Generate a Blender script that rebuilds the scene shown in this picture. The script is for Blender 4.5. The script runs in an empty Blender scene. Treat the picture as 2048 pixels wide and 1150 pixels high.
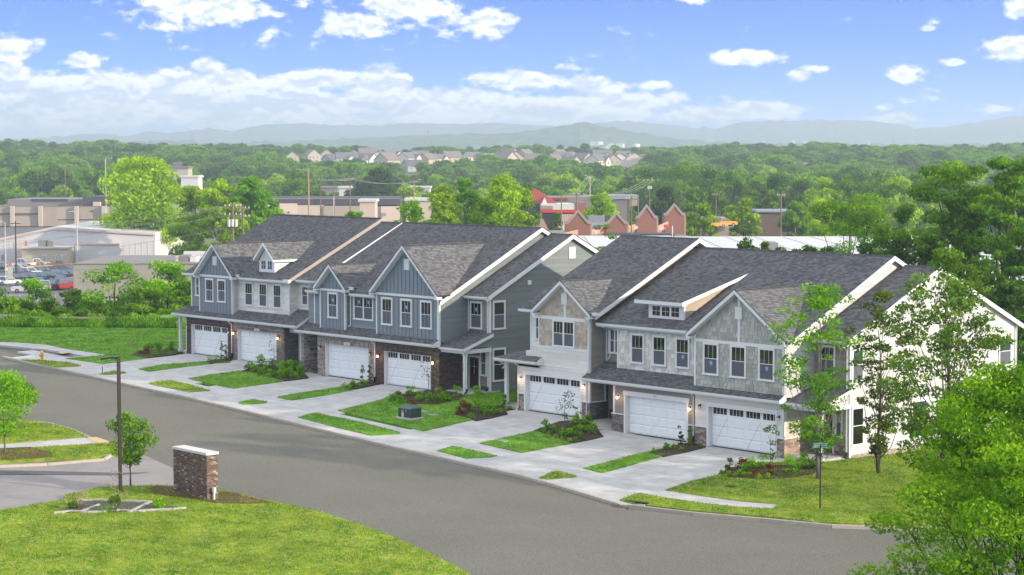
import bpy, bmesh, math, random
import numpy as np
from mathutils import Vector, Matrix
from mathutils.geometry import tessellate_polygon

R = math.radians
SC = bpy.context.scene
COL = SC.collection
rng = np.random.default_rng(7)
random.seed(7)

# ------------------------------------------------------------------ camera
CAMP = Vector((128.05, -82.65, 15.09))
YAW, PITCH, ROLL, FOC = R(47.976), R(3.830), R(-0.080), 3982.0
cd = bpy.data.cameras.new('camera')
cam = bpy.data.objects.new('camera', cd); COL.objects.link(cam)
FW = Vector((-math.sin(YAW)*math.cos(PITCH), math.cos(YAW)*math.cos(PITCH), -math.sin(PITCH)))
_r = Vector((math.cos(YAW), math.sin(YAW), 0)); _u = _r.cross(FW)
RT = _r*math.cos(ROLL)+_u*math.sin(ROLL); UP = _u*math.cos(ROLL)-_r*math.sin(ROLL)
cam.matrix_world = Matrix(((RT.x, UP.x, -FW.x, CAMP.x), (RT.y, UP.y, -FW.y, CAMP.y), (RT.z, UP.z, -FW.z, CAMP.z), (0, 0, 0, 1)))
cd.sensor_width = 36.0; cd.lens = 36.0*FOC/2048.0
cd.clip_start = 1.0; cd.clip_end = 40000.0
SC.camera = cam

# ------------------------------------------------------------------ light
SUN_EL, SUN_AZ = R(15.5), R(24.0)            # azimuth from +X towards +Y
sd = bpy.data.lights.new('sun', 'SUN'); sd.energy = 2.0; sd.angle = R(0.7); sd.color = (1.0, 0.86, 0.68)
sun = bpy.data.objects.new('sun', sd); COL.objects.link(sun)
SDIR = Vector((math.cos(SUN_EL)*math.cos(SUN_AZ), math.cos(SUN_EL)*math.sin(SUN_AZ), math.sin(SUN_EL)))
sun.rotation_euler = SDIR.to_track_quat('Z', 'Y').to_euler()
sun.location = (80, 0, 60)
SC.view_settings.view_transform = 'Standard'
SC.view_settings.look = 'None'
SC.view_settings.gamma = 1.0
SC.view_settings.use_curve_mapping = False
SC.view_settings.exposure = 1.66
SC.render.engine = 'CYCLES'
SC.cycles.use_denoising = True
SC.cycles.max_bounces = 6; SC.cycles.diffuse_bounces = 3; SC.cycles.glossy_bounces = 2
SC.cycles.transparent_max_bounces = 12; SC.cycles.volume_bounces = 0
SC.cycles.sample_clamp_indirect = 6.0

SKY_STRENGTH = 0.15
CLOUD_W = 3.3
wd = bpy.data.worlds.new('World'); SC.world = wd; wd.use_nodes = True
nt = wd.node_tree; nt.nodes.clear()
def N(t, **k):
    n = nt.nodes.new(t)
    for a, b in k.items():
        if a == 'ins':
            for i, v in b.items():
                if hasattr(v, 'is_output') or isinstance(v, bpy.types.NodeSocket): nt.links.new(v, n.inputs[i])
                else: n.inputs[i].default_value = v
        else: setattr(n, a, b)
    return n
def M(op, a, b=None, c=None, clamp=False):
    d = {0: a}
    if b is not None: d[1] = b
    if c is not None: d[2] = c
    return N('ShaderNodeMath', operation=op, use_clamp=clamp, ins=d).outputs[0]
def smooth(x, a, b):
    n = N('ShaderNodeMapRange', interpolation_type='SMOOTHSTEP', ins={0: x, 1: a, 2: b, 3: 0.0, 4: 1.0})
    return n.outputs[0]
tc = N('ShaderNodeTexCoord')
sep = N('ShaderNodeSeparateXYZ', ins={0: tc.outputs['Generated']})
zc = M('MAXIMUM', sep.outputs[2], -0.02)
zz = M('MULTIPLY_ADD', zc, 6.5, 0.07)
vec = N('ShaderNodeCombineXYZ', ins={0: sep.outputs[0], 1: sep.outputs[1], 2: zz}).outputs[0]
sky = N('ShaderNodeTexSky', sky_type='NISHITA', sun_disc=False, sun_elevation=SUN_EL, sun_rotation=math.pi/2-SUN_AZ,
        altitude=200.0, air_density=1.0, dust_density=0.4, ozone_density=2.0, ins={0: vec})
az = M('ARCTAN2', sep.outputs[1], sep.outputs[0])           # radians, ccw from +X
AZ0 = math.pi/2+YAW
azr = M('MULTIPLY', M('SUBTRACT', az, AZ0), -1.0)            # to the right of the street axis view direction
el = sep.outputs[2]
P2 = N('ShaderNodeCombineXYZ', ins={0: M('MULTIPLY', azr, 11.0), 1: M('MULTIPLY', el, 19.0), 2: 0.0}).outputs[0]
def fbm(off, scale, det, rough=0.58, w=None):
    mp = N('ShaderNodeVectorMath', operation='ADD', ins={0: P2, 1: off})
    return N('ShaderNodeTexNoise', noise_dimensions='3D', ins={'Vector': mp.outputs[0], 'Scale': scale, 'Detail': det, 'Roughness': rough, 'Lacunarity': 2.1}).outputs[0]
# individual clouds: (pixel x, pixel y, half width, half height, strength), turned into azimuth / elevation
CL = [(420, 8, 210, 62, 1.0), (545, 60, 50, 36, .5), (706, 55, 78, 26, .8), (840, 15, 120, 26, .9), (955, 48, 78, 34, .9), (1385, 0, 60, 14, .8),
      (1490, 116, 84, 23, 1.0), (2040, 30, 50, 24, 1.0), (2012, 104, 62, 32, 1.0), (1800, 152, 56, 22, .8), (1600, 153, 24, 12, .6), (1650, 141, 40, 9, .6),
      (1904, 131, 30, 10, .7), (1846, 67, 22, 7, .6), (10, 105, 95, 34, 1.0), (165, 125, 58, 20, .9), (418, 135, 36, 18, .8), (20, 150, 50, 26, .8),
      (1040, 158, 90, 26, 1.0), (1180, 172, 66, 20, .9), (1115, 137, 42, 9, .6), (1310, 170, 40, 12, .6), (760, 165, 60, 34, .9), (640, 158, 90, 26, .8),
      (1525, 222, 76, 20, .9), (1990, 222, 62, 16, .8), (1420, 230, 110, 18, .7), (1760, 215, 26, 11, .6), (1790, 240, 90, 10, .5), (1250, 205, 110, 22, .6),
      (300, 165, 330, 30, .8), (250, 215, 420, 42, .85), (700, 215, 330, 36, .85), (900, 195, 120, 18, .7), (1050, 225, 250, 22, .7), (100, 185, 160, 20, .8), (1170, 236, 60, 10, .4)]
mask = None
for (cx, cy, hw, hh, st) in CL:
    a0 = math.atan((cx-1024)/FOC); e0 = (308-cy)/FOC
    dx = M('MULTIPLY', M('SUBTRACT', azr, a0), FOC/hw)
    dy = M('MULTIPLY', M('SUBTRACT', el, e0), FOC/hh)
    q = M('SUBTRACT', 1.0, M('SQRT', M('ADD', M('MULTIPLY', dx, dx), M('MULTIPLY', dy, dy))))
    q = M('MULTIPLY', M('MAXIMUM', q, -0.6), st)
    mask = q if mask is None else N('ShaderNodeMath', operation='SMOOTH_MAX', ins={0: mask, 1: q, 2: 0.12}).outputs[0]
n1 = fbm((3.1, 1.7, 0.4), 3.4, 10.0, 0.60)
n2 = fbm((3.1, 1.7+0.05, 0.4), 3.4, 6.0, 0.58)
n3 = fbm((13.1, 7.7, 5.4), 11.0, 8.0, 0.62)
# outside the frame: near-full bright cloud cover, added to raise the ambient light
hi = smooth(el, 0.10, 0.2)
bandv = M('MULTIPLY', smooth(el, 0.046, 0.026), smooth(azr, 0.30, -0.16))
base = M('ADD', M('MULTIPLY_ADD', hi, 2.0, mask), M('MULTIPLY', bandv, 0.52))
dens = M('ADD', M('MULTIPLY', M('SUBTRACT', n1, 0.5), 3.1), M('MULTIPLY', base, 1.25))
dens = M('ADD', dens, M('MULTIPLY', M('SUBTRACT', n3, 0.5), 1.15))
cov = smooth(dens, 0.04, 0.66)
shade = smooth(M('SUBTRACT', n1, n2), -0.06, 0.06)
thick = M('MULTIPLY', smooth(dens, 0.55, 1.7), M('SUBTRACT', 1.0, hi))  # added cover overhead gets no grey thickening, so its fill stays bright
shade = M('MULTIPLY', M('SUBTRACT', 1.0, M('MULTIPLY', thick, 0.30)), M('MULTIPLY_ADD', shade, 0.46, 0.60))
shade = M('ADD', shade, M('MULTIPLY', M('SUBTRACT', n3, 0.5), 0.5))
ccol = N('ShaderNodeMix', data_type='RGBA', ins={0: smooth(shade, 0.42, 1.0), 6: (0.47, 0.55, 0.74, 1), 7: (0.97, 0.98, 1.0, 1)}).outputs[2]
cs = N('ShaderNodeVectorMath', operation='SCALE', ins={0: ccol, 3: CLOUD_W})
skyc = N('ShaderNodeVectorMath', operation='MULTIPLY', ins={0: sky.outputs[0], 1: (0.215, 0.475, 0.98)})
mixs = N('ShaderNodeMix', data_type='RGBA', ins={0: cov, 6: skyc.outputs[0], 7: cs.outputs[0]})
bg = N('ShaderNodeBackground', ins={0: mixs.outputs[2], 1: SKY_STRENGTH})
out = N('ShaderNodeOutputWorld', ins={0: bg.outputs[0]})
wd.cycles.sampling_method = 'MANUAL'; wd.cycles.sample_map_resolution = 512

# ------------------------------------------------------------------ materials
MATS = {}
def mat(name, col, rough=0.8, tint=0.0, noise=0.0, nscale=3.0, bump=0.0, bscale=40.0, spec=0.3, metal=0.0, col2=None, stretch=None, emit=None, trans=0.0, haszone=None, noise2=0.0, n2scale=0.3, col3=None, objvar=0.0):
    """Procedural material: base colour, per-piece tint (vertex attribute), noise mottling and bump."""
    if name in MATS: return MATS[name]
    m = bpy.data.materials.new(name); m.use_nodes = True
    t = m.node_tree; t.nodes.clear()
    def n(ty, ins=None, **k):
        x = t.nodes.new(ty)
        for a, b in k.items(): setattr(x, a, b)
        for i, v in (ins or {}).items():
            if isinstance(v, bpy.types.NodeSocket): t.links.new(v, x.inputs[i])
            else: x.inputs[i].default_value = v
        return x
    c = n('ShaderNodeRGB'); c.outputs[0].default_value = (*col, 1)
    cur = c.outputs[0]
    geo = n('ShaderNodeNewGeometry')
    pos = geo.outputs['Position']
    if stretch:
        pos = n('ShaderNodeVectorMath', {0: pos, 1: stretch}, operation='MULTIPLY').outputs[0]
    if tint:
        at = n('ShaderNodeAttribute', attribute_name='tint')
        if col2:
            rmp = n('ShaderNodeMix', {0: at.outputs['Fac'], 6: cur, 7: (*col2, 1)}, data_type='RGBA')
            cur = rmp.outputs[2]
            if col3:
                f3 = n('ShaderNodeMapRange', {0: at.outputs['Fac'], 1: 0.91, 2: 0.95, 3: 0.0, 4: 1.0})
                cur = n('ShaderNodeMix', {0: f3.outputs[0], 6: cur, 7: (*col3, 1)}, data_type='RGBA').outputs[2]
        f = n('ShaderNodeMapRange', {0: at.outputs['Fac'], 1: 0.0, 2: 1.0, 3: 1.0-tint, 4: 1.0+tint})
        cur = n('ShaderNodeVectorMath', {0: cur, 3: f.outputs[0]}, operation='SCALE').outputs[0]
    elif col2:
        nn = n('ShaderNodeTexNoise', {'Vector': pos, 'Scale': nscale, 'Detail': 6.0, 'Roughness': 0.62})
        f = n('ShaderNodeMapRange', {0: nn.outputs[0], 1: 0.38, 2: 0.62, 3: 0.0, 4: 1.0})
        cur = n('ShaderNodeMix', {0: f.outputs[0], 6: cur, 7: (*col2, 1)}, data_type='RGBA').outputs[2]
    if noise:
        nn = n('ShaderNodeTexNoise', {'Vector': pos, 'Scale': nscale*1.7, 'Detail': 7.0, 'Roughness': 0.65})
        f = n('ShaderNodeMapRange', {0: nn.outputs[0], 1: 0.3, 2: 0.7, 3: 1.0-noise, 4: 1.0+noise})
        cur = n('ShaderNodeVectorMath', {0: cur, 3: f.outputs[0]}, operation='SCALE').outputs[0]
    if noise2:
        nn = n('ShaderNodeTexNoise', {'Vector': geo.outputs['Position'], 'Scale': n2scale, 'Detail': 4.0, 'Roughness': 0.6})
        f = n('ShaderNodeMapRange', {0: nn.outputs[0], 1: 0.35, 2: 0.65, 3: 1.0-noise2, 4: 1.0+noise2})
        cur = n('ShaderNodeVectorMath', {0: cur, 3: f.outputs[0]}, operation='SCALE').outputs[0]
    if objvar:
        oi = n('ShaderNodeObjectInfo')
        f = n('ShaderNodeMapRange', {0: oi.outputs['Random'], 1: 0.0, 2: 1.0, 3: 1.0-objvar, 4: 1.0+objvar})
        cur = n('ShaderNodeVectorMath', {0: cur, 3: f.outputs[0]}, operation='SCALE').outputs[0]
    nrm = None
    if bump:
        bn = n('ShaderNodeTexNoise', {'Vector': pos, 'Scale': bscale, 'Detail': 4.0, 'Roughness': 0.6})
        nrm = n('ShaderNodeBump', {'Strength': bump, 'Distance': 0.03, 'Height': bn.outputs[0]}).outputs[0]
    o = n('ShaderNodeOutputMaterial')
    if trans:
        d = n('ShaderNodeBsdfDiffuse', {0: cur})
        tl = n('ShaderNodeBsdfTranslucent', {0: n('ShaderNodeVectorMath', {0: cur, 1: (1.25, 1.35, 0.6)}, operation='MULTIPLY').outputs[0]})
        mx = n('ShaderNodeMixShader', {0: trans, 1: d.outputs[0], 2: tl.outputs[0]})
        t.links.new(mx.outputs[0], o.inputs[0])
    else:
        b = n('ShaderNodeBsdfPrincipled', {'Base Color': cur, 'Roughness': rough, 'Metallic': metal, 'Specular IOR Level': spec})
        if nrm is not None: t.links.new(nrm, b.inputs['Normal'])
        if emit:
            b.inputs['Emission Color'].default_value = (*emit[0], 1); b.inputs['Emission Strength'].default_value = emit[1]
        t.links.new(b.outputs[0], o.inputs[0])
    MATS[name] = m
    return m
def glass_mat():
    m = bpy.data.materials.new('window_glass'); m.use_nodes = True; t = m.node_tree; t.nodes.clear()
    f = t.nodes.new('ShaderNodeFresnel'); f.inputs[0].default_value = 1.6
    a = t.nodes.new('ShaderNodeMath'); a.operation = 'MULTIPLY_ADD'; a.inputs[1].default_value = 1.0; a.inputs[2].default_value = 0.06; t.links.new(f.outputs[0], a.inputs[0])
    tr = t.nodes.new('ShaderNodeBsdfTransparent'); tr.inputs[0].default_value = (.72, .76, .76, 1)
    g = t.nodes.new('ShaderNodeBsdfGlossy'); g.inputs[1].default_value = 0.03
    mx = t.nodes.new('ShaderNodeMixShader'); t.links.new(a.outputs[0], mx.inputs[0]); t.links.new(tr.outputs[0], mx.inputs[1]); t.links.new(g.outputs[0], mx.inputs[2])
    o = t.nodes.new('ShaderNodeOutputMaterial'); t.links.new(mx.outputs[0], o.inputs[0])
    MATS['glass'] = m
    return m
GLASS = glass_mat()

# ------------------------------------------------------------------ mesh helpers
def V(*a): return Vector(a)
X_, Y_, Z_ = V(1, 0, 0), V(0, 1, 0), V(0, 0, 1)
class MB:
    def __init__(s): s.v = []; s.f = []; s.t = []
    def face(s, pts, t=0.5):
        i = len(s.v); s.v.extend([tuple(p) for p in pts]); s.f.append(tuple(range(i, i+len(pts)))); s.t.append(t)
    def hexa(s, b, tp, t=0.5):
        """bottom 4 points (ccw seen from above), top 4 points"""
        i = len(s.v); s.v.extend([tuple(p) for p in b]); s.v.extend([tuple(p) for p in tp]); n = len(b)
        s.f.append(tuple(i+k for k in reversed(range(n)))); s.f.append(tuple(i+n+k for k in range(n))); s.t += [t, t]
        for k in range(n):
            j = (k+1) % n; s.f.append((i+k, i+j, i+n+j, i+n+k)); s.t.append(t)
    def box(s, x0, y0, z0, x1, y1, z1, t=0.5):
        s.hexa([(x0, y0, z0), (x1, y0, z0), (x1, y1, z0), (x0, y1, z0)], [(x0, y0, z1), (x1, y0, z1), (x1, y1, z1), (x0, y1, z1)], t)
    def prism(s, pts, d, t=0.5):
        """extrude polygon pts by vector d"""
        s.hexa([Vector(p) for p in pts], [Vector(p)+Vector(d) for p in pts], t)
    def fbox(s, o, u, v, n, u0, v0, u1, v1, h0, h1, t=0.5):
        """box in the frame of a wall plane: rectangle u0..u1, v0..v1, height h0..h1 along n"""
        q = [o+u*a+v*b for a, b in ((u0, v0), (u1, v0), (u1, v1), (u0, v1))]
        s.hexa([p+n*h0 for p in q], [p+n*h1 for p in q], t)
    def beam(s, a, b, w, h, up=Z_, t=0.5):
        a = Vector(a); b = Vector(b); d = (b-a).normalized(); sd_ = d.cross(up).normalized(); u2 = sd_.cross(d)
        q = [sd_*w/2, sd_*-w/2, sd_*-w/2+u2*-h, sd_*w/2+u2*-h]
        s.hexa([a+k for k in q], [b+k for k in q], t)
    def tube(s, pts, r, n=6, t=0.5, cap=True):
        pts = [Vector(p) for p in pts]; rr = r if isinstance(r, (list, tuple)) else [r]*len(pts)
        i0 = len(s.v); pr = None
        for k, p in enumerate(pts):
            d = (pts[min(k+1, len(pts)-1)]-pts[max(k-1, 0)]).normalized()
            a = d.cross(Z_ if abs(d.z) < .95 else X_).normalized() if pr is None else (pr-d*pr.dot(d)).normalized()
            pr = a; b = d.cross(a)
            for j in range(n):
                th = 2*math.pi*j/n; q = p+(a*math.cos(th)+b*math.sin(th))*rr[k]; s.v.append(tuple(q))
        for k in range(len(pts)-1):
            for j in range(n):
                a0 = i0+k*n+j; a1 = i0+k*n+(j+1) % n; s.f.append((a0, a1, a1+n, a0+n)); s.t.append(t)
        if cap:
            s.f.append(tuple(i0+j for j in reversed(range(n)))); s.f.append(tuple(i0+(len(pts)-1)*n+j for j in range(n))); s.t += [t, t]
    def obj(s, name, m, parent=None, kind=None, smooth_=False, loc=None):
        me = bpy.data.meshes.new(name); me.from_pydata(s.v, [], s.f)
        a = me.attributes.new('tint', 'FLOAT', 'FACE'); a.data.foreach_set('value', np.array(s.t, dtype=np.float32))
        me.materials.append(m)
        if smooth_: me.polygons.foreach_set('use_smooth', [True]*len(s.f))
        o = bpy.data.objects.new(name, me); COL.objects.link(o)
        if parent is not None:
            o.parent = parent
            if parent.get('wloc') is not None: o.location = -Vector(parent['wloc'])
        if loc is not None: o.location = loc
        if kind: o['kind'] = kind
        return o
def quads_np(name, Vv, tint, m, parent=None, kind=None, k=4, loc=None):
    """Vv: (n*k,3) array of separate k-gons"""
    n = len(Vv)//k
    me = bpy.data.meshes.new(name)
    me.vertices.add(n*k); me.vertices.foreach_set('co', Vv.astype(np.float32).ravel())
    me.loops.add(n*k); me.loops.foreach_set('vertex_index', np.arange(n*k, dtype=np.int32))
    me.polygons.add(n); me.polygons.foreach_set('loop_start', np.arange(0, n*k, k, dtype=np.int32))
    me.update(calc_edges=True)
    a = me.attributes.new('tint', 'FLOAT', 'FACE'); a.data.foreach_set('value', tint.astype(np.float32))
    me.materials.append(m)
    o = bpy.data.objects.new(name, me); COL.objects.link(o)
    if parent is not None: o.parent = parent
    if loc is not None: o.location = loc
    if kind: o['kind'] = kind
    return o
def thing(name, label, cat, loc=(0, 0, 0), group=None, rz=0.0):
    o = bpy.data.objects.new(name, None); COL.objects.link(o); o.location = loc; o.rotation_euler = (0, 0, rz)
    o['label'] = label; o['category'] = cat
    if group: o['group'] = group
    o.empty_display_size = 0.3
    return o
def tag(o, label, cat, group=None):
    o['label'] = label; o['category'] = cat
    if group: o['group'] = group
    return o
def thing_at(name, label, cat, loc, group=None):
    """a thing whose parts are given in world coordinates (they are shifted back by its base)"""
    o = thing(name, label, cat, loc, group); o['wloc'] = tuple(loc); return o
def kids(o): return [c for c in bpy.data.objects if c.parent == o]
def copy_tree(o, tree, parent=None):
    c = o.copy(); COL.objects.link(c)
    if parent is not None: c.parent = parent
    for ch in tree.get(o.name, []): copy_tree(ch, tree, c)
    return c
def child_map(root):
    mp = {}
    def rec(o):
        mp[o.name] = [c for c in o.children]
        for c in o.children: rec(c)
    bpy.context.view_layer.update(); rec(root); return mp
def clip(poly, a, b, lo, hi):
    """clip convex uv polygon to lo<=coord a<=hi"""
    for sgn, lim in ((1, lo), (-1, -hi)):
        out_ = []; n = len(poly)
        for i in range(n):
            p, q = poly[i], poly[(i+1) % n]; dp = sgn*p[a]-lim; dq = sgn*q[a]-lim
            if dp >= 0: out_.append(p)
            if (dp >= 0) != (dq >= 0):
                k = dp/(dp-dq); out_.append((p[0]+(q[0]-p[0])*k, p[1]+(q[1]-p[1])*k))
        poly = out_
        if len(poly) < 3: return []
    return poly
def pieces(mb, o, u, v, n, poly, ch, ln, h=0.012, tilt=0.0, gu=0.006, gv=0.006, tr=(0.0, 1.0), hj=0.0, stag=None, vj=0.0, bi=None):
    """lay rows of separate pieces (bricks, shingles, boards) over a convex polygon of a plane"""
    vs = [p[1] for p in poly]; v0 = min(vs); v1 = max(vs); r = 0; vv = v0
    while vv < v1-1e-4:
        c = ch*(1+random.uniform(-vj, vj)) if vj else ch
        row = clip(poly, 1, None, vv, min(vv+c-gv, v1))
        if len(row) >= 3:
            us = [p[0] for p in row]; ua = min(us); ub = max(us)
            L = ln if not isinstance(ln, tuple) else None
            x = ua-(((r % 2)*0.5*L if stag is None else random.random()*L) if L else random.uniform(0, ln[1]))
            if L: x = math.floor(ua/L)*L-((r % 2)*0.5*L if stag is None else random.random()*L)
            while x < ub-1e-4:
                l = L if L else random.uniform(*ln)
                if x+l > ua:
                    a, b = max(x, ua-1), min(x+l-gu, ub+1)
                    pc = clip(row, 0, None, a, b)
                    if len(pc) >= 3:
                        hh = h+random.uniform(0, hj); t = random.uniform(*tr) if bi is None else (random.uniform(.12, .38) if random.random() < bi else random.uniform(.5, .9))
                        bs = [o+u*p[0]+v*p[1] for p in pc]
                        tp = [bs[k]+n*(hh*(1-tilt*min(1, (pc[k][1]-vv)/c))) for k in range(len(pc))]
                        i = len(mb.v); m_ = len(pc); mb.v.extend([tuple(q) for q in bs]); mb.v.extend([tuple(q) for q in tp])
                        mb.f.append(tuple(i+m_+k for k in range(m_))); mb.t.append(t)
                        for k in range(m_):
                            j = (k+1) % m_; mb.f.append((i+k, i+j, i+m_+j, i+m_+k)); mb.t.append(t)
                x += l
        vv += c; r += 1
def rect(a, b, c, d): return [(a, b), (c, b), (c, d), (a, d)]
# ------------------------------------------------------------------ ground height
_zx = [-60, -1, 12, 15, 30.5, 36, 43.2, 45.3, 60, 75, 120]
_zz = [.5, 0, 0, -.3, -.35, -.77, -.8, -1.3, -1.38, -1.9, -3.0]
def zb(x): return float(np.interp(x, _zx, _zz))
def zw(x): return -.38-.0272*max(-45.0, min(130.0, x))
def sm(t): t = max(0.0, min(1.0, t)); return t*t*(3-2*t)
def s_of(x, y): return (x-CAMP.x)*-math.sin(YAW)+(y-CAMP.y)*math.cos(YAW)
def r_of(x, y): return (x-CAMP.x)*math.cos(YAW)+(y-CAMP.y)*math.sin(YAW)
def G(x, y):
    if y >= 0: g = zb(x)
    elif y > -8: k = -y/8; g = zb(x)*(1-k)+(zw(x)+.14)*k
    elif y > -12: k = (-8-y)/4; g = (zw(x)+.14)*(1-k)+zw(x)*k
    else: g = zw(x)
    s = s_of(x, y)
    t = max(sm((y-26)/42.0), sm((s-184)/50.0))
    if t > 0:
        px = 1024+FOC*r_of(x, y)/max(s, 50)
        f = float(np.interp(s, [150, 850, 1100, 1400, 1700, 2000, 2500, 3500, 20000], [-10, -10, -4, 5, 10, 6, -3, -9, -9]))
        f += 4*sm((620-px)/350.0)*math.exp(-((s-1750)/420.0)**2)
        g = g*(1-t)+f*t
    return g
def pray(px, py): return FW+RT*((px-1024)/FOC)+UP*((575-py)/FOC)
def gp(px, py, off=0.0):
    d = pray(px, py); z = -1.0
    for _ in range(40):
        k = (z-CAMP.z)/d.z; p = CAMP+d*k; z = .5*z+.5*(G(p.x, p.y)+off)
    return V(p.x, p.y, G(p.x, p.y)+off)
def at(px, D, z=None):
    """ground point D metres ahead of the lens, px = bearing"""
    d = pray(px, 575); k = D/d.dot(FW); p = CAMP+d*k
    # use horizontal forward distance
    fh = V(-math.sin(YAW), math.cos(YAW), 0); rh = V(math.cos(YAW), math.sin(YAW), 0)
    p = V(CAMP.x, CAMP.y, 0)+fh*D+rh*(D*(px-1024)/FOC)
    p.z = G(p.x, p.y) if z is None else z
    return p
def zy(py, D): return CAMP.z-(py-308.4)*D/FOC

def sheet(name, poly, off, m, step=1.5, skirt=0.25, kind='structure', parent=None, jit=0.0):
    """ground patch that follows the terrain, with side faces"""
    bm = bmesh.new()
    vs = [bm.verts.new((p[0], p[1], 0)) for p in poly]
    bm.faces.new(vs)
    bmesh.ops.triangulate(bm, faces=bm.faces[:])
    xs = [p[0] for p in poly]; ys = [p[1] for p in poly]
    for ax, lo, hi in ((0, min(xs), max(xs)), (1, min(ys), max(ys))):
        c = math.floor(lo/step)*step+step
        while c < hi:
            no = (1, 0, 0) if ax == 0 else (0, 1, 0); co = (c, 0, 0) if ax == 0 else (0, c, 0)
            bmesh.ops.bisect_plane(bm, geom=bm.verts[:]+bm.edges[:]+bm.faces[:], plane_co=co, plane_no=no, dist=1e-4)
            c += step
    for v_ in bm.verts: v_.co.z = G(v_.co.x, v_.co.y)+off
    bm.normal_update()
    if sum(f.normal.z for f in bm.faces) < 0: bmesh.ops.reverse_faces(bm, faces=bm.faces[:])
    if skirt:
        be = [e for e in bm.edges if e.is_boundary]
        r_ = bmesh.ops.extrude_edge_only(bm, edges=be)
        for g in r_['geom']:
            if isinstance(g, bmesh.types.BMVert): g.co.z -= skirt
    me = bpy.data.meshes.new(name); bm.to_mesh(me); bm.free()
    me.materials.append(m)
    o = bpy.data.objects.new(name, me); COL.objects.link(o)
    if kind: o['kind'] = kind
    if parent is not None:
        o.parent = parent
        if parent.get('wloc') is not None: o.location = -Vector(parent['wloc'])
    return o

# ------------------------------------------------------------------ ground materials
M_ROAD = mat('asphalt', (.126, .122, .098), rough=.93, noise=.5, nscale=11.0, noise2=.07, n2scale=.18, bump=.8, bscale=14.0, col2=(.165, .160, .134))
M_ROAD2 = mat('worn_asphalt', (.26, .24, .235), rough=.92, noise=.05, nscale=1.4, noise2=.10, n2scale=.35, bump=.25, bscale=30.0)
M_CONC = mat('concrete', (.46, .455, .445), rough=.88, noise=.07, nscale=.9, noise2=.13, n2scale=.9, bump=.15, bscale=20, stretch=(.3, 2.0, 1.0), objvar=.05)
M_CURB = mat('curb_concrete', (.42, .37, .31), rough=.9, noise=.12, nscale=2.5, bump=.2, objvar=.08)
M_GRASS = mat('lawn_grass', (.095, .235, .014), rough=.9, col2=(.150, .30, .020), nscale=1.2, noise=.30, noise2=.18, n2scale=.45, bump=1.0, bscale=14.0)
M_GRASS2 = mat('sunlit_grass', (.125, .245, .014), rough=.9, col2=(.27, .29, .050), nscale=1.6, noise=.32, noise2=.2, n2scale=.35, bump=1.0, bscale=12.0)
M_FIELD = mat('field_grass', (.07, .11, .03), rough=.95, col2=(.13, .13, .06), nscale=.03, noise=.3, noise2=.25, n2scale=.01)
M_MULCH = mat('bark_mulch', (.040, .022, .017), rough=.95, noise=.5, nscale=14.0, bump=1.0, bscale=30.0, col2=(.075, .042, .03))
M_MULCH2 = mat('red_bark_mulch', (.085, .038, .022), rough=.95, noise=.45, nscale=14.0, bump=1.0, bscale=30.0, col2=(.13, .065, .04))
M_TAC = mat('warning_paver', (.55, .40, .20), rough=.85, noise=.1)
M_LOT = mat('parking_asphalt', (.13, .13, .13), rough=.9, noise=.12, nscale=.3)

# base terrain out to the horizon
def terrain():
    ss = [2, 20, 40, 60, 75, 90, 100, 110, 120, 130, 140, 150, 160, 170, 176, 182, 188, 194, 200, 206, 212, 218, 226, 236, 260, 300, 380, 480, 600, 750, 850, 920, 1000, 1100, 1200, 1300, 1400, 1500, 1600, 1700, 1800, 1900, 2000, 2150, 2300, 2500, 2800, 3200, 3800, 5000, 7000, 10000, 16000]
    fr = np.linspace(-.62, .62, 81)
    vs = []; fs = []
    for s in ss:
        for a in fr:
            w = a*max(s, 110)
            x = CAMP.x-math.sin(YAW)*s+math.cos(YAW)*w; y = CAMP.y+math.cos(YAW)*s+math.sin(YAW)*w
            vs.append((x, y, G(x, y)-.34))
    n = len(fr)
    for i in range(len(ss)-1):
        for j in range(n-1):
            fs.append((i*n+j, i*n+j+1, (i+1)*n+j+1, (i+1)*n+j))
    me = bpy.data.meshes.new('ground'); me.from_pydata(vs, [], fs); me.materials.append(M_FIELD)
    o = bpy.data.objects.new('ground', me); COL.objects.link(o); o['kind'] = 'structure'
terrain()
def P(*pts): return [tuple(gp(*p)[:2]) for p in pts]
def z3(pts): return [(x/4.107, 620+y/4.107) for x, y in pts]
def z5(pts): return [(380+x/3.71, 650+y/3.71) for x, y in pts]
def z6(pts): return [(780+x/3.485, 730+y/3.485) for x, y in pts]
def z7(pts): return [(1200+x/3.413, 820+y/3.413) for x, y in pts]
def z4(pts): return [(x/2.555, 700+y/2.555) for x, y in pts]

# road
road = sheet('road', [(-70, -60), (40, -62), (60, -46), (92, -52), (120, -40), (130, -10), (112, 6), (88, 2), (74, -6.2), (70, -9.9), (60.5, -14.3), (58.8, -13.4), (52, -12.3), (39.6, -12.0), (30, -11.4), (19.5, -10.9), (-7, -10.5), (-7, -2), (-20, 4), (-70, 12)], -.13, M_ROAD, step=4.0, skirt=0.15)
# lighter side street on the left with its patched strips
side = sheet('side_road', P((-260, 918), (0, 924), (120, 920), (200, 911), (240, 905), (285, 905), (345, 932), (352, 977), (240, 975), (130, 1003), (0, 1026), (-260, 1060)), -.105, M_ROAD2, step=3.0, skirt=.03)
M_PATCH = mat('tar_patch', (.10, .10, .11), rough=.9, noise=.2, nscale=2.0)
sheet('side_road_patch', P((-100, 936), (80, 938), (235, 942), (300, 941), (235, 947), (100, 946), (-100, 946)), -.09, M_PATCH, step=3.0, skirt=0)
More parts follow.
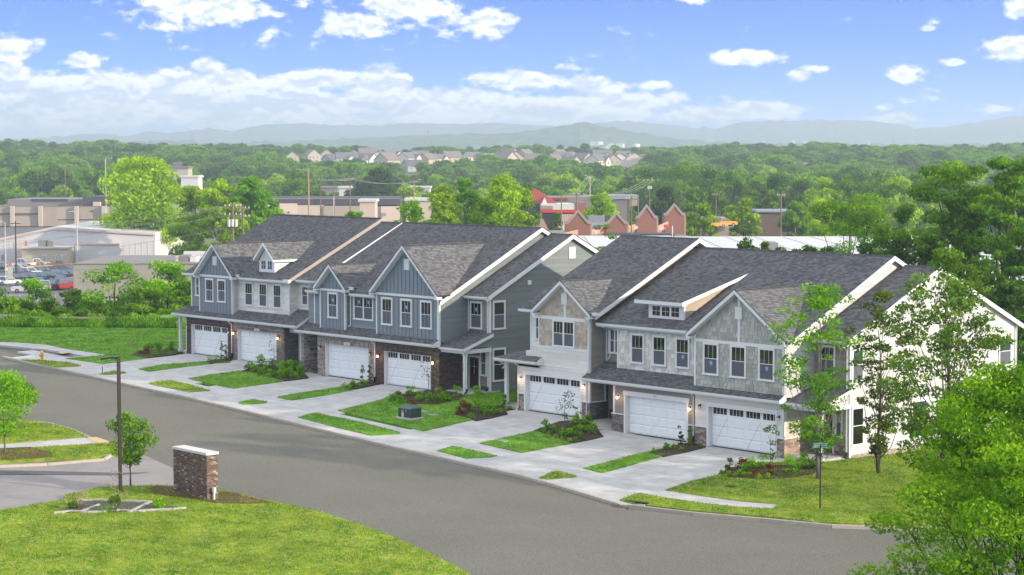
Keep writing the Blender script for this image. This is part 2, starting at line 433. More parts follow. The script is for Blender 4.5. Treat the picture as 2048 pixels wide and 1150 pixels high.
# concrete slabs: driveway, walk and apron are laid slab by slab
def inner(x): return float(np.interp(x, [-12, 0, 12, 23.7, 38, 46, 53.5, 59, 61], [-7.6, -7.75, -7.9, -7.95, -8.45, -8.3, -9.0, -10.0, -10.2]))
def outer(x): return float(np.interp(x, [-12, 15.8, 29, 38, 46, 53, 58.5, 61], [-9.0, -9.1, -9.85, -9.9, -10.0, -10.65, -11.4, -11.7]))
def curb(x): return float(np.interp(x, [-9, 19.5, 30, 39.6, 52, 58.8, 61], [-10.8, -11.2, -11.75, -12.3, -12.6, -13.7, -14.1]))
_slabs = {}
def slab_strip(name, xa, xb, ya, yb, nx, ny, off=0.0, g=.022):
    root = bpy.data.objects.new(name, None); COL.objects.link(root); root['kind'] = 'structure'
    fa = ya if callable(ya) else (lambda x: ya); fb = yb if callable(yb) else (lambda x: yb)
    mx = lambda i: xa+(xb-xa)*i/nx
    for i in range(nx):
        for j in range(ny):
            x0, x1 = mx(i)+g/2, mx(i+1)-g/2; q = []
            for x, jj in ((x0, j), (x1, j), (x1, j+1), (x0, j+1)):
                y = fa(x)+(fb(x)-fa(x))*jj/ny+(g/2 if jj == j else -g/2); q.append((x, y))
            mb = MB(); ps = [V(x, y, G(x, y)+off) for x, y in q]
            mb.hexa([p-Z_*.16 for p in ps], ps)
            mb.obj('slab', M_CONC, root)
    return root
slab_strip('driveway', -.45, 5.65, lambda x: inner(x), .34, 3, 4)
slab_strip('driveway', 5.75, 12.6, lambda x: inner(x), .34, 3, 4)
slab_strip('driveway', 14.3, 22.6, lambda x: inner(x), .34, 4, 4)
slab_strip('driveway', 22.7, 29.3, lambda x: inner(x), .34, 3, 4)
slab_strip('driveway', 36.6, 44.6, lambda x: inner(x), .34, 4, 4)
slab_strip('driveway', 44.7, 52.0, lambda x: inner(x), .34, 3, 4)
slab_strip('driveway', 52.1, 59.0, lambda x: inner(x), .34, 3, 4)
slab_strip('sidewalk', -10.5, 60.4, outer, inner, 46, 1)
slab_strip('driveway_apron', -8.0, 60.2, curb, outer, 22, 1)
slab_strip('porch_walk', 12.6, 14.25, -1.2, 1.9, 1, 1)
slab_strip('porch_floor', 29.3, 31.5, 0.4, 3.35, 1, 2, off=.12)
slab_strip('porch_floor', 34.3, 36.8, 0.4, 3.35, 1, 2, off=.04)
slab_strip('porch_floor', 43.3, 45.2, -.1, 1.7, 1, 1, off=.04)
slab_strip('porch_floor', 58.4, 60.6, 0.2, 3.35, 1, 2, off=.12)
slab_strip('porch_floor', -2.2, -.6, 0.2, 3.35, 1, 2, off=.05)
# far left walk that curves round the end of the street, and the right-hand end of the walk
sheet('far_sidewalk', P(*z3([(-900, 240), (0, 262), (200, 270), (380, 285), (560, 322), (760, 350), (900, 370), (550, 402), (380, 397), (690, 378), (560, 350), (330, 318), (150, 300), (0, 288), (-900, 262)])), .0, M_CONC, step=3.0)
sheet('sidewalk_end', P(*z7([(160, 500), (260, 570), (430, 600), (700, 640), (960, 668), (1180, 678), (1215, 645), (1000, 630), (700, 590), (445, 550), (300, 505)])), .008, M_CONC, step=2.0)
sheet('island_sidewalk', P((-260, 898), (0, 889), (175, 875), (190, 874), (222, 884), (215, 888), (180, 886), (0, 899), (-260, 912)), .0, M_CONC, step=2.0)
sheet('curb_ramp', P((172, 876), (192, 874), (222, 884), (198, 887)), .012, M_TAC, step=2.0, skirt=0)
sheet('curb_ramp', P((114, 705), (128, 703), (140, 706), (124, 708)), .02, M_TAC, step=2.0, skirt=0)
# darker asphalt band at the end of the street
sheet('road_patch', P(*z3([(0, 292), (150, 304), (330, 322), (560, 355), (680, 376), (560, 384), (400, 360), (200, 325), (0, 303)])), -.112, M_PATCH, step=2.0, skirt=0)

# ------------------------------------------------------------------ lawns
LAWNS = []
def lawn(poly, m, off=.05, dens=1.0): 
    o = sheet('lawn', poly, off, m, step=1.5, skirt=.2); LAWNS.append((poly, m, off, dens)); return o
lawn(P(*z3([(-1300, 128), (0, 137), (900, 148), (1530, 160), (1530, 330), (1440, 368), (1180, 402), (850, 445), (545, 400), (890, 372), (760, 350), (560, 322), (380, 285), (200, 270), (0, 262), (-1300, 245)])), M_GRASS)
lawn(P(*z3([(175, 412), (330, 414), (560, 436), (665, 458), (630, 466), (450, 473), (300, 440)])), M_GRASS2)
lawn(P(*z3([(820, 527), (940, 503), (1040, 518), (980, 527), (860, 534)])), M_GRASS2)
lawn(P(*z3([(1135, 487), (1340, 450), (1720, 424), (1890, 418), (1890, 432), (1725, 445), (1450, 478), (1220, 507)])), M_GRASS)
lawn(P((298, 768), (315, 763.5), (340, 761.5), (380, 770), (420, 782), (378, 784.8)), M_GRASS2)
lawn(P(*z5([(-10, 400), (150, 372), (330, 348), (400, 340), (700, 300), (880, 395), (700, 420), (325, 473), (150, 440)])), M_GRASS)
lawn(P(*z5([(357, 580), (400, 566), (470, 555), (570, 572), (560, 582), (400, 592)])), M_GRASS)
lawn(P(*z5([(645, 538), (800, 508), (1110, 463), (1370, 415), (1395, 440), (1190, 487), (1000, 525), (750, 561)])), M_GRASS)
lawn(P((676, 822), (757, 802), (790, 788), (860, 790), (925, 770), (1030, 762), (1100, 770), (1034, 806), (1010, 822), (955, 838), (847, 863), (760, 843)), M_GRASS)
lawn(P(*z5([(805, 688), (860, 668), (930, 655), (1250, 720), (1560, 800), (1540, 810), (1350, 823), (1100, 765)])), M_GRASS)
lawn(P(*z6([(327, 600), (440, 568), (745, 635), (700, 645), (530, 655)])), M_GRASS)
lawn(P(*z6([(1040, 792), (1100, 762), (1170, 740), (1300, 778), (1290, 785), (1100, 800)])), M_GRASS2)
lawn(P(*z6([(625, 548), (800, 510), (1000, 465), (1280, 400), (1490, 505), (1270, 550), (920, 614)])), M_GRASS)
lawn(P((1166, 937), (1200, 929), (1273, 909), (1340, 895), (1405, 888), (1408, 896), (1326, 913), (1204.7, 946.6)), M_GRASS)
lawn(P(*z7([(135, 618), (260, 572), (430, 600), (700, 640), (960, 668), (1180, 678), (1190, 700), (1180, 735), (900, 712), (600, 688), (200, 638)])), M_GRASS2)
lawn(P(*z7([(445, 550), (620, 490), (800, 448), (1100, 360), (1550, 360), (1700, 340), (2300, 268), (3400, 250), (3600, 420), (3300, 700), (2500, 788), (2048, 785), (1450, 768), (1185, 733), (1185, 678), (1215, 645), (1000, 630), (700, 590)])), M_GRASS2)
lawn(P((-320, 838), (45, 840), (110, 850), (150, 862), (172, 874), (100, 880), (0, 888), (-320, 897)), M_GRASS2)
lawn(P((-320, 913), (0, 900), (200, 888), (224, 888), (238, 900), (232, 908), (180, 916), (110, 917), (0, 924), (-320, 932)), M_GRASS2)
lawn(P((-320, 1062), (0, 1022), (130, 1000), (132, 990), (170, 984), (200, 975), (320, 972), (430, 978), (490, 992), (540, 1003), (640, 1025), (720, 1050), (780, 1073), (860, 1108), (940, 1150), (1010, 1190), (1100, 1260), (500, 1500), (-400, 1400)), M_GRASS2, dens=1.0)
# behind the row, so that a step to the side still finds grass there
lawn([(-3, 18.4), (31.5, 18.4), (31.5, 40), (-30, 40), (-30, 12), (-3, 12)], M_GRASS)
lawn([(31.4, 3), (34, 3), (34, 1), (36.8, 1), (36.8, 18.0), (62, 18.2), (62, 40), (31.4, 40)], M_GRASS)

def bed(poly, m=None, off=.075): return sheet('mulch_bed', poly, off, m or M_MULCH, step=.8, skirt=.1)
bed(P(*z3([(1075, 375), (1130, 345), (1200, 335), (1400, 325), (1500, 338), (1440, 372), (1190, 400)])))
bed(P(*z3([(1700, 430), (1725, 420), (1890, 400), (1905, 412), (1880, 428), (1725, 446)])))
bed(P(*z5([(380, 350), (500, 300), (830, 330), (880, 398), (700, 420), (560, 372)])))
bed(P(*z5([(1150, 468), (1240, 440), (1400, 420), (1410, 440), (1300, 465), (1190, 486)])))
bed(P(*z5([(1460, 560), (1540, 525), (1700, 500), (2000, 470), (2080, 520), (1990, 560), (1820, 596), (1640, 588)])))
bed(P(*z6([(440, 350), (560, 300), (700, 290), (790, 290), (820, 345), (700, 375), (600, 392), (520, 368)])))
bed(P(*z6([(1005, 462), (1180, 400), (1330, 385), (1440, 430), (1490, 505), (1380, 530), (1280, 548), (1150, 505)])))
bed(P(*z7([(335, 300), (560, 235), (640, 232), (722, 256), (600, 288), (435, 322)])))
bed(P(*z7([(810, 440), (900, 400), (1050, 375), (1200, 385), (1500, 385), (1510, 410), (1450, 445), (1300, 470), (1080, 480), (900, 465)])))
bed(P((-120, 918), (0, 899), (60, 896), (100, 905), (108, 915), (60, 919), (0, 922), (-120, 930)), M_MULCH2)
bed(P((27, 856), (44, 852), (62, 854), (50, 858), (33, 858)), M_MULCH2)
bed(P((298, 979), (312, 974), (345, 974), (430, 985), (470, 988), (543, 1007), (500, 1010), (430, 1008), (370, 998), (310, 990)), M_MULCH2)

# curbs in sections
def curb_run(pts, m=M_CURB, w=.16, h=.15, top=.03, seg=3.0, name='curb'):
    root = bpy.data.objects.new(name, None); COL.objects.link(root); root['kind'] = 'structure'
    pts = [Vector((p[0], p[1], 0)) for p in pts]
    # resample
    d = [0]; 
    for a, b in zip(pts, pts[1:]): d.append(d[-1]+(b-a).length)
    n = max(1, int(d[-1]/seg))
    def f(t):
        for i in range(len(pts)-1):
            if t <= d[i+1]+1e-6: return pts[i].lerp(pts[i+1], (t-d[i])/(d[i+1]-d[i]))
        return pts[-1]
    for i in range(n):
        a = f(d[-1]*i/n+.01); b = f(d[-1]*(i+1)/n-.01); dr = (b-a).normalized(); sd_ = V(-dr.y, dr.x, 0)*w/2
        q = [a+sd_, a-sd_, b-sd_, b+sd_]; q = [V(p.x, p.y, G(p.x, p.y)+top) for p in q]
        mb = MB(); mb.hexa([p-Z_*(h+.1) for p in q], q); mb.obj('curb_stone', m, root)
curb_run(P(*z7([(190, 648), (400, 675), (600, 697), (960, 730), (1220, 750), (1450, 778), (1640, 790), (2048, 803), (2600, 800)])))
curb_run([(x, curb(x)-.12) for x in range(-9, 61, 3)], w=.24, top=.012)
curb_run(P((-300, 842), (45, 838), (112, 848), (155, 862), (180, 875)), mat('grey_curb', (.32, .32, .31), noise=.1))
curb_run(P((240, 898), (236, 911), (190, 922), (120, 926), (0, 932), (-300, 942)))
# ------------------------------------------------------------------ house materials
M_TRIM = mat('white_trim', (.68, .68, .675), rough=.55, noise=.02, nscale=2.0)
M_GUT = mat('white_gutter', (.66, .66, .65), rough=.4)
M_SOFF = mat('soffit', (.60, .61, .60), rough=.7)
M_SH = mat('asphalt_shingle', (.152, .151, .158), rough=.95, tint=.42, noise=.16, nscale=9.0, bump=.5, bscale=120, spec=.15, noise2=.05, n2scale=.8)
M_DECK = mat('roof_deck', (.055, .053, .055), rough=.95)
M_RIDGE = mat('ridge_cap', (.06, .058, .062), rough=.95, tint=.3, noise=.2)
def siding(name, c, **k): return mat(name, c, rough=.7, tint=.10 if 'shake' not in name else .20, noise=.05, nscale=4.0, bump=.15, bscale=60, **k)
M_BLUE = siding('blue_grey_siding', (.205, .235, .262))
M_BLUED = siding('blue_grey_batten', (.195, .225, .25))
M_OFF = siding('off_white_siding', (.66, .635, .59))
M_BACK = {}
M_TANS = siding('tan_shake', (.44, .37, .30))
M_WSH = siding('pale_shake', (.60, .575, .53))
M_GSH = siding('grey_shake', (.385, .38, .345))
M_TAUP = siding('taupe_siding', (.25, .225, .197))
M_SLATE = siding('slate_siding', (.175, .195, .198))
M_WHIT = siding('white_siding', (.52, .51, .50))
M_CREAM = siding('cream_siding', (.50, .455, .39))
M_MORT = mat('mortar', (.34, .31, .28), rough=.95, noise=.1)
M_MORTD = mat('grey_mortar', (.26, .235, .22), rough=.95, noise=.1)
def bricks(name, a, b, c=None): return mat(name, a, rough=.9, tint=.18, col2=b, col3=c, noise=.18, nscale=8, bump=.3, bscale=50)
M_BR1 = bricks('brown_brick', (.055, .036, .032), (.135, .078, .062))
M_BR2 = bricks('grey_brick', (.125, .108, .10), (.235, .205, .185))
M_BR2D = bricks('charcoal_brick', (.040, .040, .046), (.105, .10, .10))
M_BR3 = bricks('buff_brick', (.235, .19, .16), (.42, .36, .31), (.13, .10, .09))
M_ST = bricks('tan_stone', (.17, .135, .115), (.40, .33, .27), (.13, .11, .10))
M_STW = bricks('warm_stone', (.26, .185, .14), (.46, .35, .27), (.18, .14, .12))
M_DOOR = mat('garage_door_white', (.76, .78, .79), rough=.55, noise=.02, nscale=1.5)
M_GASK = mat('rubber_seal', (.02, .02, .02), rough=.8)
M_DARK = mat('dark_interior', (.03, .032, .035), rough=.6)
M_DARKB = mat('dim_room_reflection', (.15, .14, .09), rough=.8, col2=(.06, .085, .05), nscale=1.3)  # greenish reflection of the panes put into the room backing's colour
M_SCR = mat('insect_screen', (.095, .105, .12), rough=.75, noise=.06, nscale=3)
M_BLIND = mat('window_blind', (.42, .45, .38), rough=.7)
M_FDOOR = mat('brown_front_door', (.045, .022, .016), rough=.45, noise=.1)
M_BLK = mat('black_metal', (.015, .013, .012), rough=.4)
M_RUST = mat('copper_metal', (.12, .05, .03), rough=.4)
M_LAMP = mat('lit_lamp_glass', (.9, .8, .6), rough=.4, emit=((1.0, .62, .40), 2.2))
M_LAMPO = mat('unlit_lamp_glass', (.55, .6, .62), rough=.2)
M_STICK = mat('window_sticker', (.55, .62, .70), rough=.5)
M_BLUEST = mat('blue_sticker', (.10, .22, .42), rough=.5)
M_REDL = mat('drip_edge', (.10, .035, .03), rough=.5)
M_DDRIP = mat('dark_drip_edge', (.02, .02, .025), rough=.5)

FY = (X_, Z_, -Y_)          # front plane frame (faces the street)
FX = (Y_, Z_, X_)           # side plane frame (faces right end of the row)

class Unit:
    def __init__(s, label, x, z):
        s.t = thing_at('townhouse', label, 'townhouse', (x, 0, z), 'townhouses in the two blocks along the street')
        s.sh = MB(); s.deck = MB(); s.wall = MB(); s.mat_mb = {}; s.cap = MB()
    def mb(s, name, m):
        k = (name, m.name)
        if k not in s.mat_mb: s.mat_mb[k] = (MB(), m, name)
        return s.mat_mb[k][0]
    def part(s, name, mb, m, **k): return mb.obj(name, m, s.t, **k)
    def finish(s, wallm):
        s.wall.obj('wall', wallm, s.t)
        s.deck.obj('roof', M_DECK, s.t)
        s.sh.obj('roof_shingles', M_SH, s.t, kind='stuff')
        if s.cap.f: s.cap.obj('ridge_shingles', M_RIDGE, s.t, kind='stuff')
        for (mb, m, name) in s.mat_mb.values():
            if mb.f: mb.obj(name, m, s.t, kind='stuff')
    # cladding -------------------------------------------------------
    def lap(s, fr, o, poly, m, course=.178):
        u, v, n = fr; pieces(s.mb('lap_siding', m), Vector(o), u, v, n, poly, course, (3.0, 3.66), h=.034, tilt=.9, gu=.004, gv=.0)
    def shake(s, fr, o, poly, m):
        u, v, n = fr; pieces(s.mb('shake_siding', m), Vector(o), u, v, n, poly, .235, (.18, .38), h=.028, hj=.018, tilt=.75, gu=.018, gv=.0)
    def brick(s, fr, o, poly, m, mort=None, sold=None):
        u, v, n = fr; pieces(s.mb('brick_cladding', m), Vector(o), u, v, n, poly, .0762, .203, h=.010, gu=.011, gv=.011)
    def stone(s, fr, o, poly, m):
        u, v, n = fr; pieces(s.mb('stone_cladding', m), Vector(o), u, v, n, poly, .105, (.18, .42), h=.012, hj=.012, gu=.008, gv=.009, vj=0.0)
    def soldier(s, fr, o, poly, m):
        u, v, n = fr; pieces(s.mb('brick_cladding', m), Vector(o), u, v, n, poly, .203, .0762, h=.014, gu=.011, gv=.0, stag=None)
    def batten(s, fr, o, uvtop, u0, u1, v0, m, sp=.405):
        """vertical battens: uvtop(u) gives the top; every batten is a part"""
        u, v, n = fr; o = Vector(o); a = u0+sp*.6
        while a < u1-.05:
            t = uvtop(a)
            if t > v0+.15:
                mb = MB(); mb.fbox(o, u, v, n, a-.028, v0, a+.028, t, .0, .036); s.part('batten', mb, m)
            a += sp
    def board(s, name, fr, o, u0, v0, u1, v1, h0=.0, h1=.035, m=None):
        u, v, n = fr; mb = MB(); mb.fbox(Vector(o), u, v, n, u0, v0, u1, v1, h0, h1); return s.part(name, mb, m or M_TRIM)
    # roofs ----------------------------------------------------------
    def roofplane(s, pts, th=.13, shingle=True, ridge=False):
        """pts: planar convex polygon, first edge = eave (left to right seen from outside)"""
        p = [Vector(q) for q in pts]; u = (p[1]-p[0]).normalized()
        n = u.cross(p[2]-p[1]).normalized() if (p[2]-p[1]).length > 1e-3 else u.cross(p[3]-p[0]).normalized()
        if n.z < 0: n = -n
        v = n.cross(u).normalized()
        if v.z < 0: v = -v
        uv = [((q-p[0]).dot(u), (q-p[0]).dot(v)) for q in p]
        s.deck.hexa([q-n*th for q in p], p) if n.dot((p[1]-p[0]).cross(p[2]-p[0])) > 0 else s.deck.hexa([q-n*th for q in reversed(p)], list(reversed(p)))
        if shingle: pieces(s.sh, p[0]+n*.001, u, v, n, uv, .143, .22, h=.030, hj=.010, tilt=.95, gu=.006, gv=0, stag=True, bi=.42)
        else: pieces(s.sh, p[0]+n*.001, u, v, n, uv, .143, 3.0, h=.016, tilt=.9, gu=.004, gv=0)
    def main_roof(s, xa, xb, c, sl, ye, yr, ridge=True, back=True):
        zr = c+sl*yr; yb = 2*yr-ye
        s.roofplane([(xa, ye, c+sl*ye), (xb, ye, c+sl*ye), (xb, yr, zr), (xa, yr, zr)])
        if back: s.roofplane([(xb, yb, c+sl*ye), (xa, yb, c+sl*ye), (xa, yr, zr), (xb, yr, zr)], shingle=False)
        if ridge:
            x = xa
            while x < xb-.05:
                x2 = min(x+.22, xb); h = .03+random.uniform(0, .012)
                s.cap.hexa([(x, yr-.16, zr-.075), (x2, yr-.16, zr-.075), (x2, yr, zr+.005), (x, yr, zr+.005)], [(x, yr-.16, zr-.055+h), (x2, yr-.16, zr-.055), (x2, yr, zr+.025), (x, yr, zr+.025+h)], random.random())
                s.cap.hexa([(x, yr, zr), (x2, yr, zr), (x2, yr+.16, zr-.08), (x, yr+.16, zr-.08)], [(x, yr, zr+.02+h), (x2, yr, zr+.02), (x2, yr+.16, zr-.05), (x, yr+.16, zr-.05+h)], random.random())
                x = x2
    def body(s, xa, xb, yf, zb_, c, sl, yr, ye, yb=None):
        zf = c+sl*yf-.15; zr = c+sl*yr-.15; yb = yb or 2*yr-yf
        pts = [(xa, yf, zb_), (xa, yb, zb_), (xa, yb, c+sl*(2*yr-yb)-.15), (xa, yr, zr), (xa, yf, zf)]
        s.wall.prism(pts, (xb-xa, 0, 0))
    def rake(s, x, c, sl, ye, yr, side=1, w=.05, d=.24, back=True, m=None, sof=.3):
        """rake boards of the main gable at plane x (board's outer face), plus soffit"""
        zr = c+sl*yr; yb = 2*yr-ye; x0 = x-w if side > 0 else x+w
        for (a, b, za, zb2) in ((ye, yr, c+sl*ye, zr), (yr, yb, zr, c+sl*ye))[: 2 if back else 1]:
            mb = MB(); q = [V(min(x, x0), a, za-d), V(min(x, x0), b, zb2-d), V(min(x, x0), b, zb2+.012), V(min(x, x0), a, za+.012)]
            mb.prism(q, (w, 0, 0)); s.part('rake_board', mb, m or M_TRIM)
            if sof:
                mb = MB(); xs_ = x-w-sof if side > 0 else x+w
                q = [V(xs_, a, za-.17), V(xs_, b, zb2-.17), V(xs_, b, zb2-.135), V(xs_, a, za-.135)]
                mb.prism(q, (sof, 0, 0)); s.part('soffit', mb, M_SOFF)
    def gutter(s, xa, xb, y, z, d=.12, name='gutter'):
        mb = MB(); mb.box(xa, y-d, z-.13, xb, y, z-.015); mb.box(xa, y-d-.012, z-.02, xb, y-d+.012, z+.0); s.part(name, mb, M_GUT)
        mb = MB(); mb.box(xa+.02, y+.003, z-.22, xb-.02, y+.03, z-.04); s.part('fascia', mb, M_TRIM)
    def soffit(s, xa, xb, ya, yb, z):
        mb = MB(); mb.box(xa, ya, z-.03, xb, yb, z); s.part('soffit', mb, M_SOFF)
    def downspout(s, x, y, z1, z0, yo=0.4, dirn='y', kick=-.25, dark=0.0):
        """from the gutter outlet back to the wall and down"""
        mb = MB(); a = .045
        if dirn == 'y':
            pts = [V(x, y-yo, z1), V(x, y-yo+.02, z1-.12), V(x, y-.06, z1-.34), V(x, y-.06, z0+.1), V(x, y+kick, z0)]
        else:
            pts = [V(x+yo, y, z1), V(x+yo-.02, y, z1-.12), V(x+.06, y, z1-.34), V(x+.06, y, z0+.1), V(x+.3, y, z0)]
        mb.tube(pts, a, n=4); s.part('downspout', mb, M_GUT)
        if dark:
            mb = MB(); mb.tube([pts[3]+Z_*dark, pts[3], pts[4]], a+.02, n=6); s.part('drain_boot', mb, M_BLK)
    # cross gable ----------------------------------------------------
    def cross(s, xl, xr, ze, za, c, sl, y0=-.45, yw=0.0, wallm=None, ovl=None):
        """street-facing gable whose roof runs back into the main slope z=c+sl*y"""
        xc = (xl+xr)/2; yve = max((ze-c)/sl, y0+.1); yvr = (za-c)/sl
        s.roofplane([(xr, y0, ze), (xr, yve, ze), (xc, yvr, za), (xc, y0, za)])
        s.roofplane([(xl, yve, ze), (xl, y0, ze), (xc, y0, za), (xc, yvr, za)])
        # ridge caps
        y = y0
        while y < yvr-.1:
            y2 = min(y+.22, yvr); h = .03
            k = (za-ze)/((xr-xl)/2)
            for sg in (-1, 1):
                xx = xc+sg*.15
                q0 = [(xc, y, za+.02+h), (xc, y2, za+.02), (xx, y2, za-.15*k+.04), (xx, y, za-.15*k+.04+h)]
                s.cap.hexa([(a, b, cc-.04) for a, b, cc in q0], q0, random.random()) if sg > 0 else s.cap.hexa([(a, b, cc-.04) for a, b, cc in reversed(q0)], list(reversed(q0)), random.random())
            y = y2
        # attic body
        k = (za-ze)/((xr-xl)/2)
        # rake fascia (white) with dark drip edge, soffit under the overhang
        for sg, xe in ((-1, xl), (1, xr)):
            dv = .21
            mb = MB(); q = [V(xe, y0-.03, ze-dv), V(xc, y0-.03, za-dv-.02), V(xc, y0-.03, za+.005), V(xe, y0-.03, ze+.005)]
            if sg > 0: q.reverse()
            mb.prism(q, (0, .035, 0)); s.part('rake_board', mb, M_TRIM)
            mb = MB(); q = [V(xe-sg*-.02, y0-.05, ze+.004), V(xc, y0-.05, za+.006), V(xc, y0-.05, za+.035), V(xe-sg*-.02, y0-.05, ze+.033)]
            if sg > 0: q.reverse()
            mb.prism(q, (0, .05, 0)); s.part('drip_edge', mb, M_DDRIP)
            mb = MB(); q = [V(xe, y0, ze-.19), V(xc, y0, za-.19), V(xc, y0, za-.16), V(xe, y0, ze-.16)]
            if sg > 0: q.reverse()
            mb.prism(q, (0, yw-y0, 0)); s.part('soffit', mb, M_TRIM)
            # boxed return at the eave
            mb = MB(); xa, xb = (xe, xe+.30) if sg < 0 else (xe-.30, xe)
            mb.box(xa, y0-.028, ze-.27, xb, yw+.0, ze-.17); s.part('eave_return', mb, M_TRIM)
        return k
    def gwall(s, x0, x1, zb0, xl, xr, ze, za, y, d, mb):
        xc = (xl+xr)/2; k = (za-ze)/((xr-xl)/2)
        s.gtop = lambda a: za-abs(a-xc)*k-.185
        mb.prism([(x0, y, zb0), (x1, y, zb0), (x1, y, max(zb0+.01, s.gtop(x1))), (xc, y, s.gtop(xc)), (x0, y, max(zb0+.01, s.gtop(x0)))], (0, d, 0))
    def vent(s, fr, o, u0, v0, u1, v1):
        u, v, n = fr; o = Vector(o); mb = MB(); mb.fbox(o, u, v, n, u0, v0, u1, v1, 0, .05); f = s.part('gable_vent', mb, M_TRIM)
        k = 6; hh = (v1-v0-.16)/k
        for i in range(k):
            mb = MB(); a = v0+.08+hh*i
            q = [o+u*(u0+.07)+v*a+n*.075, o+u*(u1-.07)+v*a+n*.075, o+u*(u1-.07)+v*(a+hh*.75)+n*.051, o+u*(u0+.07)+v*(a+hh*.75)+n*.051]
            mb.hexa([p-n*.012 for p in q], q); mb.obj('louvre', M_TRIM, f)
    # windows --------------------------------------------------------
    def window(s, fr, o, u0, v0, u1, v1, n_=1, style='bars', sticker=None, trim=.10, slider=False, lower='screen'):
        u, v, n = fr; o = Vector(o); mb = MB(); T = trim; H = .055
        mb.fbox(o, u, v, n, u0, v1-T*1.15, u1, v1, 0, H+.01)
        mb.fbox(o, u, v, n, u0-.03, v0-.01, u1+.03, v0+T*.75, 0, H+.03)
        mb.fbox(o, u, v, n, u0, v0+T*.75, u0+T, v1-T*1.15, 0, H); mb.fbox(o, u, v, n, u1-T, v0+T*.75, u1, v1-T*1.15, 0, H)
        w = (u1-u0-2*T-(n_-1)*T*.8)/n_; segs = []
        for i in range(n_):
            a = u0+T+i*(w+T*.8); segs.append((a, a+w))
            if i: mb.fbox(o, u, v, n, a-T*.8, v0+T*.75, a, v1-T*1.15, 0, H)
        f = s.part('window', mb, M_TRIM)
        va, vb = v0+T*.75, v1-T*1.15; vm = va+(vb-va)*.52
        for (a, b) in segs:
            mb = MB(); mb.fbox(o, u, v, n, a, va, b, vb, .002, .006); mb.obj('reflection_backing', M_DARKB, f)
            mb = MB(); g = .03
            mb.fbox(o, u, v, n, a, va, b, va+g, .02, H-.01); mb.fbox(o, u, v, n, a, vm-.02, b, vm+.02, .02, H-.005); mb.fbox(o, u, v, n, a, vb-g, b, vb, .02, H-.01)
            mb.fbox(o, u, v, n, a, va+g, a+g, vm-.02, .02, H-.01); mb.fbox(o, u, v, n, b-g, va+g, b, vm-.02, .02, H-.01)
            mb.fbox(o, u, v, n, a, vm+.02, a+g, vb-g, .02, H-.01); mb.fbox(o, u, v, n, b-g, vm+.02, b, vb-g, .02, H-.01); mb.obj('sash', M_TRIM, f)
            mb = MB(); mb.fbox(o, u, v, n, a+g, vm+.02, b-g, vb-g, .034, .038); mb.obj('pane', GLASS, f)
            mb = MB(); mb.fbox(o, u, v, n, a+g, va+g, b-g, vm-.02, .030, .034); mb.obj('pane', M_SCR if lower == 'screen' else GLASS, f)
            if style in ('bars', 'both'):
                for k in (1, 2):
                    x = a+(b-a)*k/3; mb = MB(); mb.fbox(o, u, v, n, x-.008, vm+.02, x+.008, vb-g, .0382, .044); mb.obj('muntin', M_TRIM, f)
            if style in ('blind', 'both'):
                mb = MB(); y = vm+.03 if lower == 'screen' else va+.05
                while y < vb-.05:
                    q = [o+u*(a+.05)+v*y+n*.026, o+u*(b-.05)+v*y+n*.026, o+u*(b-.05)+v*(y+.03)+n*.012, o+u*(a+.05)+v*(y+.03)+n*.012]
                    mb.hexa([p-n*.003 for p in q], q); y += .055
                mb.obj('blind_slats', M_BLIND, f, kind='stuff')
            if sticker:
                mb = MB(); sx = a+(b-a)*.42; sy = vm+(vb-vm)*.28 if sticker == 'up' else va+(vm-va)*.55; e = .0385 if sticker == 'up' else .0345
                mb.fbox(o, u, v, n, sx, sy, sx+.22, sy+.26, e, e+.001); st_ = mb.obj('sticker', M_BLUEST, f)
                mb = MB()
                for (c1, c2) in (((.04, .20), (.10, .08)), ((.10, .08), (.18, .16)), ((.18, .16), (.12, .22))):
                    pa = o+u*(sx+c1[0])+v*(sy+c1[1])+n*(e+.0015); pb = o+u*(sx+c2[0])+v*(sy+c2[1])+n*(e+.0015)
                    mb.beam(pa, pb, .03, .0006, up=n)
                mb.obj('sticker_mark', M_STICK, f)
        return f
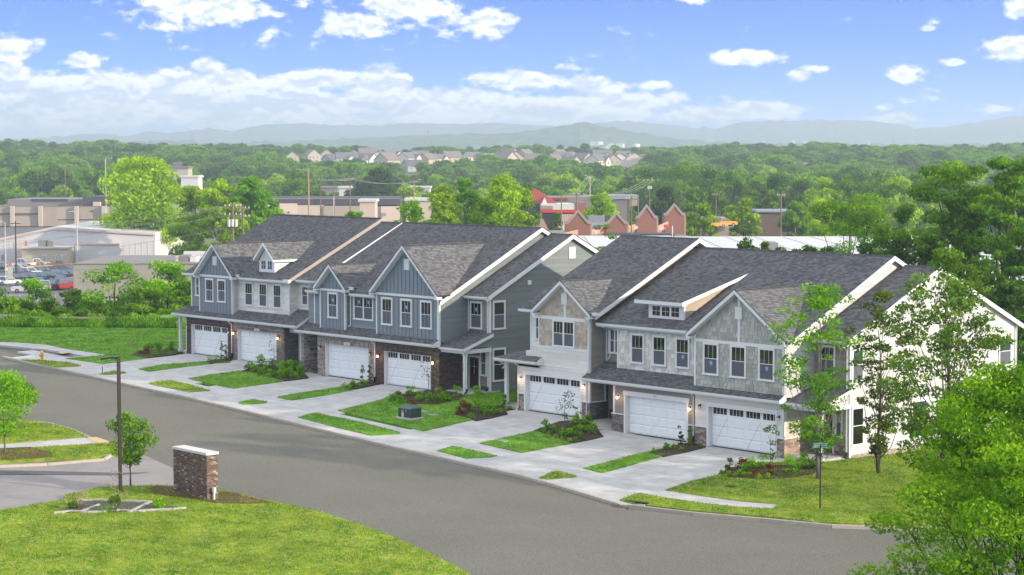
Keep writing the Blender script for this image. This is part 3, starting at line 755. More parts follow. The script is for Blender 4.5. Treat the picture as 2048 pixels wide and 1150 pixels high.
    # garage ---------------------------------------------------------
    def garage(s, x, z, w=4.88, h=2.28, y=.28, style='plain', frame=True):
        o = V(x, y, z); u, v, n = FY
        mb = MB(); mb.box(x, y, z, x+w, y+.05, z+h); d = s.part('garage_door', mb, M_DOOR)
        mb = MB(); mb.box(x+.02, y-.05, z-.01, x+w-.02, y, z+.035); mb.obj('door_seal', M_GASK, d)
        rows = 4; rh = (h-.04)/rows; cols = 8 if style == 'plain' else 4
        for r in range(rows):
            for c in range(cols):
                a = w*c/cols+.03; b = w*(c+1)/cols-.03; v0 = .04+rh*r+.02; v1 = .04+rh*(r+1)-.02
                if style != 'plain' and r == rows-1:
                    v0 += .12; a += .08; b -= .08
                    mb = MB(); mb.fbox(o, u, v, n, a, v0, b, v1, .001, .004); mb.obj('window_recess', M_DARK, d)
                    mb = MB(); mb.fbox(o, u, v, n, a, v0, b, v1, .010, .013); mb.obj('pane', GLASS, d)
                    mb = MB()
                    for (p0, q0, p1, q1) in ((a-.03, v0-.03, b+.03, v0), (a-.03, v1, b+.03, v1+.02), (a-.03, v0, a, v1), (b, v0, b+.03, v1)): mb.fbox(o, u, v, n, p0, q0, p1, q1, 0, .02)
                    for k in (1, 2, 3):
                        xx = a+(b-a)*k/4; mb.fbox(o, u, v, n, xx-.012, v0, xx+.012, v1, .013, .02)
                    mb.obj('window_frame', M_DOOR, d)
                else:
                    mb = MB(); q = [o+u*aa+v*bb for aa, bb in ((a, v0), (b, v0), (b, v1), (a, v1))]; i_ = .05
                    q2 = [o+u*aa+v*bb+n*.036 for aa, bb in ((a+i_, v0+i_), (b-i_, v0+i_), (b-i_, v1-i_), (a+i_, v1-i_))]
                    mb.hexa([p+n*.001 for p in q], q2); mb.obj('panel', M_DOOR, d)
        if style != 'plain':
            for cx in (.0, .5):
                a = o+u*(w*cx+.18)+v*.08+n*.040; b = o+u*(w*(cx+.25)-.06)+v*(rh*3-.02)+n*.040
                mb = MB(); mb.beam(a, b, .03, .003, up=n); mb.obj('brace', mat('brace_groove', (.45, .47, .50), rough=.6), d)
        # reveals
        for (xa, xb, za, zb2) in ((x-.001, x+.02, z, z+h-.02), (x+w-.02, x+w+.001, z, z+h-.02), (x-.001, x+w+.001, z+h-.02, z+h+.001)):
            mb = MB(); mb.box(xa, -.012, za, xb, y, zb2); s.part('door_jamb', mb, M_TRIM)
        if frame:
            for (xa, xb, za, zb2) in ((x-.13, x-.0, z, z+h), (x+w, x+w+.13, z, z+h), (x-.19, x+w+.19, z+h, z+h+.26)):
                mb = MB(); mb.box(xa, -.05, za, xb, -.012, zb2); s.part('door_casing', mb, M_TRIM)
        return d
    def lamp(s, x, z, lit=True, plate=False):
        mb = MB()
        if plate: 
            m2 = MB(); m2.box(x-.09, -.045, z-.02, x+.09, -.025, z+.22); s.part('mounting_block', m2, M_TRIM)
        mb.box(x-.05, -.07, z+.02, x+.05, -.045, z+.17); mb.beam((x, -.07, z+.12), (x, -.18, z+.10), .03, .03); 
        for k in range(8):
            a0 = 2*math.pi*k/8; a1 = 2*math.pi*(k+1)/8; c = V(x, -.18, z)
            mb.face([c+V(0, 0, .14), c+V(math.cos(a0)*.085, math.sin(a0)*.085, .075), c+V(math.cos(a1)*.085, math.sin(a1)*.085, .075)])
        l = s.part('wall_lamp', mb, M_RUST if lit else M_BLK)
        mb = MB(); mb.tube([(x, -.18, z+.08), (x, -.18, z-.08)], [.055, .06], n=8); mb.obj('lamp_glass', M_LAMP if lit else M_LAMPO, l)
        if lit:
            ld = bpy.data.lights.new('porch_light', 'POINT'); ld.energy = 2.2; ld.color = (1, .58, .30); ld.shadow_soft_size = .06
            lo = bpy.data.objects.new('porch_light', ld); COL.objects.link(lo); lo.parent = l; lo.location = (x, -.34, z-.03)
        return l
    def post(s, x, y, z0, z1, w=.2, number=None):
        mb = MB(); mb.box(x-w/2, y-w/2, z0, x+w/2, y+w/2, z1); p = s.part('porch_post', mb, M_TRIM)
        mb = MB(); mb.box(x-w/2-.035, y-w/2-.035, z0, x+w/2+.035, y+w/2+.035, z0+.24); mb.obj('post_base', M_TRIM, p)
        mb = MB(); mb.box(x-w/2-.03, y-w/2-.03, z1-.14, x+w/2+.03, y+w/2+.03, z1); mb.obj('post_cap', M_TRIM, p)
        if number:
            for i, ch in enumerate(number):
                text(ch, .15, V(x-.045, y-w/2-.006, z1-.62-i*.17), (R(90), 0, 0), M_BLK, p, 'house_number')
    def front_door(s, fr, o, u0, v0, w=.92, h=2.1):
        u, v, n = fr; o = Vector(o); mb = MB(); mb.fbox(o, u, v, n, u0, v0, u0+w, v0+h, 0, .03); d = s.part('front_door', mb, M_FDOOR)
        mb = MB(); mb.fbox(o, u, v, n, u0+.18, v0+h*.5, u0+w-.18, v0+h-.14, .031, .036); mb.obj('pane', GLASS, d)
        mb = MB(); mb.fbox(o, u, v, n, u0+w/2-.01, v0+h*.5, u0+w/2+.01, v0+h-.14, .036, .042); mb.fbox(o, u, v, n, u0+.18, v0+h*.72, u0+w-.18, v0+h*.72+.02, .0362, .0422); mb.obj('muntin', M_TRIM, d)
        mb = MB(); mb.fbox(o, u, v, n, u0+w-.1, v0+h*.44, u0+w-.06, v0+h*.5, .03, .08); mb.obj('door_handle', M_BLK, d)
        for (a, b, c, e) in ((u0-.1, v0, u0-.0, v0+h), (u0+w, v0, u0+w+.1, v0+h), (u0-.12, v0+h, u0+w+.12, v0+h+.16)):
            mb = MB(); mb.fbox(o, u, v, n, a, b, c, e, 0, .05); s.part('door_casing', mb, M_TRIM)

def text(body, size, loc, rot, m, parent, name, align='CENTER', ext=.002):
    cu = bpy.data.curves.new(name, 'FONT'); cu.body = body; cu.size = size; cu.extrude = ext; cu.align_x = align; cu.resolution_u = 2
    tmp = bpy.data.objects.new(name, cu); COL.objects.link(tmp)
    dg = bpy.context.evaluated_depsgraph_get(); me = bpy.data.meshes.new_from_object(tmp.evaluated_get(dg))
    bpy.data.objects.remove(tmp); me.materials.clear(); me.materials.append(m)
    o = bpy.data.objects.new(name, me); COL.objects.link(o); o.rotation_euler = rot; o.location = loc
    if parent is not None:
        o.parent = parent
        if parent.get('wloc') is not None: o.location = Vector(loc)-Vector(parent['wloc'])
    return o

W_ = 4.88
# ================================================================== BLOCK A
# ---- unit 1 (far left): brown brick garage, blue-grey gable
u = Unit('far left townhouse with narrow blue-grey board and batten gable over dark brown brick garage', 2.5, 0)
C1, S1, R1 = 6.07, .495, 8.7
xa, xb = -.7, 5.6
u.body(xa, xb, .52, 0, C1, S1, R1, .1)
u.wall.box(1.2, .02, 2.9, 5.55, .6, 6.05); u.gwall(1.2, 5.55, 6.0, 1.02, 6.18, 6.2, 8.54, .02, 3.0, u.wall)
u.wall.box(-.7, .02, -.1, 0-.0, .6, 3.15); u.wall.box(W_, .02, -.1, 5.58, .6, 3.15); u.wall.box(0, .02, 2.28, W_, .6, 3.15)
u.main_roof(-1.15, 5.6, C1, S1, .1, R1)
u.cross(1.02, 6.18, 6.2, 8.54, C1, S1)
u.brick(FY, (0, .02, 0), rect(-.7, 0, -.02, 2.28), M_BR1); u.brick(FY, (0, .02, 0), rect(W_+.02, 0, 5.58, 2.28), M_BR1)
u.soldier(FY, (0, .02, 0), rect(-.2, 2.30, W_+.2, 2.5), M_BR1); u.brick(FY, (0, .02, 0), rect(-.7, 2.52, 5.58, 2.98), M_BR1)
u.brick(FY, (0, .02, 0), rect(-.7, 2.29, -.21, 2.5), M_BR1); u.brick(FY, (0, .02, 0), rect(W_+.21, 2.29, 5.58, 2.5), M_BR1)
bm_ = u.mb('board_panel', M_BLUE); bm_.fbox(V(0, 0, 0), *FY, 1.2, 3.1, 5.55, 5.97, -.02, .0)
u.gwall(1.2, 5.55, 6.1, 1.02, 6.18, 6.2, 8.54, 0, .02, bm_)
apx = lambda k: (lambda a: 8.2-abs(a-3.6)*.96)
u.batten(FY, (0, 0, 0), lambda a: 5.95, 1.25, 5.5, 3.35, M_BLUED)
u.batten(FY, (0, 0, 0), u.gtop, 1.25, 5.5, 6.14, M_BLUED)
u.board('band_board', FY, (0, 0, 0), 1.15, 5.97, 5.6, 6.13); u.board('corner_board', FY, (0, 0, 0), 1.15, 3.2, 1.25, 5.97, 0, .03); u.board('corner_board', FY, (0, 0, 0), 5.48, 3.2, 5.6, 5.97, 0, .03)
u.board('corner_board', FX, (5.575, 0, 0), -.03, 3.3, .12, 5.97, 0, .03)
u.lap(FY, (0, .5, 0), rect(-.62, 3.6, 1.2, 6.2), M_BLUE); u.board('corner_board', FY, (0, .5, 0), -.68, 3.5, -.56, 6.1, 0, .045)
u.lap(FX, (5.575, 0, 0), rect(.0, 3.1, .56, 6.0), M_CREAM)
u.window(FY, (0, .478, 0), -.05, 4.4, .52, 5.9, style='bars')
u.window(FY, (0, 0, 0), 2.02, 4.1, 3.12, 5.88); u.window(FY, (0, 0, 0), 3.63, 4.15, 4.73, 5.88)
u.vent(FY, (0, 0, 0), 3.06, 6.87, 3.57, 7.55)
u.garage(0, 0, style='carriage', frame=False)
pz = lambda y: 3.07+.55*(y+.45)
u.roofplane([(-1.85, -.45, pz(-.45)), (5.6, -.45, pz(-.45)), (5.6, .5, pz(.5)), (-1.2, .5, pz(.5))], th=.1)
u.roofplane([(-1.85, 3.0, pz(-.45)), (-1.85, -.45, pz(-.45)), (-1.2, .5, pz(.5)), (-.7, 3.0, pz(.5))], th=.1)
u.gutter(-1.9, 5.6, -.45, pz(-.45)); u.soffit(-1.8, 5.6, -.42, .0, 2.94); u.soffit(-1.8, -.7, 0.0, 3, 2.94)
u.post(-1.6, .05, .08, 2.92, number='1021')
u.downspout(-.6, .0, 3.0, .15, dark=0); u.downspout(5.5, 0, 2.95, .1, dark=.28)
u.downspout(-1.75, .05, 3.0, 2.3, yo=.5)
u.lamp(-.35, 2.08, lit=False); u.lamp(5.2, 2.0, lit=False)
mb = MB(); mb.box(-1.2, .1-.12, C1+S1*.1-.13, 1.1, .1, C1+S1*.1-.0); u.part('gutter', mb, M_GUT)
u.soffit(-1.1, 1.2, .1, .52, C1+S1*.1-.16)
mb = MB(); mb.box(5.98, -.1, 6.12, 6.35, .1, 6.3); u.part('gutter_end', mb, M_GUT)
u.finish(M_MORTD)

# ---- unit 2: grey brick garage, small dormer
u = Unit('second townhouse from the left with small gabled dormer and grey brick garage', 9, 0)
u.body(5.6, 12.0, .57, 0, C1, S1, R1, .1); u.body(12.0, 14.2, 1.27, 0, 5.8, S1, R1, .1)
u.wall.box(5.6, .02, -.1, 6.19, .6, 3.15); u.wall.box(6.19+W_, .02, -.1, 12.0, .6, 3.15); u.wall.box(6.19, .02, 2.28, 6.19+W_, .6, 3.15)
u.wall.box(12.0, .5, 2.4, 14.2, 1.3, 3.3)
u.main_roof(5.6, 12.35, C1, S1, .1, R1); u.main_roof(12.35, 14.7, 5.8, S1, .8, R1)
u.rake(12.36, C1, S1, .1, R1, d=.30, m=mat('beige_fascia', (.34, .30, .25), rough=.6), sof=0, back=True)
u.rake(14.72, 5.8, S1, .8, R1, d=.22, sof=.2)
for a, b in ((5.6, 6.17), (6.21+W_, 12.0)): u.brick(FY, (0, .02, 0), rect(a, 0, b, 2.28), M_BR2)
u.soldier(FY, (0, .02, 0), rect(6.0, 2.3, 11.3, 2.5), M_BR2); u.brick(FY, (0, .02, 0), rect(5.6, 2.52, 12.0, 2.98), M_BR2)
u.brick(FY, (0, .02, 0), rect(5.6, 2.29, 5.99, 2.5), M_BR2); u.brick(FY, (0, .02, 0), rect(11.31, 2.29, 12.0, 2.5), M_BR2)
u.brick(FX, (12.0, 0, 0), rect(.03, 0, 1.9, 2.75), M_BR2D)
u.wall.box(11.7, .02, -.1, 11.98, 2.3, 2.9)
u.lap(FY, (0, .55, 0), rect(5.62, 3.3, 11.98, 6.2), M_OFF); u.lap(FX, (12.0, 0, 0), rect(.56, 3.3, 1.27, 6.25), M_OFF); u.lap(FY, (0, 1.25, 0), rect(12.02, 3.7, 14.4, 6.3), M_OFF)
u.board('corner_board', FY, (0, .55, 0), 5.6, 3.4, 5.68, 6.1, 0, .04); u.board('corner_board', FY, (0, .55, 0), 11.9, 3.4, 12.03, 6.1, 0, .045); u.board('corner_board', FX, (12.0, 0, 0), 1.16, 3.7, 1.25, 6.1, 0, .04)
u.board('corner_board', FY, (0, 1.25, 0), 13.9, 3.7, 14.02, 6.1, 0, .045)
for a in (6.41, 8.21, 9.99): u.window(FY, (0, .53, 0), a, 4.02, a+1.08, 5.81)
u.window(FY, (0, 1.23, 0), 12.52, 4.33, 13.34, 5.79, style='bars')
u.garage(6.19, -.03, style='plain', frame=False)
u.lamp(5.85, 1.98); u.lamp(11.45, 1.98)
mb = MB(); mb.box(8.35, -.02, 2.32, 8.95, .01, 2.48); pl = u.part('number_plate', mb, M_TRIM); text('1023', .12, V(8.65, -.025, 2.36), (R(90), 0, 0), M_BLK, pl, 'house_number')
u.roofplane([(5.6, -.45, pz(-.45)), (14.25, -.45, pz(-.45)), (14.25, 1.25, pz(1.25)), (5.6, 1.25, pz(1.25))], th=.1)
u.gutter(5.6, 14.2, -.45, pz(-.45)); u.soffit(5.6, 14.15, -.42, .0, 2.94); u.soffit(12.0, 14.15, 0, 1.3, 2.94)
mb = MB(); q = [V(14.25, -.47, pz(-.45)-.2), V(14.25, 1.25, pz(1.25)-.2), V(14.25, 1.25, pz(1.25)+.01), V(14.25, -.47, pz(-.47)+.01)]; mb.prism(q, (.04, 0, 0)); u.part('rake_board', mb, M_TRIM)
u.gutter(6.2, 12.4, .1, C1+S1*.1); u.soffit(6.2, 12.3, .1, .56, C1+S1*.1-.16); u.gutter(12.4, 14.75, .8, 5.8+S1*.8); u.soffit(12.4, 14.7, .8, 1.3, 5.8+S1*.8-.16)
u.downspout(12.1, .5, 6.1, 3.75, yo=.42); u.downspout(14.0, 1.2, 6.1, 5.6, yo=.4)
mb = MB(); mb.box(12.0, -.06, 6.0, 12.7, .14, 6.2); u.part('gutter_end', mb, M_GUT)
# dormer
dl, dr, dy, dzb, dzt, dza = 7.72, 9.62, .95, 6.45, 7.52, 8.68
u.wall.box(dl, dy+.02, 6.2, dr, 3.4, dzt); u.wall.prism([(dl, dy+.02, dzt), (dr, dy+.02, dzt), ((dl+dr)/2, dy+.02, dza-.22)], (0, 2.5, 0))
xc = (dl+dr)/2; yv = (dzt-.05-C1)/S1; yr_ = (dza-C1)/S1; e = .3
u.roofplane([(dr+e, dy-.35, dzt-.02), (dr+e, yv, dzt-.02), (xc, yr_, dza), (xc, dy-.35, dza)], th=.09); u.roofplane([(dl-e, yv, dzt-.02), (dl-e, dy-.35, dzt-.02), (xc, dy-.35, dza), (xc, yr_, dza)], th=.09)
for sg, xe in ((-1, dl-e), (1, dr+e)):
    mb = MB(); q = [V(xe, dy-.38, dzt-.2), V(xc, dy-.38, dza-.2), V(xc, dy-.38, dza+.0), V(xe, dy-.38, dzt+.0)]
    if sg > 0: q.reverse()
    mb.prism(q, (0, .035, 0)); u.part('rake_board', mb, M_TRIM)
    mb = MB(); q = [V(xe, dy-.35, dzt-.17), V(xc, dy-.35, dza-.17), V(xc, dy-.35, dza-.14), V(xe, dy-.35, dzt-.14)]
    if sg > 0: q.reverse()
    mb.prism(q, (0, .37, 0)); u.part('soffit', mb, M_TRIM)
    mb = MB(); mb.box(xe-.02 if sg > 0 else xe, dy-.35, dzt-.2, xe if sg > 0 else xe+.02, yv+.1, dzt-.03); u.part('fascia', mb, M_TRIM)
bm_ = u.mb('board_panel', M_OFF); bm_.prism([(dl+.05, dy, dzt), (dr-.05, dy, dzt), (xc, dy, dza-.3)], (0, .02, 0))
u.batten(FY, (0, dy, 0), lambda a: dza-.35-abs(a-xc)*1.15, dl, dr, dzt+.02, M_OFF)
mb = MB(); mb.fbox(V(0, dy, 0), *FY, dl, dzb, dr, dzt-.12, 0, .03); f = u.part('dormer_face', mb, M_TRIM)
for a in (dl+.28, dl+1.08):
    mb = MB(); mb.fbox(V(0, dy, 0), *FY, a, 6.78, a+.52, 7.36, .031, .034); mb.obj('window_recess', M_DARK, f)
    mb = MB(); mb.fbox(V(0, dy, 0), *FY, a, 6.78, a+.52, 7.36, .036, .039); mb.obj('pane', GLASS, f)
    mb = MB(); mb.fbox(V(0, dy, 0), *FY, a+.25, 6.78, a+.27, 7.36, .04, .046); mb.fbox(V(0, dy, 0), *FY, a, 7.06, a+.25, 7.08, .04, .046); mb.fbox(V(0, dy, 0), *FY, a+.27, 7.06, a+.52, 7.08, .04, .046); mb.obj('muntin', M_TRIM, f)
u.lap(FX, (dr, 0, 0), [(dy, 6.3), (dy+.02, dzt-.1), (yv+.2, dzt-.1), (yv, dzt-.3)][::-1] if False else rect(dy, 6.4, yv+.1, dzt-.12), M_OFF)
u.board('corner_board', FX, (dr, 0, 0), dy-.03, 6.45, dy+.09, dzt-.12, 0, .03)
u.finish(M_OFF)

# ---- unit 3: buff brick garage
ZA = -.33
u = Unit('third townhouse from the left with small blue-grey gable over pale buff brick garage', 18, ZA)
C2, S2, R2 = 5.62, .507, 8.9
u.body(16.0, 22.6, .42, ZA, C2, S2, R2, 0); u.body(14.5, 16.0, .42, 2.88, C2, S2, R2, 0)
pz2 = lambda y: 2.80+.55*(y+.45)
gx = 16.94
u.wall.box(16.4, .02, 2.7, 19.25, .6, 5.8); u.gwall(16.4, 19.25, 5.8, 16.2, 19.8, 5.95, 7.57, .02, 2.6, u.wall)
u.wall.box(16.0, .02, ZA-.1, gx, 2.4, 2.85); u.wall.box(gx+W_, .02, ZA-.1, 22.6, .6, 2.85); u.wall.box(gx, .02, 1.98, gx+W_, .6, 2.85); u.wall.box(14.17, .02, ZA-.1, 14.4, 2.4, 2.85); u.wall.box(14.17, 2.2, ZA-.1, 16.1, 2.6, 2.9)
u.main_roof(14.7, 22.6, C2, S2, 0, R2)
u.cross(16.2, 19.8, 5.95, 7.57, C2, S2)
for a, b in ((16.0, gx-.02), (gx+W_+.02, 22.6)): u.brick(FY, (0, .02, 0), rect(a, ZA, b, 1.96), M_BR3)
u.soldier(FY, (0, .02, 0), rect(gx-.2, 2.0, gx+W_+.2, 2.2), M_BR3); u.brick(FY, (0, .02, 0), rect(16.0, 2.22, 22.6, 2.68), M_BR3)
u.brick(FY, (0, .02, 0), rect(16.0, 1.98, gx-.21, 2.2), M_BR3); u.brick(FY, (0, .02, 0), rect(gx+W_+.21, 1.98, 22.6, 2.2), M_BR3)
u.stone(FX, (14.4, 0, 0), rect(.02, ZA, 2.2, 2.68), M_BR3); u.stone(FY, (0, .02, 0), rect(14.17, ZA, 14.4, 2.68), M_BR3); u.stone(FY, (0, 2.2, 0), rect(14.4, ZA, 16.0, 2.68), M_BR3)
u.front_door(FY, (0, 2.18, 0), 14.75, ZA+.1)
bm_ = u.mb('board_panel', M_BLUE); bm_.fbox(V(0, 0, 0), *FY, 16.4, 2.9, 19.25, 5.67, -.02, .0); u.gwall(16.4, 19.24, 5.8, 16.2, 19.8, 5.95, 7.57, 0, .02, bm_)
u.batten(FY, (0, 0, 0), lambda a: 5.66, 16.4, 19.2, 3.0, M_BLUED); u.batten(FY, (0, 0, 0), u.gtop, 16.4, 19.2, 5.82, M_BLUED)
u.board('band_board', FY, (0, 0, 0), 16.35, 5.66, 19.3, 5.82); u.board('corner_board', FY, (0, 0, 0), 16.35, 3.0, 16.46, 5.66, 0, .03); u.board('corner_board', FY, (0, 0, 0), 19.14, 3.0, 19.27, 5.66, 0, .03)
u.board('corner_board', FX, (19.25, 0, 0), -.03, 3.0, .1, 5.7, 0, .03)
u.wall.box(19.0, .02, 2.9, 19.25, .5, 5.8)
u.lap(FX, (19.25, 0, 0), rect(.1, 3.0, .4, 5.7), M_SLATE); u.lap(FY, (0, .4, 0), rect(19.25, 3.1, 22.7, 5.7), M_BLUE); u.lap(FY, (0, .4, 0), rect(14.5, 3.1, 16.4, 5.7), M_BLUE)
u.board('corner_board', FY, (0, .4, 0), 19.3, 3.2, 19.36, 5.6, 0, .035); u.board('corner_board', FY, (0, .4, 0), 15.15, 3.2, 15.27, 5.6, 0, .035)
u.window(FY, (0, 0, 0), 17.28, 3.80, 18.43, 5.6, sticker='up'); u.window(FY, (0, .38, 0), 19.72, 3.82, 21.93, 5.58, n_=2, sticker='up')
u.garage(gx, -.30, style='plain', frame=False); u.lamp(16.45, 1.66, lit=False); u.lamp(22.1, 1.62, lit=False)
mb = MB(); mb.box(19.1, -.02, 2.02, 19.75, .01, 2.2); pl = u.part('number_plate', mb, M_TRIM); text('1025', .12, V(19.43, -.025, 2.06), (R(90), 0, 0), M_BLK, pl, 'house_number')
u.roofplane([(14.1, -.45, pz2(-.45)), (22.6, -.45, pz2(-.45)), (22.6, .42, pz2(.42)), (14.1, .42, pz2(.42))], th=.1)
u.gutter(14.05, 22.6, -.45, pz2(-.45)); u.soffit(14.1, 22.6, -.42, .0, 2.66); u.soffit(14.2, 16, 0, 2.2, 2.66)
u.gutter(19.8, 22.6, 0.0, C2+.01); u.soffit(19.3, 22.6, 0, .42, C2-.13); u.gutter(14.7, 16.2, .0, C2)
mb = MB(); mb.box(19.72, -.12, 5.85, 20.1, .1, 6.06); u.part('gutter_end', mb, M_GUT)
u.downspout(19.42, .38, 5.75, 3.3, yo=.3); u.downspout(14.1, .0, 2.7, ZA+.1); u.downspout(22.55, 0, 2.68, ZA+.05, dark=.3); u.downspout(16.3, .38, 5.6, 3.3, yo=.3)
u.finish(M_MORT)

# ---- unit 4: brown brick garage, large gable, end wall
u = Unit('end townhouse of left block with tall blue-grey gable, brown brick garage, slate side wall', 26, ZA)
u.body(22.6, 29.25, .42, ZA, C2, S2, R2, 0)
gx = 23.51
u.wall.box(22.72, .02, 2.7, 29.22, .6, 5.8); u.gwall(22.72, 29.22, 5.8, 22.5, 29.6, 5.97, 9.14, .02, 6.0, u.wall)
u.wall.box(22.6, .02, ZA-.1, gx, .6, 2.85); u.wall.box(gx+W_, .02, ZA-.1, 29.22, 3, 2.85); u.wall.box(gx, .02, 1.93, gx+W_, .6, 2.85)
u.main_roof(22.6, 29.5, C2, S2, 0, R2); u.rake(29.52, C2, S2, -.1, R2, d=.26, sof=.22)
mb = MB(); q = [V(29.49, R2, C2+S2*R2+.014), V(29.49, 2*R2+.1, C2+.014-.05), V(29.49, 2*R2+.1, C2+.07-.05), V(29.49, R2, C2+S2*R2+.07)]; mb.prism(q, (.05, 0, 0)); u.part('drip_edge', mb, M_REDL)
u.cross(22.5, 29.6, 5.97, 9.14, C2, S2)
for a, b in ((22.6, gx-.02), (gx+W_+.02, 29.24)): u.brick(FY, (0, .02, 0), rect(a, ZA, b, 1.92), M_BR1)
u.soldier(FY, (0, .02, 0), rect(gx-.2, 1.95, gx+W_+.2, 2.15), M_BR1); u.brick(FY, (0, .02, 0), rect(22.6, 2.17, 29.24, 2.66), M_BR1)
u.brick(FY, (0, .02, 0), rect(22.6, 1.94, gx-.21, 2.15), M_BR1); u.brick(FY, (0, .02, 0), rect(gx+W_+.21, 1.94, 29.24, 2.15), M_BR1)
u.brick(FX, (29.25, 0, 0), rect(.02, ZA-.1, 2.48, 2.62), M_BR1)
bm_ = u.mb('board_panel', M_BLUE); bm_.fbox(V(0, 0, 0), *FY, 22.72, 2.8, 29.2, 5.68, -.02, .0); u.gwall(22.75, 29.2, 5.8, 22.5, 29.6, 5.97, 9.14, 0, .02, bm_)
u.batten(FY, (0, 0, 0), lambda a: 5.68, 22.75, 29.15, 2.98, M_BLUED); u.batten(FY, (0, 0, 0), u.gtop, 22.75, 29.15, 5.86, M_BLUED)
u.board('band_board', FY, (0, 0, 0), 22.68, 5.70, 29.22, 5.86); u.board('corner_board', FY, (0, 0, 0), 22.68, 2.95, 22.8, 5.70, 0, .03); u.board('corner_board', FY, (0, 0, 0), 29.08, 2.6, 29.24, 5.70, 0, .03)
u.board('corner_board', FX, (29.25, 0, 0), -.03, 2.6, .12, 5.75, 0, .03)
for a in (23.28, 25.33, 27.38): u.window(FY, (0, 0, 0), a, 3.70, a+1.18, 5.57, style='bars', sticker='up' if a == 25.33 else None)
u.vent(FY, (0, 0, 0), 25.72, 7.48, 26.28, 8.2)
u.garage(gx, -.35, style='carriage', frame=False); u.lamp(23.0, 1.55); u.lamp(28.8, 1.55)
u.roofplane([(22.6, -.45, pz2(-.45)), (29.3, -.45, pz2(-.45)), (29.3, .02, pz2(.02)), (22.6, .02, pz2(.02))], th=.1)
u.gutter(22.6, 29.3, -.45, pz2(-.45)); u.soffit(22.6, 29.25, -.42, .0, 2.66)
mb = MB(); mb.prism([V(29.3, -.5, 2.6), V(29.3, 0, 2.6), V(29.3, 0, 3.05), V(29.3, -.5, 2.82)], (.04, 0, 0)); u.part('rake_board', mb, M_TRIM)
# side wall and recessed end bay
def gpoly(yf, yr, yb, z0, c, sl): return None
u.lap(FX, (29.25, 0, 0), [(.02, 2.95), (2.5, 2.95), (2.5, C2+S2*2.5-.2), (.02, C2-.15)], M_SLATE)
u.lap(FX, (29.25, 0, 0), [(2.5, 5.0), (R2, 5+S2*(R2-2.5)), (R2, C2+S2*R2-.2), (2.5, C2+S2*2.5-.2)], M_SLATE)
u.lap(FX, (29.25, 0, 0), [(R2, 8.9), (R2+1.4, 9.2), (R2+1.4, C2+S2*(R2-1.4)-.2), (R2, C2+S2*R2-.2)], M_SLATE)
C3, S3, R3 = 4.83, .502, 9.72
u.body(29.25, 31.4, 2.52, ZA-.1, C3, S3, R3, 2.1, yb=17.0)
u.main_roof(29.3, 31.7, C3, S3, 2.1, R3); u.rake(31.72, C3, S3, 2.0, R3, d=.27, sof=.27)
mb = MB(); q = [V(31.69, R3, C3+S3*R3+.014), V(31.69, 17.4, C3+S3*(2*R3-17.4)+.014), V(31.69, 17.4, C3+S3*(2*R3-17.4)+.07), V(31.69, R3, C3+S3*R3+.07)]; mb.prism(q, (.05, 0, 0)); u.part('drip_edge', mb, M_REDL)
u.lap(FX, (31.4, 0, 0), [(2.5, -.42), (17, -.42), (17, C3+S3*(2*R3-17)-.2), (R3, C3+S3*R3-.2), (2.5, C3+S3*2.5-.2)], M_SLATE)
u.lap(FY, (0, 2.5, 0), rect(29.27, 3.6, 31.4, 5.85), M_TAUP)
u.gutter(29.25, 31.72, 2.1, C3+S3*2.1); u.soffit(29.3, 31.7, 2.1, 2.5, C3+S3*2.1-.16)
u.board('corner_board', FY, (0, 2.5, 0), 31.26, -.4, 31.43, 5.75, 0, .045); u.board('corner_board', FX, (31.4, 0, 0), -0+2.46, -.4, 2.6, 5.8, 0, .04); u.board('corner_board', FY, (0, 2.5, 0), 29.27, 3.55, 29.36, 5.8, 0, .04)
u.window(FY, (0, 2.48, 0), 29.50, 3.70, 30.70, 5.52, style='bars', sticker='up'); u.window(FX, (31.42, 0, 0), 2.72, 3.70, 3.82, 5.6, style='blind'); u.window(FX, (31.42, 0, 0), 2.70, .30, 3.84, 2.5, style='blind', lower='glass')
u.vent(FX, (31.42, 0, 0), 9.57, 8.1, 10.14, 8.87)
mb = MB(); mb.fbox(V(31.42, 0, 0), *FX, 5.79, 6.5, 6.07, 6.8, 0, .09); u.part('wall_vent', mb, M_TRIM)
u.downspout(31.3, 2.45, 5.9, -.25, yo=.35, dark=.12)
u.board('skirt_board', FX, (31.4, 0, 0), 2.5, -.52, 17, -.38, 0, .05)
# porch
pq = lambda y: 2.68+.34*(y-.1)
u.roofplane([(29.28, -.0, pq(0)), (31.75, -.0, pq(0)), (31.75, 2.5, pq(2.5)), (29.28, 2.5, pq(2.5))], th=.1)
u.gutter(29.3, 31.75, -.0, pq(0)); u.soffit(29.3, 31.5, 0.03, 2.48, 2.45)
mb = MB(); mb.prism([V(31.75, -.02, pq(0)-.2), V(31.75, 2.5, pq(2.5)-.2), V(31.75, 2.5, pq(2.5)), V(31.75, -.02, pq(0))], (.04, 0, 0)); u.part('rake_board', mb, M_TRIM)
mb = MB(); mb.prism([V(31.5, .1, 2.62), V(31.5, 2.5, 2.62), V(31.5, 2.5, pq(2.5)-.1)], (.05, 0, 0)); u.part('porch_gable', mb, M_BLUE)
mb = MB(); mb.box(29.3, .12, 2.30, 31.6, .32, 2.56); mb.box(31.4, .32, 2.30, 31.6, 2.48, 2.56); u.part('porch_beam', mb, M_TRIM)
u.post(31.35, .42, -.42, 2.3, number='1027'); u.downspout(31.6, .4, 2.6, -.25, yo=.4, dark=.2)
u.front_door(FY, (0, 2.48, 0), 29.45, -.3); u.window(FY, (0, 2.48, 0), 30.5, .66, 31.15, 2.35); u.brick(FY, (0, 2.5, 0), rect(30.45, -.4, 31.28, .6), M_BR1)
u.lap(FY, (0, 2.5, 0), rect(29.27, .0, 31.3, 2.5), M_TAUP)
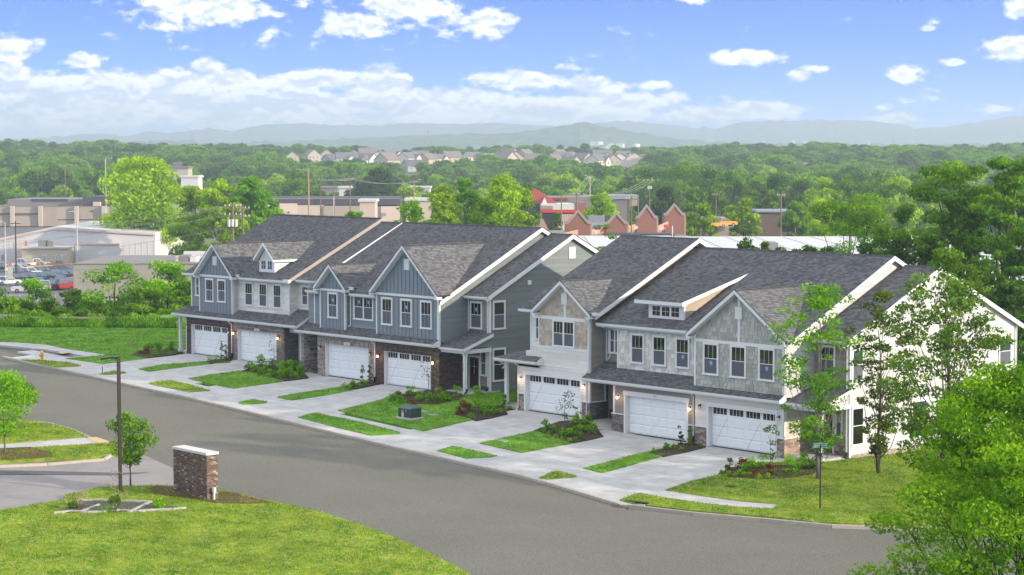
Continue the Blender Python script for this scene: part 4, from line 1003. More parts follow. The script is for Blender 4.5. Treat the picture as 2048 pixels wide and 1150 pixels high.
u.finish(M_SLATE)

# ================================================================== BLOCK B
ZB = -.80
u = Unit('left end townhouse of the right block with tan shake gable and off-white siding', 40, ZB)
C4, S4, R4 = 5.55, .478, 8.95
gx = 37.6; gy = ZB+.03
u.body(37.55, 43.25, .52, ZB, C4, S4, R4, 0)
u.wall.box(36.92, .02, ZB-.1, gx, 2.9, 2.38); u.wall.box(gx+W_, .02, ZB-.1, 43.25, 1.6, 3.0); u.wall.box(gx, .02, gy+2.28, gx+W_, .6, 3.0); u.wall.box(36.92, .02, 1.5, 38.8, 2.9, 2.5)
u.wall.box(38.82, .02, 2.3, 43.25, 1.6, 5.4); u.gwall(38.82, 43.25, 5.4, 38.6, 43.72, 5.58, 7.5, .02, 4.0, u.wall)
u.main_roof(37.0, 43.85, C4, S4, 0, R4); u.rake(43.87, C4, S4, -.1, R4, d=.24, sof=.5)
u.cross(38.6, 43.72, 5.58, 7.5, C4, S4)
u.shake(FY, (0, .0, 0), rect(38.85, 3.42, 40.02, 5.06), M_TANS); u.shake(FY, (0, .0, 0), rect(42.0, 3.42, 43.2, 5.06), M_TANS)
u.shake(FY, (0, .0, 0), [(38.86, 5.26), (41.05, 5.26), (41.05, u.gtop(41.05)), (38.86, u.gtop(38.86))], M_TANS); u.shake(FY, (0, .0, 0), [(41.22, 5.26), (43.2, 5.26), (43.2, u.gtop(43.2)), (41.22, u.gtop(41.22))], M_TANS)
mb = u.mb('board_panel', M_TANS); mb.box(38.82, .002, 3.3, 43.25, .018, 5.4); u.gwall(38.84, 43.24, 5.4, 38.6, 43.72, 5.58, 7.5, .002, .016, mb)
u.lap(FY, (0, .0, 0), rect(38.83, 2.0, 43.25, 3.28), M_OFF); u.lap(FY, (0, .0, 0), rect(36.92, gy+2.55, 43.25, 2.0), M_OFF)
u.lap(FY, (0, .0, 0), rect(36.92, .32, gx-.14, gy+2.55), M_OFF); u.lap(FY, (0, .0, 0), rect(gx+W_+.14, .3, 43.25, gy+2.55), M_OFF)
u.stone(FY, (0, .0, 0), rect(36.88, ZB-.05, gx-.14, .27), M_ST); u.stone(FY, (0, .0, 0), rect(gx+W_+.14, ZB-.05, 43.25, .25), M_ST)
u.board('stone_cap', FY, (0, 0, 0), 36.86, .27, gx-.13, .33, 0, .06); u.board('stone_cap', FY, (0, 0, 0), gx+W_+.13, .25, 43.29, .31, 0, .06)
u.board('band_board', FY, (0, 0, 0), 38.78, 3.28, 43.27, 3.42, 0, .04); u.board('band_board', FY, (0, 0, 0), 38.2, 5.06, 43.2, 5.26, 0, .04); u.board('king_post', FY, (0, 0, 0), 41.06, 5.26, 41.22, 7.2, 0, .04)
u.board('corner_board', FY, (0, 0, 0), 38.78, 2.4, 38.88, 3.28, 0, .045); u.board('corner_board', FY, (0, 0, 0), 38.78, 3.42, 38.86, 5.06, 0, .045); u.board('corner_board', FY, (0, 0, 0), 43.15, 2.2, 43.29, 5.45, 0, .045); u.board('corner_board', FX, (43.25, 0, 0), -.04, 2.0, .1, 5.4, 0, .04)
u.lap(FY, (0, .5, 0), rect(37.55, 2.7, 38.8, 5.45), M_OFF); u.board('corner_board', FY, (0, .5, 0), 37.5, 2.8, 37.62, 5.45, 0, .04)
u.window(FY, (0, .48, 0), 37.95, 3.65, 38.72, 5.2, style='none'); u.window(FY, (0, 0, 0), 40.04, 3.42, 41.99, 5.1, n_=2)
u.vent(FY, (0, -.04, 0), 40.88, 6.02, 41.38, 6.7)
u.garage(gx, gy, style='carriage'); u.lamp(37.22, 1.18, plate=True); u.lamp(42.85, 1.2, plate=True)
pz4 = lambda y: 2.42+.55*(y+.45)
u.roofplane([(35.2, -.45, pz4(-.45)), (39.15, -.45, pz4(-.45)), (39.15, .5, pz4(.5)), (37.3, .5, pz4(.5))], th=.1)
u.roofplane([(35.2, 3.0, pz4(-.45)), (35.2, -.45, pz4(-.45)), (37.3, .5, pz4(.5)), (37.3, 3, pz4(.9))], th=.1)
u.gutter(35.15, 39.1, -.45, pz4(-.45)); u.soffit(35.3, 39.0, -.42, .0, 2.28); u.soffit(35.3, 36.9, 0, 3, 2.28)
mb = MB(); mb.prism([V(39.15, -.5, 2.22), V(39.15, 0, 2.22), V(39.15, 0, 2.72), V(39.15, -.5, 2.44)], (.04, 0, 0)); u.part('rake_board', mb, M_TRIM)
u.post(35.55, .25, ZB+.1, 2.26, number='1029'); u.downspout(36.95, .0, 2.35, ZB+.1, yo=.42); u.downspout(35.4, .25, 2.3, 1.7, yo=.5); u.downspout(43.18, 0, 5.4, 2.1, yo=.35); u.downspout(43.05, 0, 2.1, ZB+.1, yo=.1)
mb = MB(); mb.box(37.0, -.12, 5.42, 38.7, .0, 5.55); mb.box(36.95, .9, 5.85, 37.1, 1.05, 6.0); u.part('gutter', mb, M_GUT); mb = MB(); mb.box(43.6, -.3, 5.5, 44.0, .1, 5.68); u.part('gutter_end', mb, M_GUT)
u.soffit(37.1, 38.8, 0, .5, 5.4)
u.lap(FX, (43.25, 0, 0), [(.02, 2.0), (1.35, 2.0), (1.35, C4+S4*1.35-.2), (.02, C4-.15)], M_TAUP); u.lap(FX, (43.25, 0, 0), rect(.02, .3, 1.35, 2.0), M_TAUP)
u.lap(FX, (43.25, 0, 0), [(1.35, 4.9), (R4, 4.6+S4*(R4)), (R4, C4+S4*R4-.2), (1.35, C4+S4*1.35-.2)], mat('tan_gable_siding', (.40, .32, .245), rough=.7, tint=.06))
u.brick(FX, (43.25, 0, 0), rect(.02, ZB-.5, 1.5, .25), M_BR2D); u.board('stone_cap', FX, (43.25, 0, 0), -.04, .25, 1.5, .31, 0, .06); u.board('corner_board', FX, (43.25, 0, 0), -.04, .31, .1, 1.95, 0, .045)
u.board('corner_board', FX, (43.25, 0, 0), 1.22, .31, 1.35, 1.95, 0, .045)
u.finish(M_OFF)

# ---- unit 6
ZC = -1.30
u = Unit('middle townhouse of the right block with wide shed dormer and plain panelled garage door', 48, ZC)
C5, S5, R5 = 4.89, .476, 9.2
gx = 46.3; gy = -1.29
u.body(43.27, 45.2, 1.62, ZC-.1, C5, S5, R5, 0); u.body(45.2, 51.8, .82, ZC, C5, S5, R5, 0)
u.wall.box(43.3, 1.32, 2.0, 45.3, 1.8, 5.3)
u.wall.box(45.2, .02, ZC-.1, gx, 1.8, 1.88); u.wall.box(gx+W_, .02, ZC-.1, 51.8, .9, 1.88); u.wall.box(gx, .02, gy+2.28, gx+W_, .9, 1.88)
u.main_roof(43.3, 51.8, C5, S5, .35, R5)
u.lap(FY, (0, 1.3, 0), rect(43.3, 2.6, 45.0, 5.4), M_TAUP); u.shake(FY, (0, .8, 0), rect(44.85, 2.4, 51.8, 5.05), M_WSH)
u.wall.box(44.85, .82, 2.2, 45.3, 1.5, 5.1)
u.board('corner_board', FY, (0, .8, 0), 44.8, 2.4, 44.9, 5.0, 0, .045); u.board('corner_board', FY, (0, 1.3, 0), 43.35, 2.6, 43.43, 5.1, 0, .04)
u.window(FY, (0, 1.28, 0), 43.57, 3.18, 44.66, 4.75, n_=2, style='bars')
for a, k in ((45.94, 'both'), (47.71, 'bars'), (49.55, 'both')): u.window(FY, (0, .77, 0), a, 2.80, a+1.12, 4.6, style=k, sticker='low' if a > 49 else None)
u.lap(FY, (0, .0, 0), rect(45.3, .0, gx-.14, gy+2.55), M_TAUP); u.lap(FY, (0, .0, 0), rect(gx+W_+.14, -.22, 51.78, gy+2.55), M_TAUP); u.lap(FY, (0, 0, 0), rect(45.3, gy+2.55, 51.78, 1.72), M_TAUP)
u.lap(FY, (0, 0, 0), rect(45.3, -.15, gx-.14, .0), M_TAUP)
u.brick(FY, (0, 0, 0), rect(45.15, ZC-.05, gx-.14, -.2), M_BR2); u.brick(FY, (0, 0, 0), rect(gx+W_+.14, ZC-.05, 51.78, -.28), M_BR2)
u.board('stone_cap', FY, (0, 0, 0), 45.12, -.2, gx-.13, -.14, 0, .06); u.board('stone_cap', FY, (0, 0, 0), gx+W_+.13, -.28, 51.8, -.22, 0, .06); u.board('corner_board', FY, (0, 0, 0), 45.28, -.14, 45.42, 1.68, 0, .045)
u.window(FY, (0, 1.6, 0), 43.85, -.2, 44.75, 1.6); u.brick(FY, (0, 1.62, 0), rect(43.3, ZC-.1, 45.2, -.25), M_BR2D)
u.garage(gx, gy, style='plain'); u.lamp(45.75, .82, plate=True); u.lamp(51.5, .66, plate=True)
text('1031', .15, V(48.7, -.056, gy+2.36), (R(90), 0, 0), mat('grey_number', (.12, .14, .15), rough=.5), u.t, 'house_number')
pz5 = lambda y: 1.80+.5*(y+.45)
u.roofplane([(43.05, -.45, pz5(-.45)), (51.8, -.45, pz5(-.45)), (51.8, 1.32, pz5(1.32)), (43.28, 1.32, pz5(1.32))], th=.1)
u.gutter(43.02, 51.8, -.45, pz5(-.45)); u.soffit(43.3, 51.8, -.42, .0, 1.66); u.soffit(43.3, 45.2, 0, 1.6, 1.66)
u.gutter(43.5, 51.5, .35, C5+S5*.35); u.soffit(43.4, 51.6, .35, 1.3, C5+S5*.35-.15)
u.downspout(43.75, 1.28, 4.95, 2.85, yo=.85); u.downspout(51.72, 0, 1.75, ZC+.1, yo=.42, dark=.25)
# shed dormer
dl, dr, dy = 46.9, 49.68, 1.3
u.wall.prism([(dl, dy+.02, 5.2), (dl, 6.4, 5.2), (dl, 6.4, 7.83), (dl, dy+.02, 6.52)], (dr-dl, 0, 0))
sd2 = lambda y: 6.56+.255*(y-.85)
u.roofplane([(dl-.75, .85, sd2(.85)), (dr+.3, .85, sd2(.85)), (dr+.3, 7.0, sd2(7.0)), (dl-.75, 7.0, sd2(7.0))], th=.09)
mb = MB(); mb.box(dl-.75, .82, 6.36, dr+.3, .85, 6.56); u.part('fascia', mb, M_TRIM)
mb = MB(); mb.prism([V(dr+.3, .82, 6.34), V(dr+.3, 7.2, sd2(7.2)-.18), V(dr+.3, 7.2, sd2(7.2)+.01), V(dr+.3, .82, 6.57)], (.035, 0, 0)); u.part('rake_board', mb, M_TRIM)
mb = MB(); mb.box(dl-.7, .86, 6.36, dr+.28, dy, 6.40); u.part('soffit', mb, M_TRIM)
mb = MB(); mb.fbox(V(0, dy, 0), *FY, dl, 5.42, dr, 6.38, 0, .035); f = u.part('dormer_face', mb, M_TRIM)
for i in range(3):
    a = dl+.32+i*.76
    mb = MB(); mb.fbox(V(0, dy, 0), *FY, a, 5.68, a+.6, 6.22, .036, .039); mb.obj('window_recess', M_DARK, f)
    mb = MB(); mb.fbox(V(0, dy, 0), *FY, a, 5.68, a+.6, 6.22, .041, .044); mb.obj('pane', GLASS, f)
    mb = MB(); mb.fbox(V(0, dy, 0), *FY, a+.29, 5.68, a+.31, 6.22, .045, .05); mb.fbox(V(0, dy, 0), *FY, a, 5.94, a+.29, 5.96, .045, .05); mb.fbox(V(0, dy, 0), *FY, a+.31, 5.94, a+.6, 5.96, .045, .05); mb.obj('muntin', M_TRIM, f)
u.lap(FX, (dr, 0, 0), [(dy, 5.3), (6.3, 7.7), (6.3, 7.75), (dy, 6.42)], mat('tan_gable_siding', (.40, .32, .245))); u.board('corner_board', FX, (dr, 0, 0), dy-.035, 5.42, dy+.1, 6.38, 0, .035)
u.finish(M_TAUP)

# ---- unit 7
u = Unit('rightmost townhouse with big grey shake gable, stone base and white side wall', 55, ZC)
gx = 52.85; gy = -1.33
u.body(51.8, 58.35, .5, ZC-.1, C5, S5, R5, 0)
u.wall.box(51.8, .02, 1.5, 58.33, .6, 4.7); u.gwall(51.8, 58.33, 4.7, 51.5, 58.72, 5.0, 7.64, .02, 4.6, u.wall)
u.wall.box(51.8, .02, ZC-.1, gx, .9, 1.88); u.wall.box(gx+W_, .02, ZC-.1, 58.33, 2.9, 1.88); u.wall.box(gx, .02, gy+2.28, gx+W_, .9, 1.88)
u.main_roof(51.8, 58.65, C5, S5, .1, R5); u.rake(58.67, C5, S5, 0, R5, d=.25, sof=.27)
u.cross(51.5, 58.72, 5.0, 7.64, C5, S5)
u.shake(FY, (0, 0, 0), rect(51.85, 1.95, 58.25, 4.54), M_GSH)
u.shake(FY, (0, 0, 0), [(51.85, 4.72), (55.0, 4.72), (55.0, u.gtop(55.0)), (51.85, u.gtop(51.85))], M_GSH); u.shake(FY, (0, 0, 0), [(55.15, 4.72), (58.25, 4.72), (58.25, u.gtop(58.25)), (55.15, u.gtop(55.15))], M_GSH)
u.board('band_board', FY, (0, 0, 0), 51.78, 4.54, 58.27, 4.72, 0, .042); u.board('king_post', FY, (0, 0, 0), 55.0, 4.72, 55.15, 7.3, 0, .042)
u.board('corner_board', FY, (0, 0, 0), 51.74, 2.0, 51.87, 4.95, 0, .045); u.board('corner_board', FY, (0, 0, 0), 58.22, -.2, 58.38, 4.95, 0, .045); u.board('corner_board', FX, (58.35, 0, 0), -.045, -.2, .13, 4.95, 0, .04)
for a in (52.42, 54.46, 56.51): u.window(FY, (0, -.02, 0), a, 2.72, a+1.18, 4.56, style='both', sticker='low' if a != 54.46 else None)
u.vent(FY, (0, -.042, 0), 54.83, 5.99, 55.32, 6.67)
u.lap(FY, (0, 0, 0), rect(51.82, -.22, gx-.14, gy+2.55), M_OFF); u.lap(FY, (0, 0, 0), rect(gx+W_+.14, -.3, 58.3, gy+2.55), M_OFF); u.lap(FY, (0, 0, 0), rect(51.82, gy+2.55, 58.3, 1.72), M_OFF)
u.stone(FY, (0, 0, 0), rect(51.78, ZC-.1, gx-.14, -.28), M_ST); u.stone(FY, (0, 0, 0), rect(gx+W_+.14, ZC-.1, 58.37, -.35), M_ST)
u.board('stone_cap', FY, (0, 0, 0), 51.76, -.28, gx-.13, -.22, 0, .06); u.board('stone_cap', FY, (0, 0, 0), gx+W_+.13, -.35, 58.4, -.29, 0, .06)
u.garage(gx, gy, style='carriage'); u.lamp(52.25, .85, lit=False, plate=True); u.lamp(58.05, .76, lit=False, plate=True)
u.roofplane([(51.8, -.45, pz5(-.45)), (58.4, -.45, pz5(-.45)), (58.4, .02, pz5(.02)), (51.8, .02, pz5(.02))], th=.1)
u.gutter(51.8, 58.38, -.45, pz5(-.45)); u.soffit(51.8, 58.3, -.42, .0, 1.66)
mb = MB(); mb.prism([V(58.4, -.52, 1.62), V(58.4, 0, 1.62), V(58.4, 0, 2.1), V(58.4, -.52, 1.8)], (.04, 0, 0)); u.part('rake_board', mb, M_TRIM)
mb = MB(); mb.box(58.6, -.25, 4.92, 59.05, .1, 5.08); u.part('gutter_end', mb, M_GUT); u.downspout(58.4, .12, 4.95, 1.75, yo=.02)
u.lap(FX, (58.35, 0, 0), [(.02, 1.9), (2.5, 1.9), (2.5, C5+S5*2.5-.2), (.02, C5-.15)], M_WHIT)
u.lap(FX, (58.35, 0, 0), [(2.5, 4.9), (R5, 4.9+S5*(R5-2.5)), (R5, C5+S5*R5-.2), (2.5, C5+S5*2.5-.2)], M_WHIT)
u.lap(FX, (58.35, 0, 0), [(R5, 7.9), (R5+1.5, 8.3), (R5+1.5, C5+S5*(R5-1.5)-.2), (R5, C5+S5*R5-.2)], M_WHIT)
u.lap(FX, (58.35, 0, 0), rect(.02, -.29, 2.48, 1.66), M_CREAM); u.stone(FX, (58.35, 0, 0), rect(.0, -1.5, 2.48, -.35), M_STW); u.board('stone_cap', FX, (58.35, 0, 0), -.05, -.35, 2.48, -.29, 0, .06)
C6, S6, R6 = 4.17, .448, 10.15
u.body(58.35, 60.8, 2.52, -1.5, C6, S6, R6, 1.9, yb=18.1)
u.main_roof(58.4, 61.1, C6, S6, 1.95, R6); u.rake(61.12, C6, S6, 1.85, R6, d=.25, sof=.27)
u.lap(FX, (60.8, 0, 0), [(2.5, -1.2), (18.1, -1.2), (18.1, C6+S6*(2*R6-18.1)-.2), (R6, C6+S6*R6-.2), (2.5, C6+S6*2.5-.2)], M_WHIT)
u.brick(FX, (60.82, 0, 0), rect(2.5, -1.75, 18.1, -1.2), mat('foundation_brick', (.30, .24, .19), rough=.9, tint=.2, col2=(.40, .33, .27)))
u.lap(FY, (0, 2.5, 0), rect(58.4, 2.3, 60.8, 5.0), M_TAUP); u.gutter(58.5, 61.1, 1.95, C6+S6*1.95); u.soffit(58.4, 61.1, 1.95, 2.5, C6+S6*1.95-.15)
u.board('corner_board', FY, (0, 2.5, 0), 60.66, -1.35, 60.83, 4.9, 0, .045); u.board('corner_board', FX, (60.8, 0, 0), 2.455, -1.35, 2.6, 4.9, 0, .04)
u.window(FY, (0, 2.48, 0), 58.75, 3.1, 59.85, 4.7); 
u.window(FX, (60.82, 0, 0), 2.60, 2.75, 3.66, 4.6, style='blind'); u.window(FX, (60.82, 0, 0), 2.62, -.75, 3.74, 1.42, style='blind', lower='glass')
u.window(FX, (60.82, 0, 0), 7.95, -.8, 9.42, 1.35, style='blind', n_=1); u.window(FX, (60.82, 0, 0), 16.3, 2.6, 17.62, 4.38, style='blind')
u.vent(FX, (60.82, 0, 0), 9.75, 7.1, 10.3, 7.9)
u.downspout(60.7, 2.45, 4.85, -1.3, yo=.45, dark=.15); u.downspout(60.86, 18.0, 5.3, -1.3, yo=.1, dirn='x')
pq = lambda y: 1.72+.30*(y-.1)
u.roofplane([(58.4, .0, pq(0)), (61.0, .0, pq(0)), (61.0, 2.5, pq(2.5)), (58.4, 2.5, pq(2.5))], th=.1)
u.gutter(58.42, 61.0, .0, pq(0)); u.soffit(58.4, 60.9, 0.03, 2.48, 1.5)
mb = MB(); mb.prism([V(61.0, -.02, pq(0)-.2), V(61.0, 2.5, pq(2.5)-.2), V(61.0, 2.5, pq(2.5)), V(61.0, -.02, pq(0))], (.04, 0, 0)); u.part('rake_board', mb, M_TRIM)
mb = MB(); mb.prism([V(60.75, .1, 1.62), V(60.75, 2.5, 1.62), V(60.75, 2.5, pq(2.5)-.1)], (.05, 0, 0)); u.part('porch_gable', mb, M_WHIT)
mb = MB(); mb.box(58.45, .12, 1.34, 60.85, .32, 1.6); mb.box(60.65, .32, 1.34, 60.85, 2.48, 1.6); u.part('porch_beam', mb, M_TRIM)
u.post(60.4, .6, -1.35, 1.34, w=.2, number='1033'); u.downspout(60.7, .5, 1.6, -1.3, yo=.4)
u.front_door(FY, (0, 2.48, 0), 58.78, -1.22, h=2.15); u.window(FY, (0, 2.48, 0), 59.85, -.32, 60.4, 1.42, style='both'); u.stone(FY, (0, 2.5, 0), rect(59.72, -1.35, 60.62, -.36), M_ST)
u.lap(FY, (0, 2.5, 0), rect(58.4, -.36, 60.66, 1.5), M_CREAM); u.stone(FY, (0, 2.5, 0), rect(58.4, -1.35, 58.7, -.36), M_ST)
u.finish(M_WHIT)
# ------------------------------------------------------------------ vegetation builders
def leafm(name, a, b, tr=.35): return mat(name, a, tint=.28, col2=b, trans=tr, noise=.12, nscale=.5, objvar=.10)
L_GREEN = leafm('green_leaves', (0.082, 0.200, 0.010), (0.185, 0.33, 0.016))
L_YEL = leafm('yellow_green_leaves', (0.185, 0.340, 0.008), (0.36, 0.50, 0.012))
L_DARK = leafm('dark_leaves', (0.040, 0.112, 0.012), (0.105, 0.21, 0.018))
L_BRIGHT = leafm('bright_leaves', (0.110, 0.30, 0.010), (0.24, 0.46, 0.016))
L_MAPLE = leafm('maple_leaves', (.085, .235, .010), (.26, .42, .016))
L_OLIVE = leafm('olive_leaves', (0.080, 0.160, 0.018), (0.165, 0.270, 0.030))
L_BRONZE = leafm('bronze_green_leaves', (0.055, 0.115, 0.015), (0.135, 0.185, 0.030))
L_RED = leafm('red_leaves', (0.168, 0.042, 0.022), (0.264, 0.096, 0.043))
L_FAR = leafm('woodland_leaves', (0.057, 0.128, 0.020), (0.112, 0.195, 0.027))
L_CON = leafm('conifer_needles', (0.028, 0.070, 0.018), (0.063, 0.119, 0.025), .15)
M_BARK = mat('bark', (.10, .075, .055), rough=.95, noise=.3, nscale=5, bump=.6, bscale=20)
M_BARKD = mat('dark_bark', (.035, .028, .024), rough=.95, noise=.3, nscale=5, bump=.6, bscale=20)
M_BARKG = mat('grey_bark', (.17, .155, .14), rough=.95, noise=.3, nscale=5)
def leaf_quads(c, size, g, up=.35, asp=.55, jit=.35):
    """c (n,3) centres -> (4n,3) folded leaf-like quads"""
    n = len(c); d = g.normal(size=(n, 3)); d /= np.linalg.norm(d, axis=1)[:, None]
    nn = g.normal(size=(n, 3)); nn[:, 2] += up*2; nn -= d*(nn*d).sum(1)[:, None]; nn /= np.linalg.norm(nn, axis=1)[:, None]+1e-9
    w = np.cross(d, nn); s = (size*(1+g.uniform(-jit, jit, n)))[:, None]
    v = np.empty((n, 4, 3)); v[:, 0] = c-d*s; v[:, 1] = c+w*s*asp+nn*s*.12; v[:, 2] = c+d*s; v[:, 3] = c-w*s*asp+nn*s*.12
    return v.reshape(-1, 3)
def clumps(g, nc, shape, hollow=.45):
    """clump centres in a unit crown (z 0..1), r(z) profile"""
    out_ = []
    while len(out_) < nc:
        z = g.uniform(0, 1); r = np.interp(z, [0, .15, .4, .7, .9, 1], shape)
        rr = r*math.sqrt(g.uniform(hollow**2, 1)); a = g.uniform(0, 2*math.pi)
        if r > .02: out_.append((rr*math.cos(a), rr*math.sin(a), z))
    return np.array(out_)
SH_OVAL = [.45, .80, 1.0, .85, .5, .12]; SH_ROUND = [.55, .9, 1.0, .9, .6, .2]; SH_CONE = [1.0, .95, .72, .42, .18, .03]
SH_VASE = [.35, .6, .85, 1.0, .8, .35]; SH_COL = [.7, 1.0, .95, .8, .55, .15]; SH_FLAT = [.5, .9, 1, 1, .85, .5]
def make_tree(name, label, loc, h, rad, base=.2, shape=SH_OVAL, nc=60, nl=5000, leaf=.35, m=None, bark=None, seed=1, crad=.22, group=None, trunk_r=None, lean=0.0, hollow=.45, limbs=14, squash=.75, cat='tree', limb_r=.28, rough=.25):
    g = np.random.default_rng(seed); m = m or L_GREEN; bark = bark or M_BARK
    t = thing(name, label, cat, loc, group)
    ch = h*(1-base); cc = clumps(g, nc, shape, hollow)
    cc = cc*np.array([rad, rad, ch*.93])+np.array([0, 0, h*base])
    cc[:, :2] *= (1+g.normal(size=(nc, 1))*rough*.4)
    cc[:, 0] += lean*cc[:, 2]
    rs = crad*rad*(1+g.uniform(-.4, .5, nc)); wts = rs**2; wts /= wts.sum()
    idx = g.choice(nc, nl, p=wts); d = g.normal(size=(nl, 3)); d /= np.linalg.norm(d, axis=1)[:, None]
    r = rs[idx]*g.uniform(.25, 1, nl)**.5*1.15; p = cc[idx]+d*r[:, None]*np.array([1.15, 1.15, squash])
    ct = g.uniform(-.30, .30, nc)
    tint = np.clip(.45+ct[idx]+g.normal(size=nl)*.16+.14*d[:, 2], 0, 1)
    quads_np('crown', leaf_quads(p, leaf, g), tint, m, t)
    mb = MB(); tr = trunk_r or h*.018
    top = h*(base+.72*(1-base)); k = 5; pts = [V(lean*top*i/k+(g.normal()*rad*.03 if i else 0), g.normal()*rad*.03 if i else 0, top*i/k-(.15 if i == 0 else 0)) for i in range(k+1)]
    mb.tube(pts, [tr*(1.25 if i == 0 else 1)*(1-.8*i/k) for i in range(k+1)], n=7)
    for j in g.choice(nc, min(limbs, nc), replace=False):
        c = Vector(cc[j]); zz = max(h*base*.75, c.z-ch*.28-Vector((c.x, c.y, 0)).length*.35); zz = min(zz, top*.95); f = zz/top
        i0 = min(int(f*k), k-1); a = pts[i0].lerp(pts[i0+1], f*k-i0); q = a.lerp(c, .5)+V(0, 0, -.06*ch+g.normal()*.02*h)
        r0 = tr*(1-.8*f)*(limb_r+.3); mb.tube([a, q, c], [r0, r0*.6, r0*.22], n=5)
    mb.obj('trunk', bark, t, smooth_=True)
    return t
def shrub(label, loc, h, w, m, seed, nl=160, leaf=.07, name='shrub', cat='shrub', group='young shrubs in the mulch beds', shape=SH_ROUND, nc=9):
    t = make_tree(name, label, loc, h, w/2, base=.05, shape=shape, nc=nc, nl=nl, leaf=leaf, m=m, bark=M_BARKD, seed=seed, crad=.45, group=group, trunk_r=.012, limbs=5, hollow=.1, cat=cat)
    for c in t.children: c.name = 'foliage' if c.name.startswith('crown') else 'stem'
    return t

# ------------------------------------------------------------------ things on the street
def P3(px, py, off=0.0): return gp(px, py, off)
# street lamp in the foreground
p = P3(241, 985); lp = thing('street_lamp', 'tall square bronze street lamp with flat arm beside the side road', 'street lamp', p)
M_BRZ = mat('bronze_metal', (.035, .028, .026), rough=.5, metal=.3, noise=.1)
H_ = 6.75; d2 = RT.copy(); d2.z = 0; d2.normalize()
mb = MB(); mb.box(-.075, -.075, 0, .075, .075, H_); o = mb.obj('pole', M_BRZ, lp); o.rotation_euler = (0, 0, YAW+.5)
mb = MB(); mb.box(-.2, -.2, -.05, .2, .2, .06); mb.obj('base_plate', M_BRZ, lp)
mb = MB(); mb.beam(V(0, 0, H_-.05), d2*-.32+V(0, 0, H_-.02), .08, .08); mb.obj('arm', M_BRZ, lp)
mb = MB(); a = d2*-.30+V(0, 0, H_+.0); b = d2*-.86+V(0, 0, H_-.06); s_ = V(-d2.y, d2.x, 0)*.17
mb.hexa([a-s_*.8+Z_*-.10, a+s_*.8+Z_*-.10, b+s_+Z_*-.10, b-s_+Z_*-.10][::-1], [a-s_*.7, a+s_*.7, b+s_*.9+Z_*-.02, b-s_*.9+Z_*-.02][::-1]); hd = mb.obj('lamp_head', M_BRZ, lp)
mb = MB(); c = (a+b)/2+Z_*-.115; mb.hexa([c-s_*.6-d2*.18, c+s_*.6-d2*.18, c+s_*.6+d2*.18, c-s_*.6+d2*.18], [c-s_*.6-d2*.18+Z_*.02, c+s_*.6-d2*.18+Z_*.02, c+s_*.6+d2*.18+Z_*.02, c-s_*.6+d2*.18+Z_*.02]); mb.obj('lens', mat('lamp_lens', (.6, .62, .6), rough=.2), hd)

# brick monument wall
pa = P3(348, 984); mo = thing_at('monument_wall', 'free-standing brown brick monument wall with white stone cap on the lawn', 'brick wall', pa)
x0, y0, z0 = pa; L, Wd, Hh = 2.95, .62, 2.28
M_MBR = bricks('antique_brick', (.095, .058, .044), (.20, .13, .10), (.30, .26, .23)); M_MMO = mat('antique_mortar', (.29, .235, .19), rough=.95, noise=.15)
mb = MB(); mb.box(x0, y0, z0-.4, x0+L, y0+Wd, z0+Hh-.12); mb.obj('wall_core', M_MMO, mo)
mb = MB(); pieces(mb, V(0, y0, 0), *FY, rect(x0, z0-.3, x0+L, z0+Hh-.14), .0762, .203, h=.012, hj=.006, gu=.012, gv=.012, tr=(0, 1))
pieces(mb, V(x0+L, 0, 0), *FX, rect(y0, z0-.3, y0+Wd, z0+Hh-.14), .0762, .203, h=.012, hj=.006, gu=.012, gv=.012)
pieces(mb, V(0, y0+Wd, 0), -X_, Z_, Y_, rect(-x0-L, z0-.3, -x0, z0+Hh-.14), .0762, .203, h=.012, gu=.012, gv=.012)
pieces(mb, V(x0, 0, 0), -Y_, Z_, -X_, rect(-y0-Wd, z0-.3, -y0, z0+Hh-.14), .0762, .203, h=.012, gu=.012, gv=.012)
mb.obj('brick_courses', M_MBR, mo, kind='stuff')
mb = MB(); mb.box(x0-.05, y0-.05, z0+Hh-.12, x0+L+.05, y0+Wd+.05, z0+Hh); mb.obj('coping', mat('cap_stone', (.58, .57, .55), rough=.8, noise=.04), mo)
# electric outlet post beside it
q = V(x0+L+.16, y0+.3, G(x0+L+.16, y0+.3)); oo = thing('outlet_post', 'small white electrical outlet post beside the brick monument wall', 'outlet', q)
mb = MB(); mb.box(-.035, -.035, -.1, .035, .035, .5); mb.obj('post', M_TRIM, oo); mb = MB(); mb.box(-.09, -.06, .42, .09, .06, .66); mb.obj('box', M_TRIM, oo); mb = MB(); mb.box(-.2, -.05, .36, -.1, .05, .58); mb.obj('flood_light', M_RUST, oo)

# white zigzag planter frame in the foreground lawn
M_PLS = mat('planter_stone', (.40, .375, .34), rough=.85, noise=.12, nscale=4)
pt = thing_at('planter_border', 'low white stone planter border laid in triangles in front of the lamp', 'planter', P3(240, 1015))
def pbeam(pts, w=.15, h=.045):
    g_ = [gp(*k) for k in pts]
    for a, b in zip(g_, g_[1:]):
        n_ = max(1, int((b-a).length/.42))
        for i in range(n_):
            c1 = a.lerp(b, i/n_)+Z_*(.09+h+random.uniform(-.01, .01)); c2 = a.lerp(b, (i+1)/n_)+Z_*(.09+h); dd = (c2-c1).normalized()*.008
            mb = MB(); mb.beam(c1+dd, c2-dd, w*random.uniform(.9, 1.1), h+.12); mb.obj('stone', M_PLS, pt)
pbeam([(107, 1030), (140, 1026), (175, 1028), (205, 1027), (240, 1024), (275, 1026), (310, 1023), (345, 1022), (372, 1019)]); pbeam([(152, 1004), (200, 1003), (302, 1007)]); pbeam([(160, 1028), (198, 1013)]); pbeam([(258, 1028), (302, 1007)])
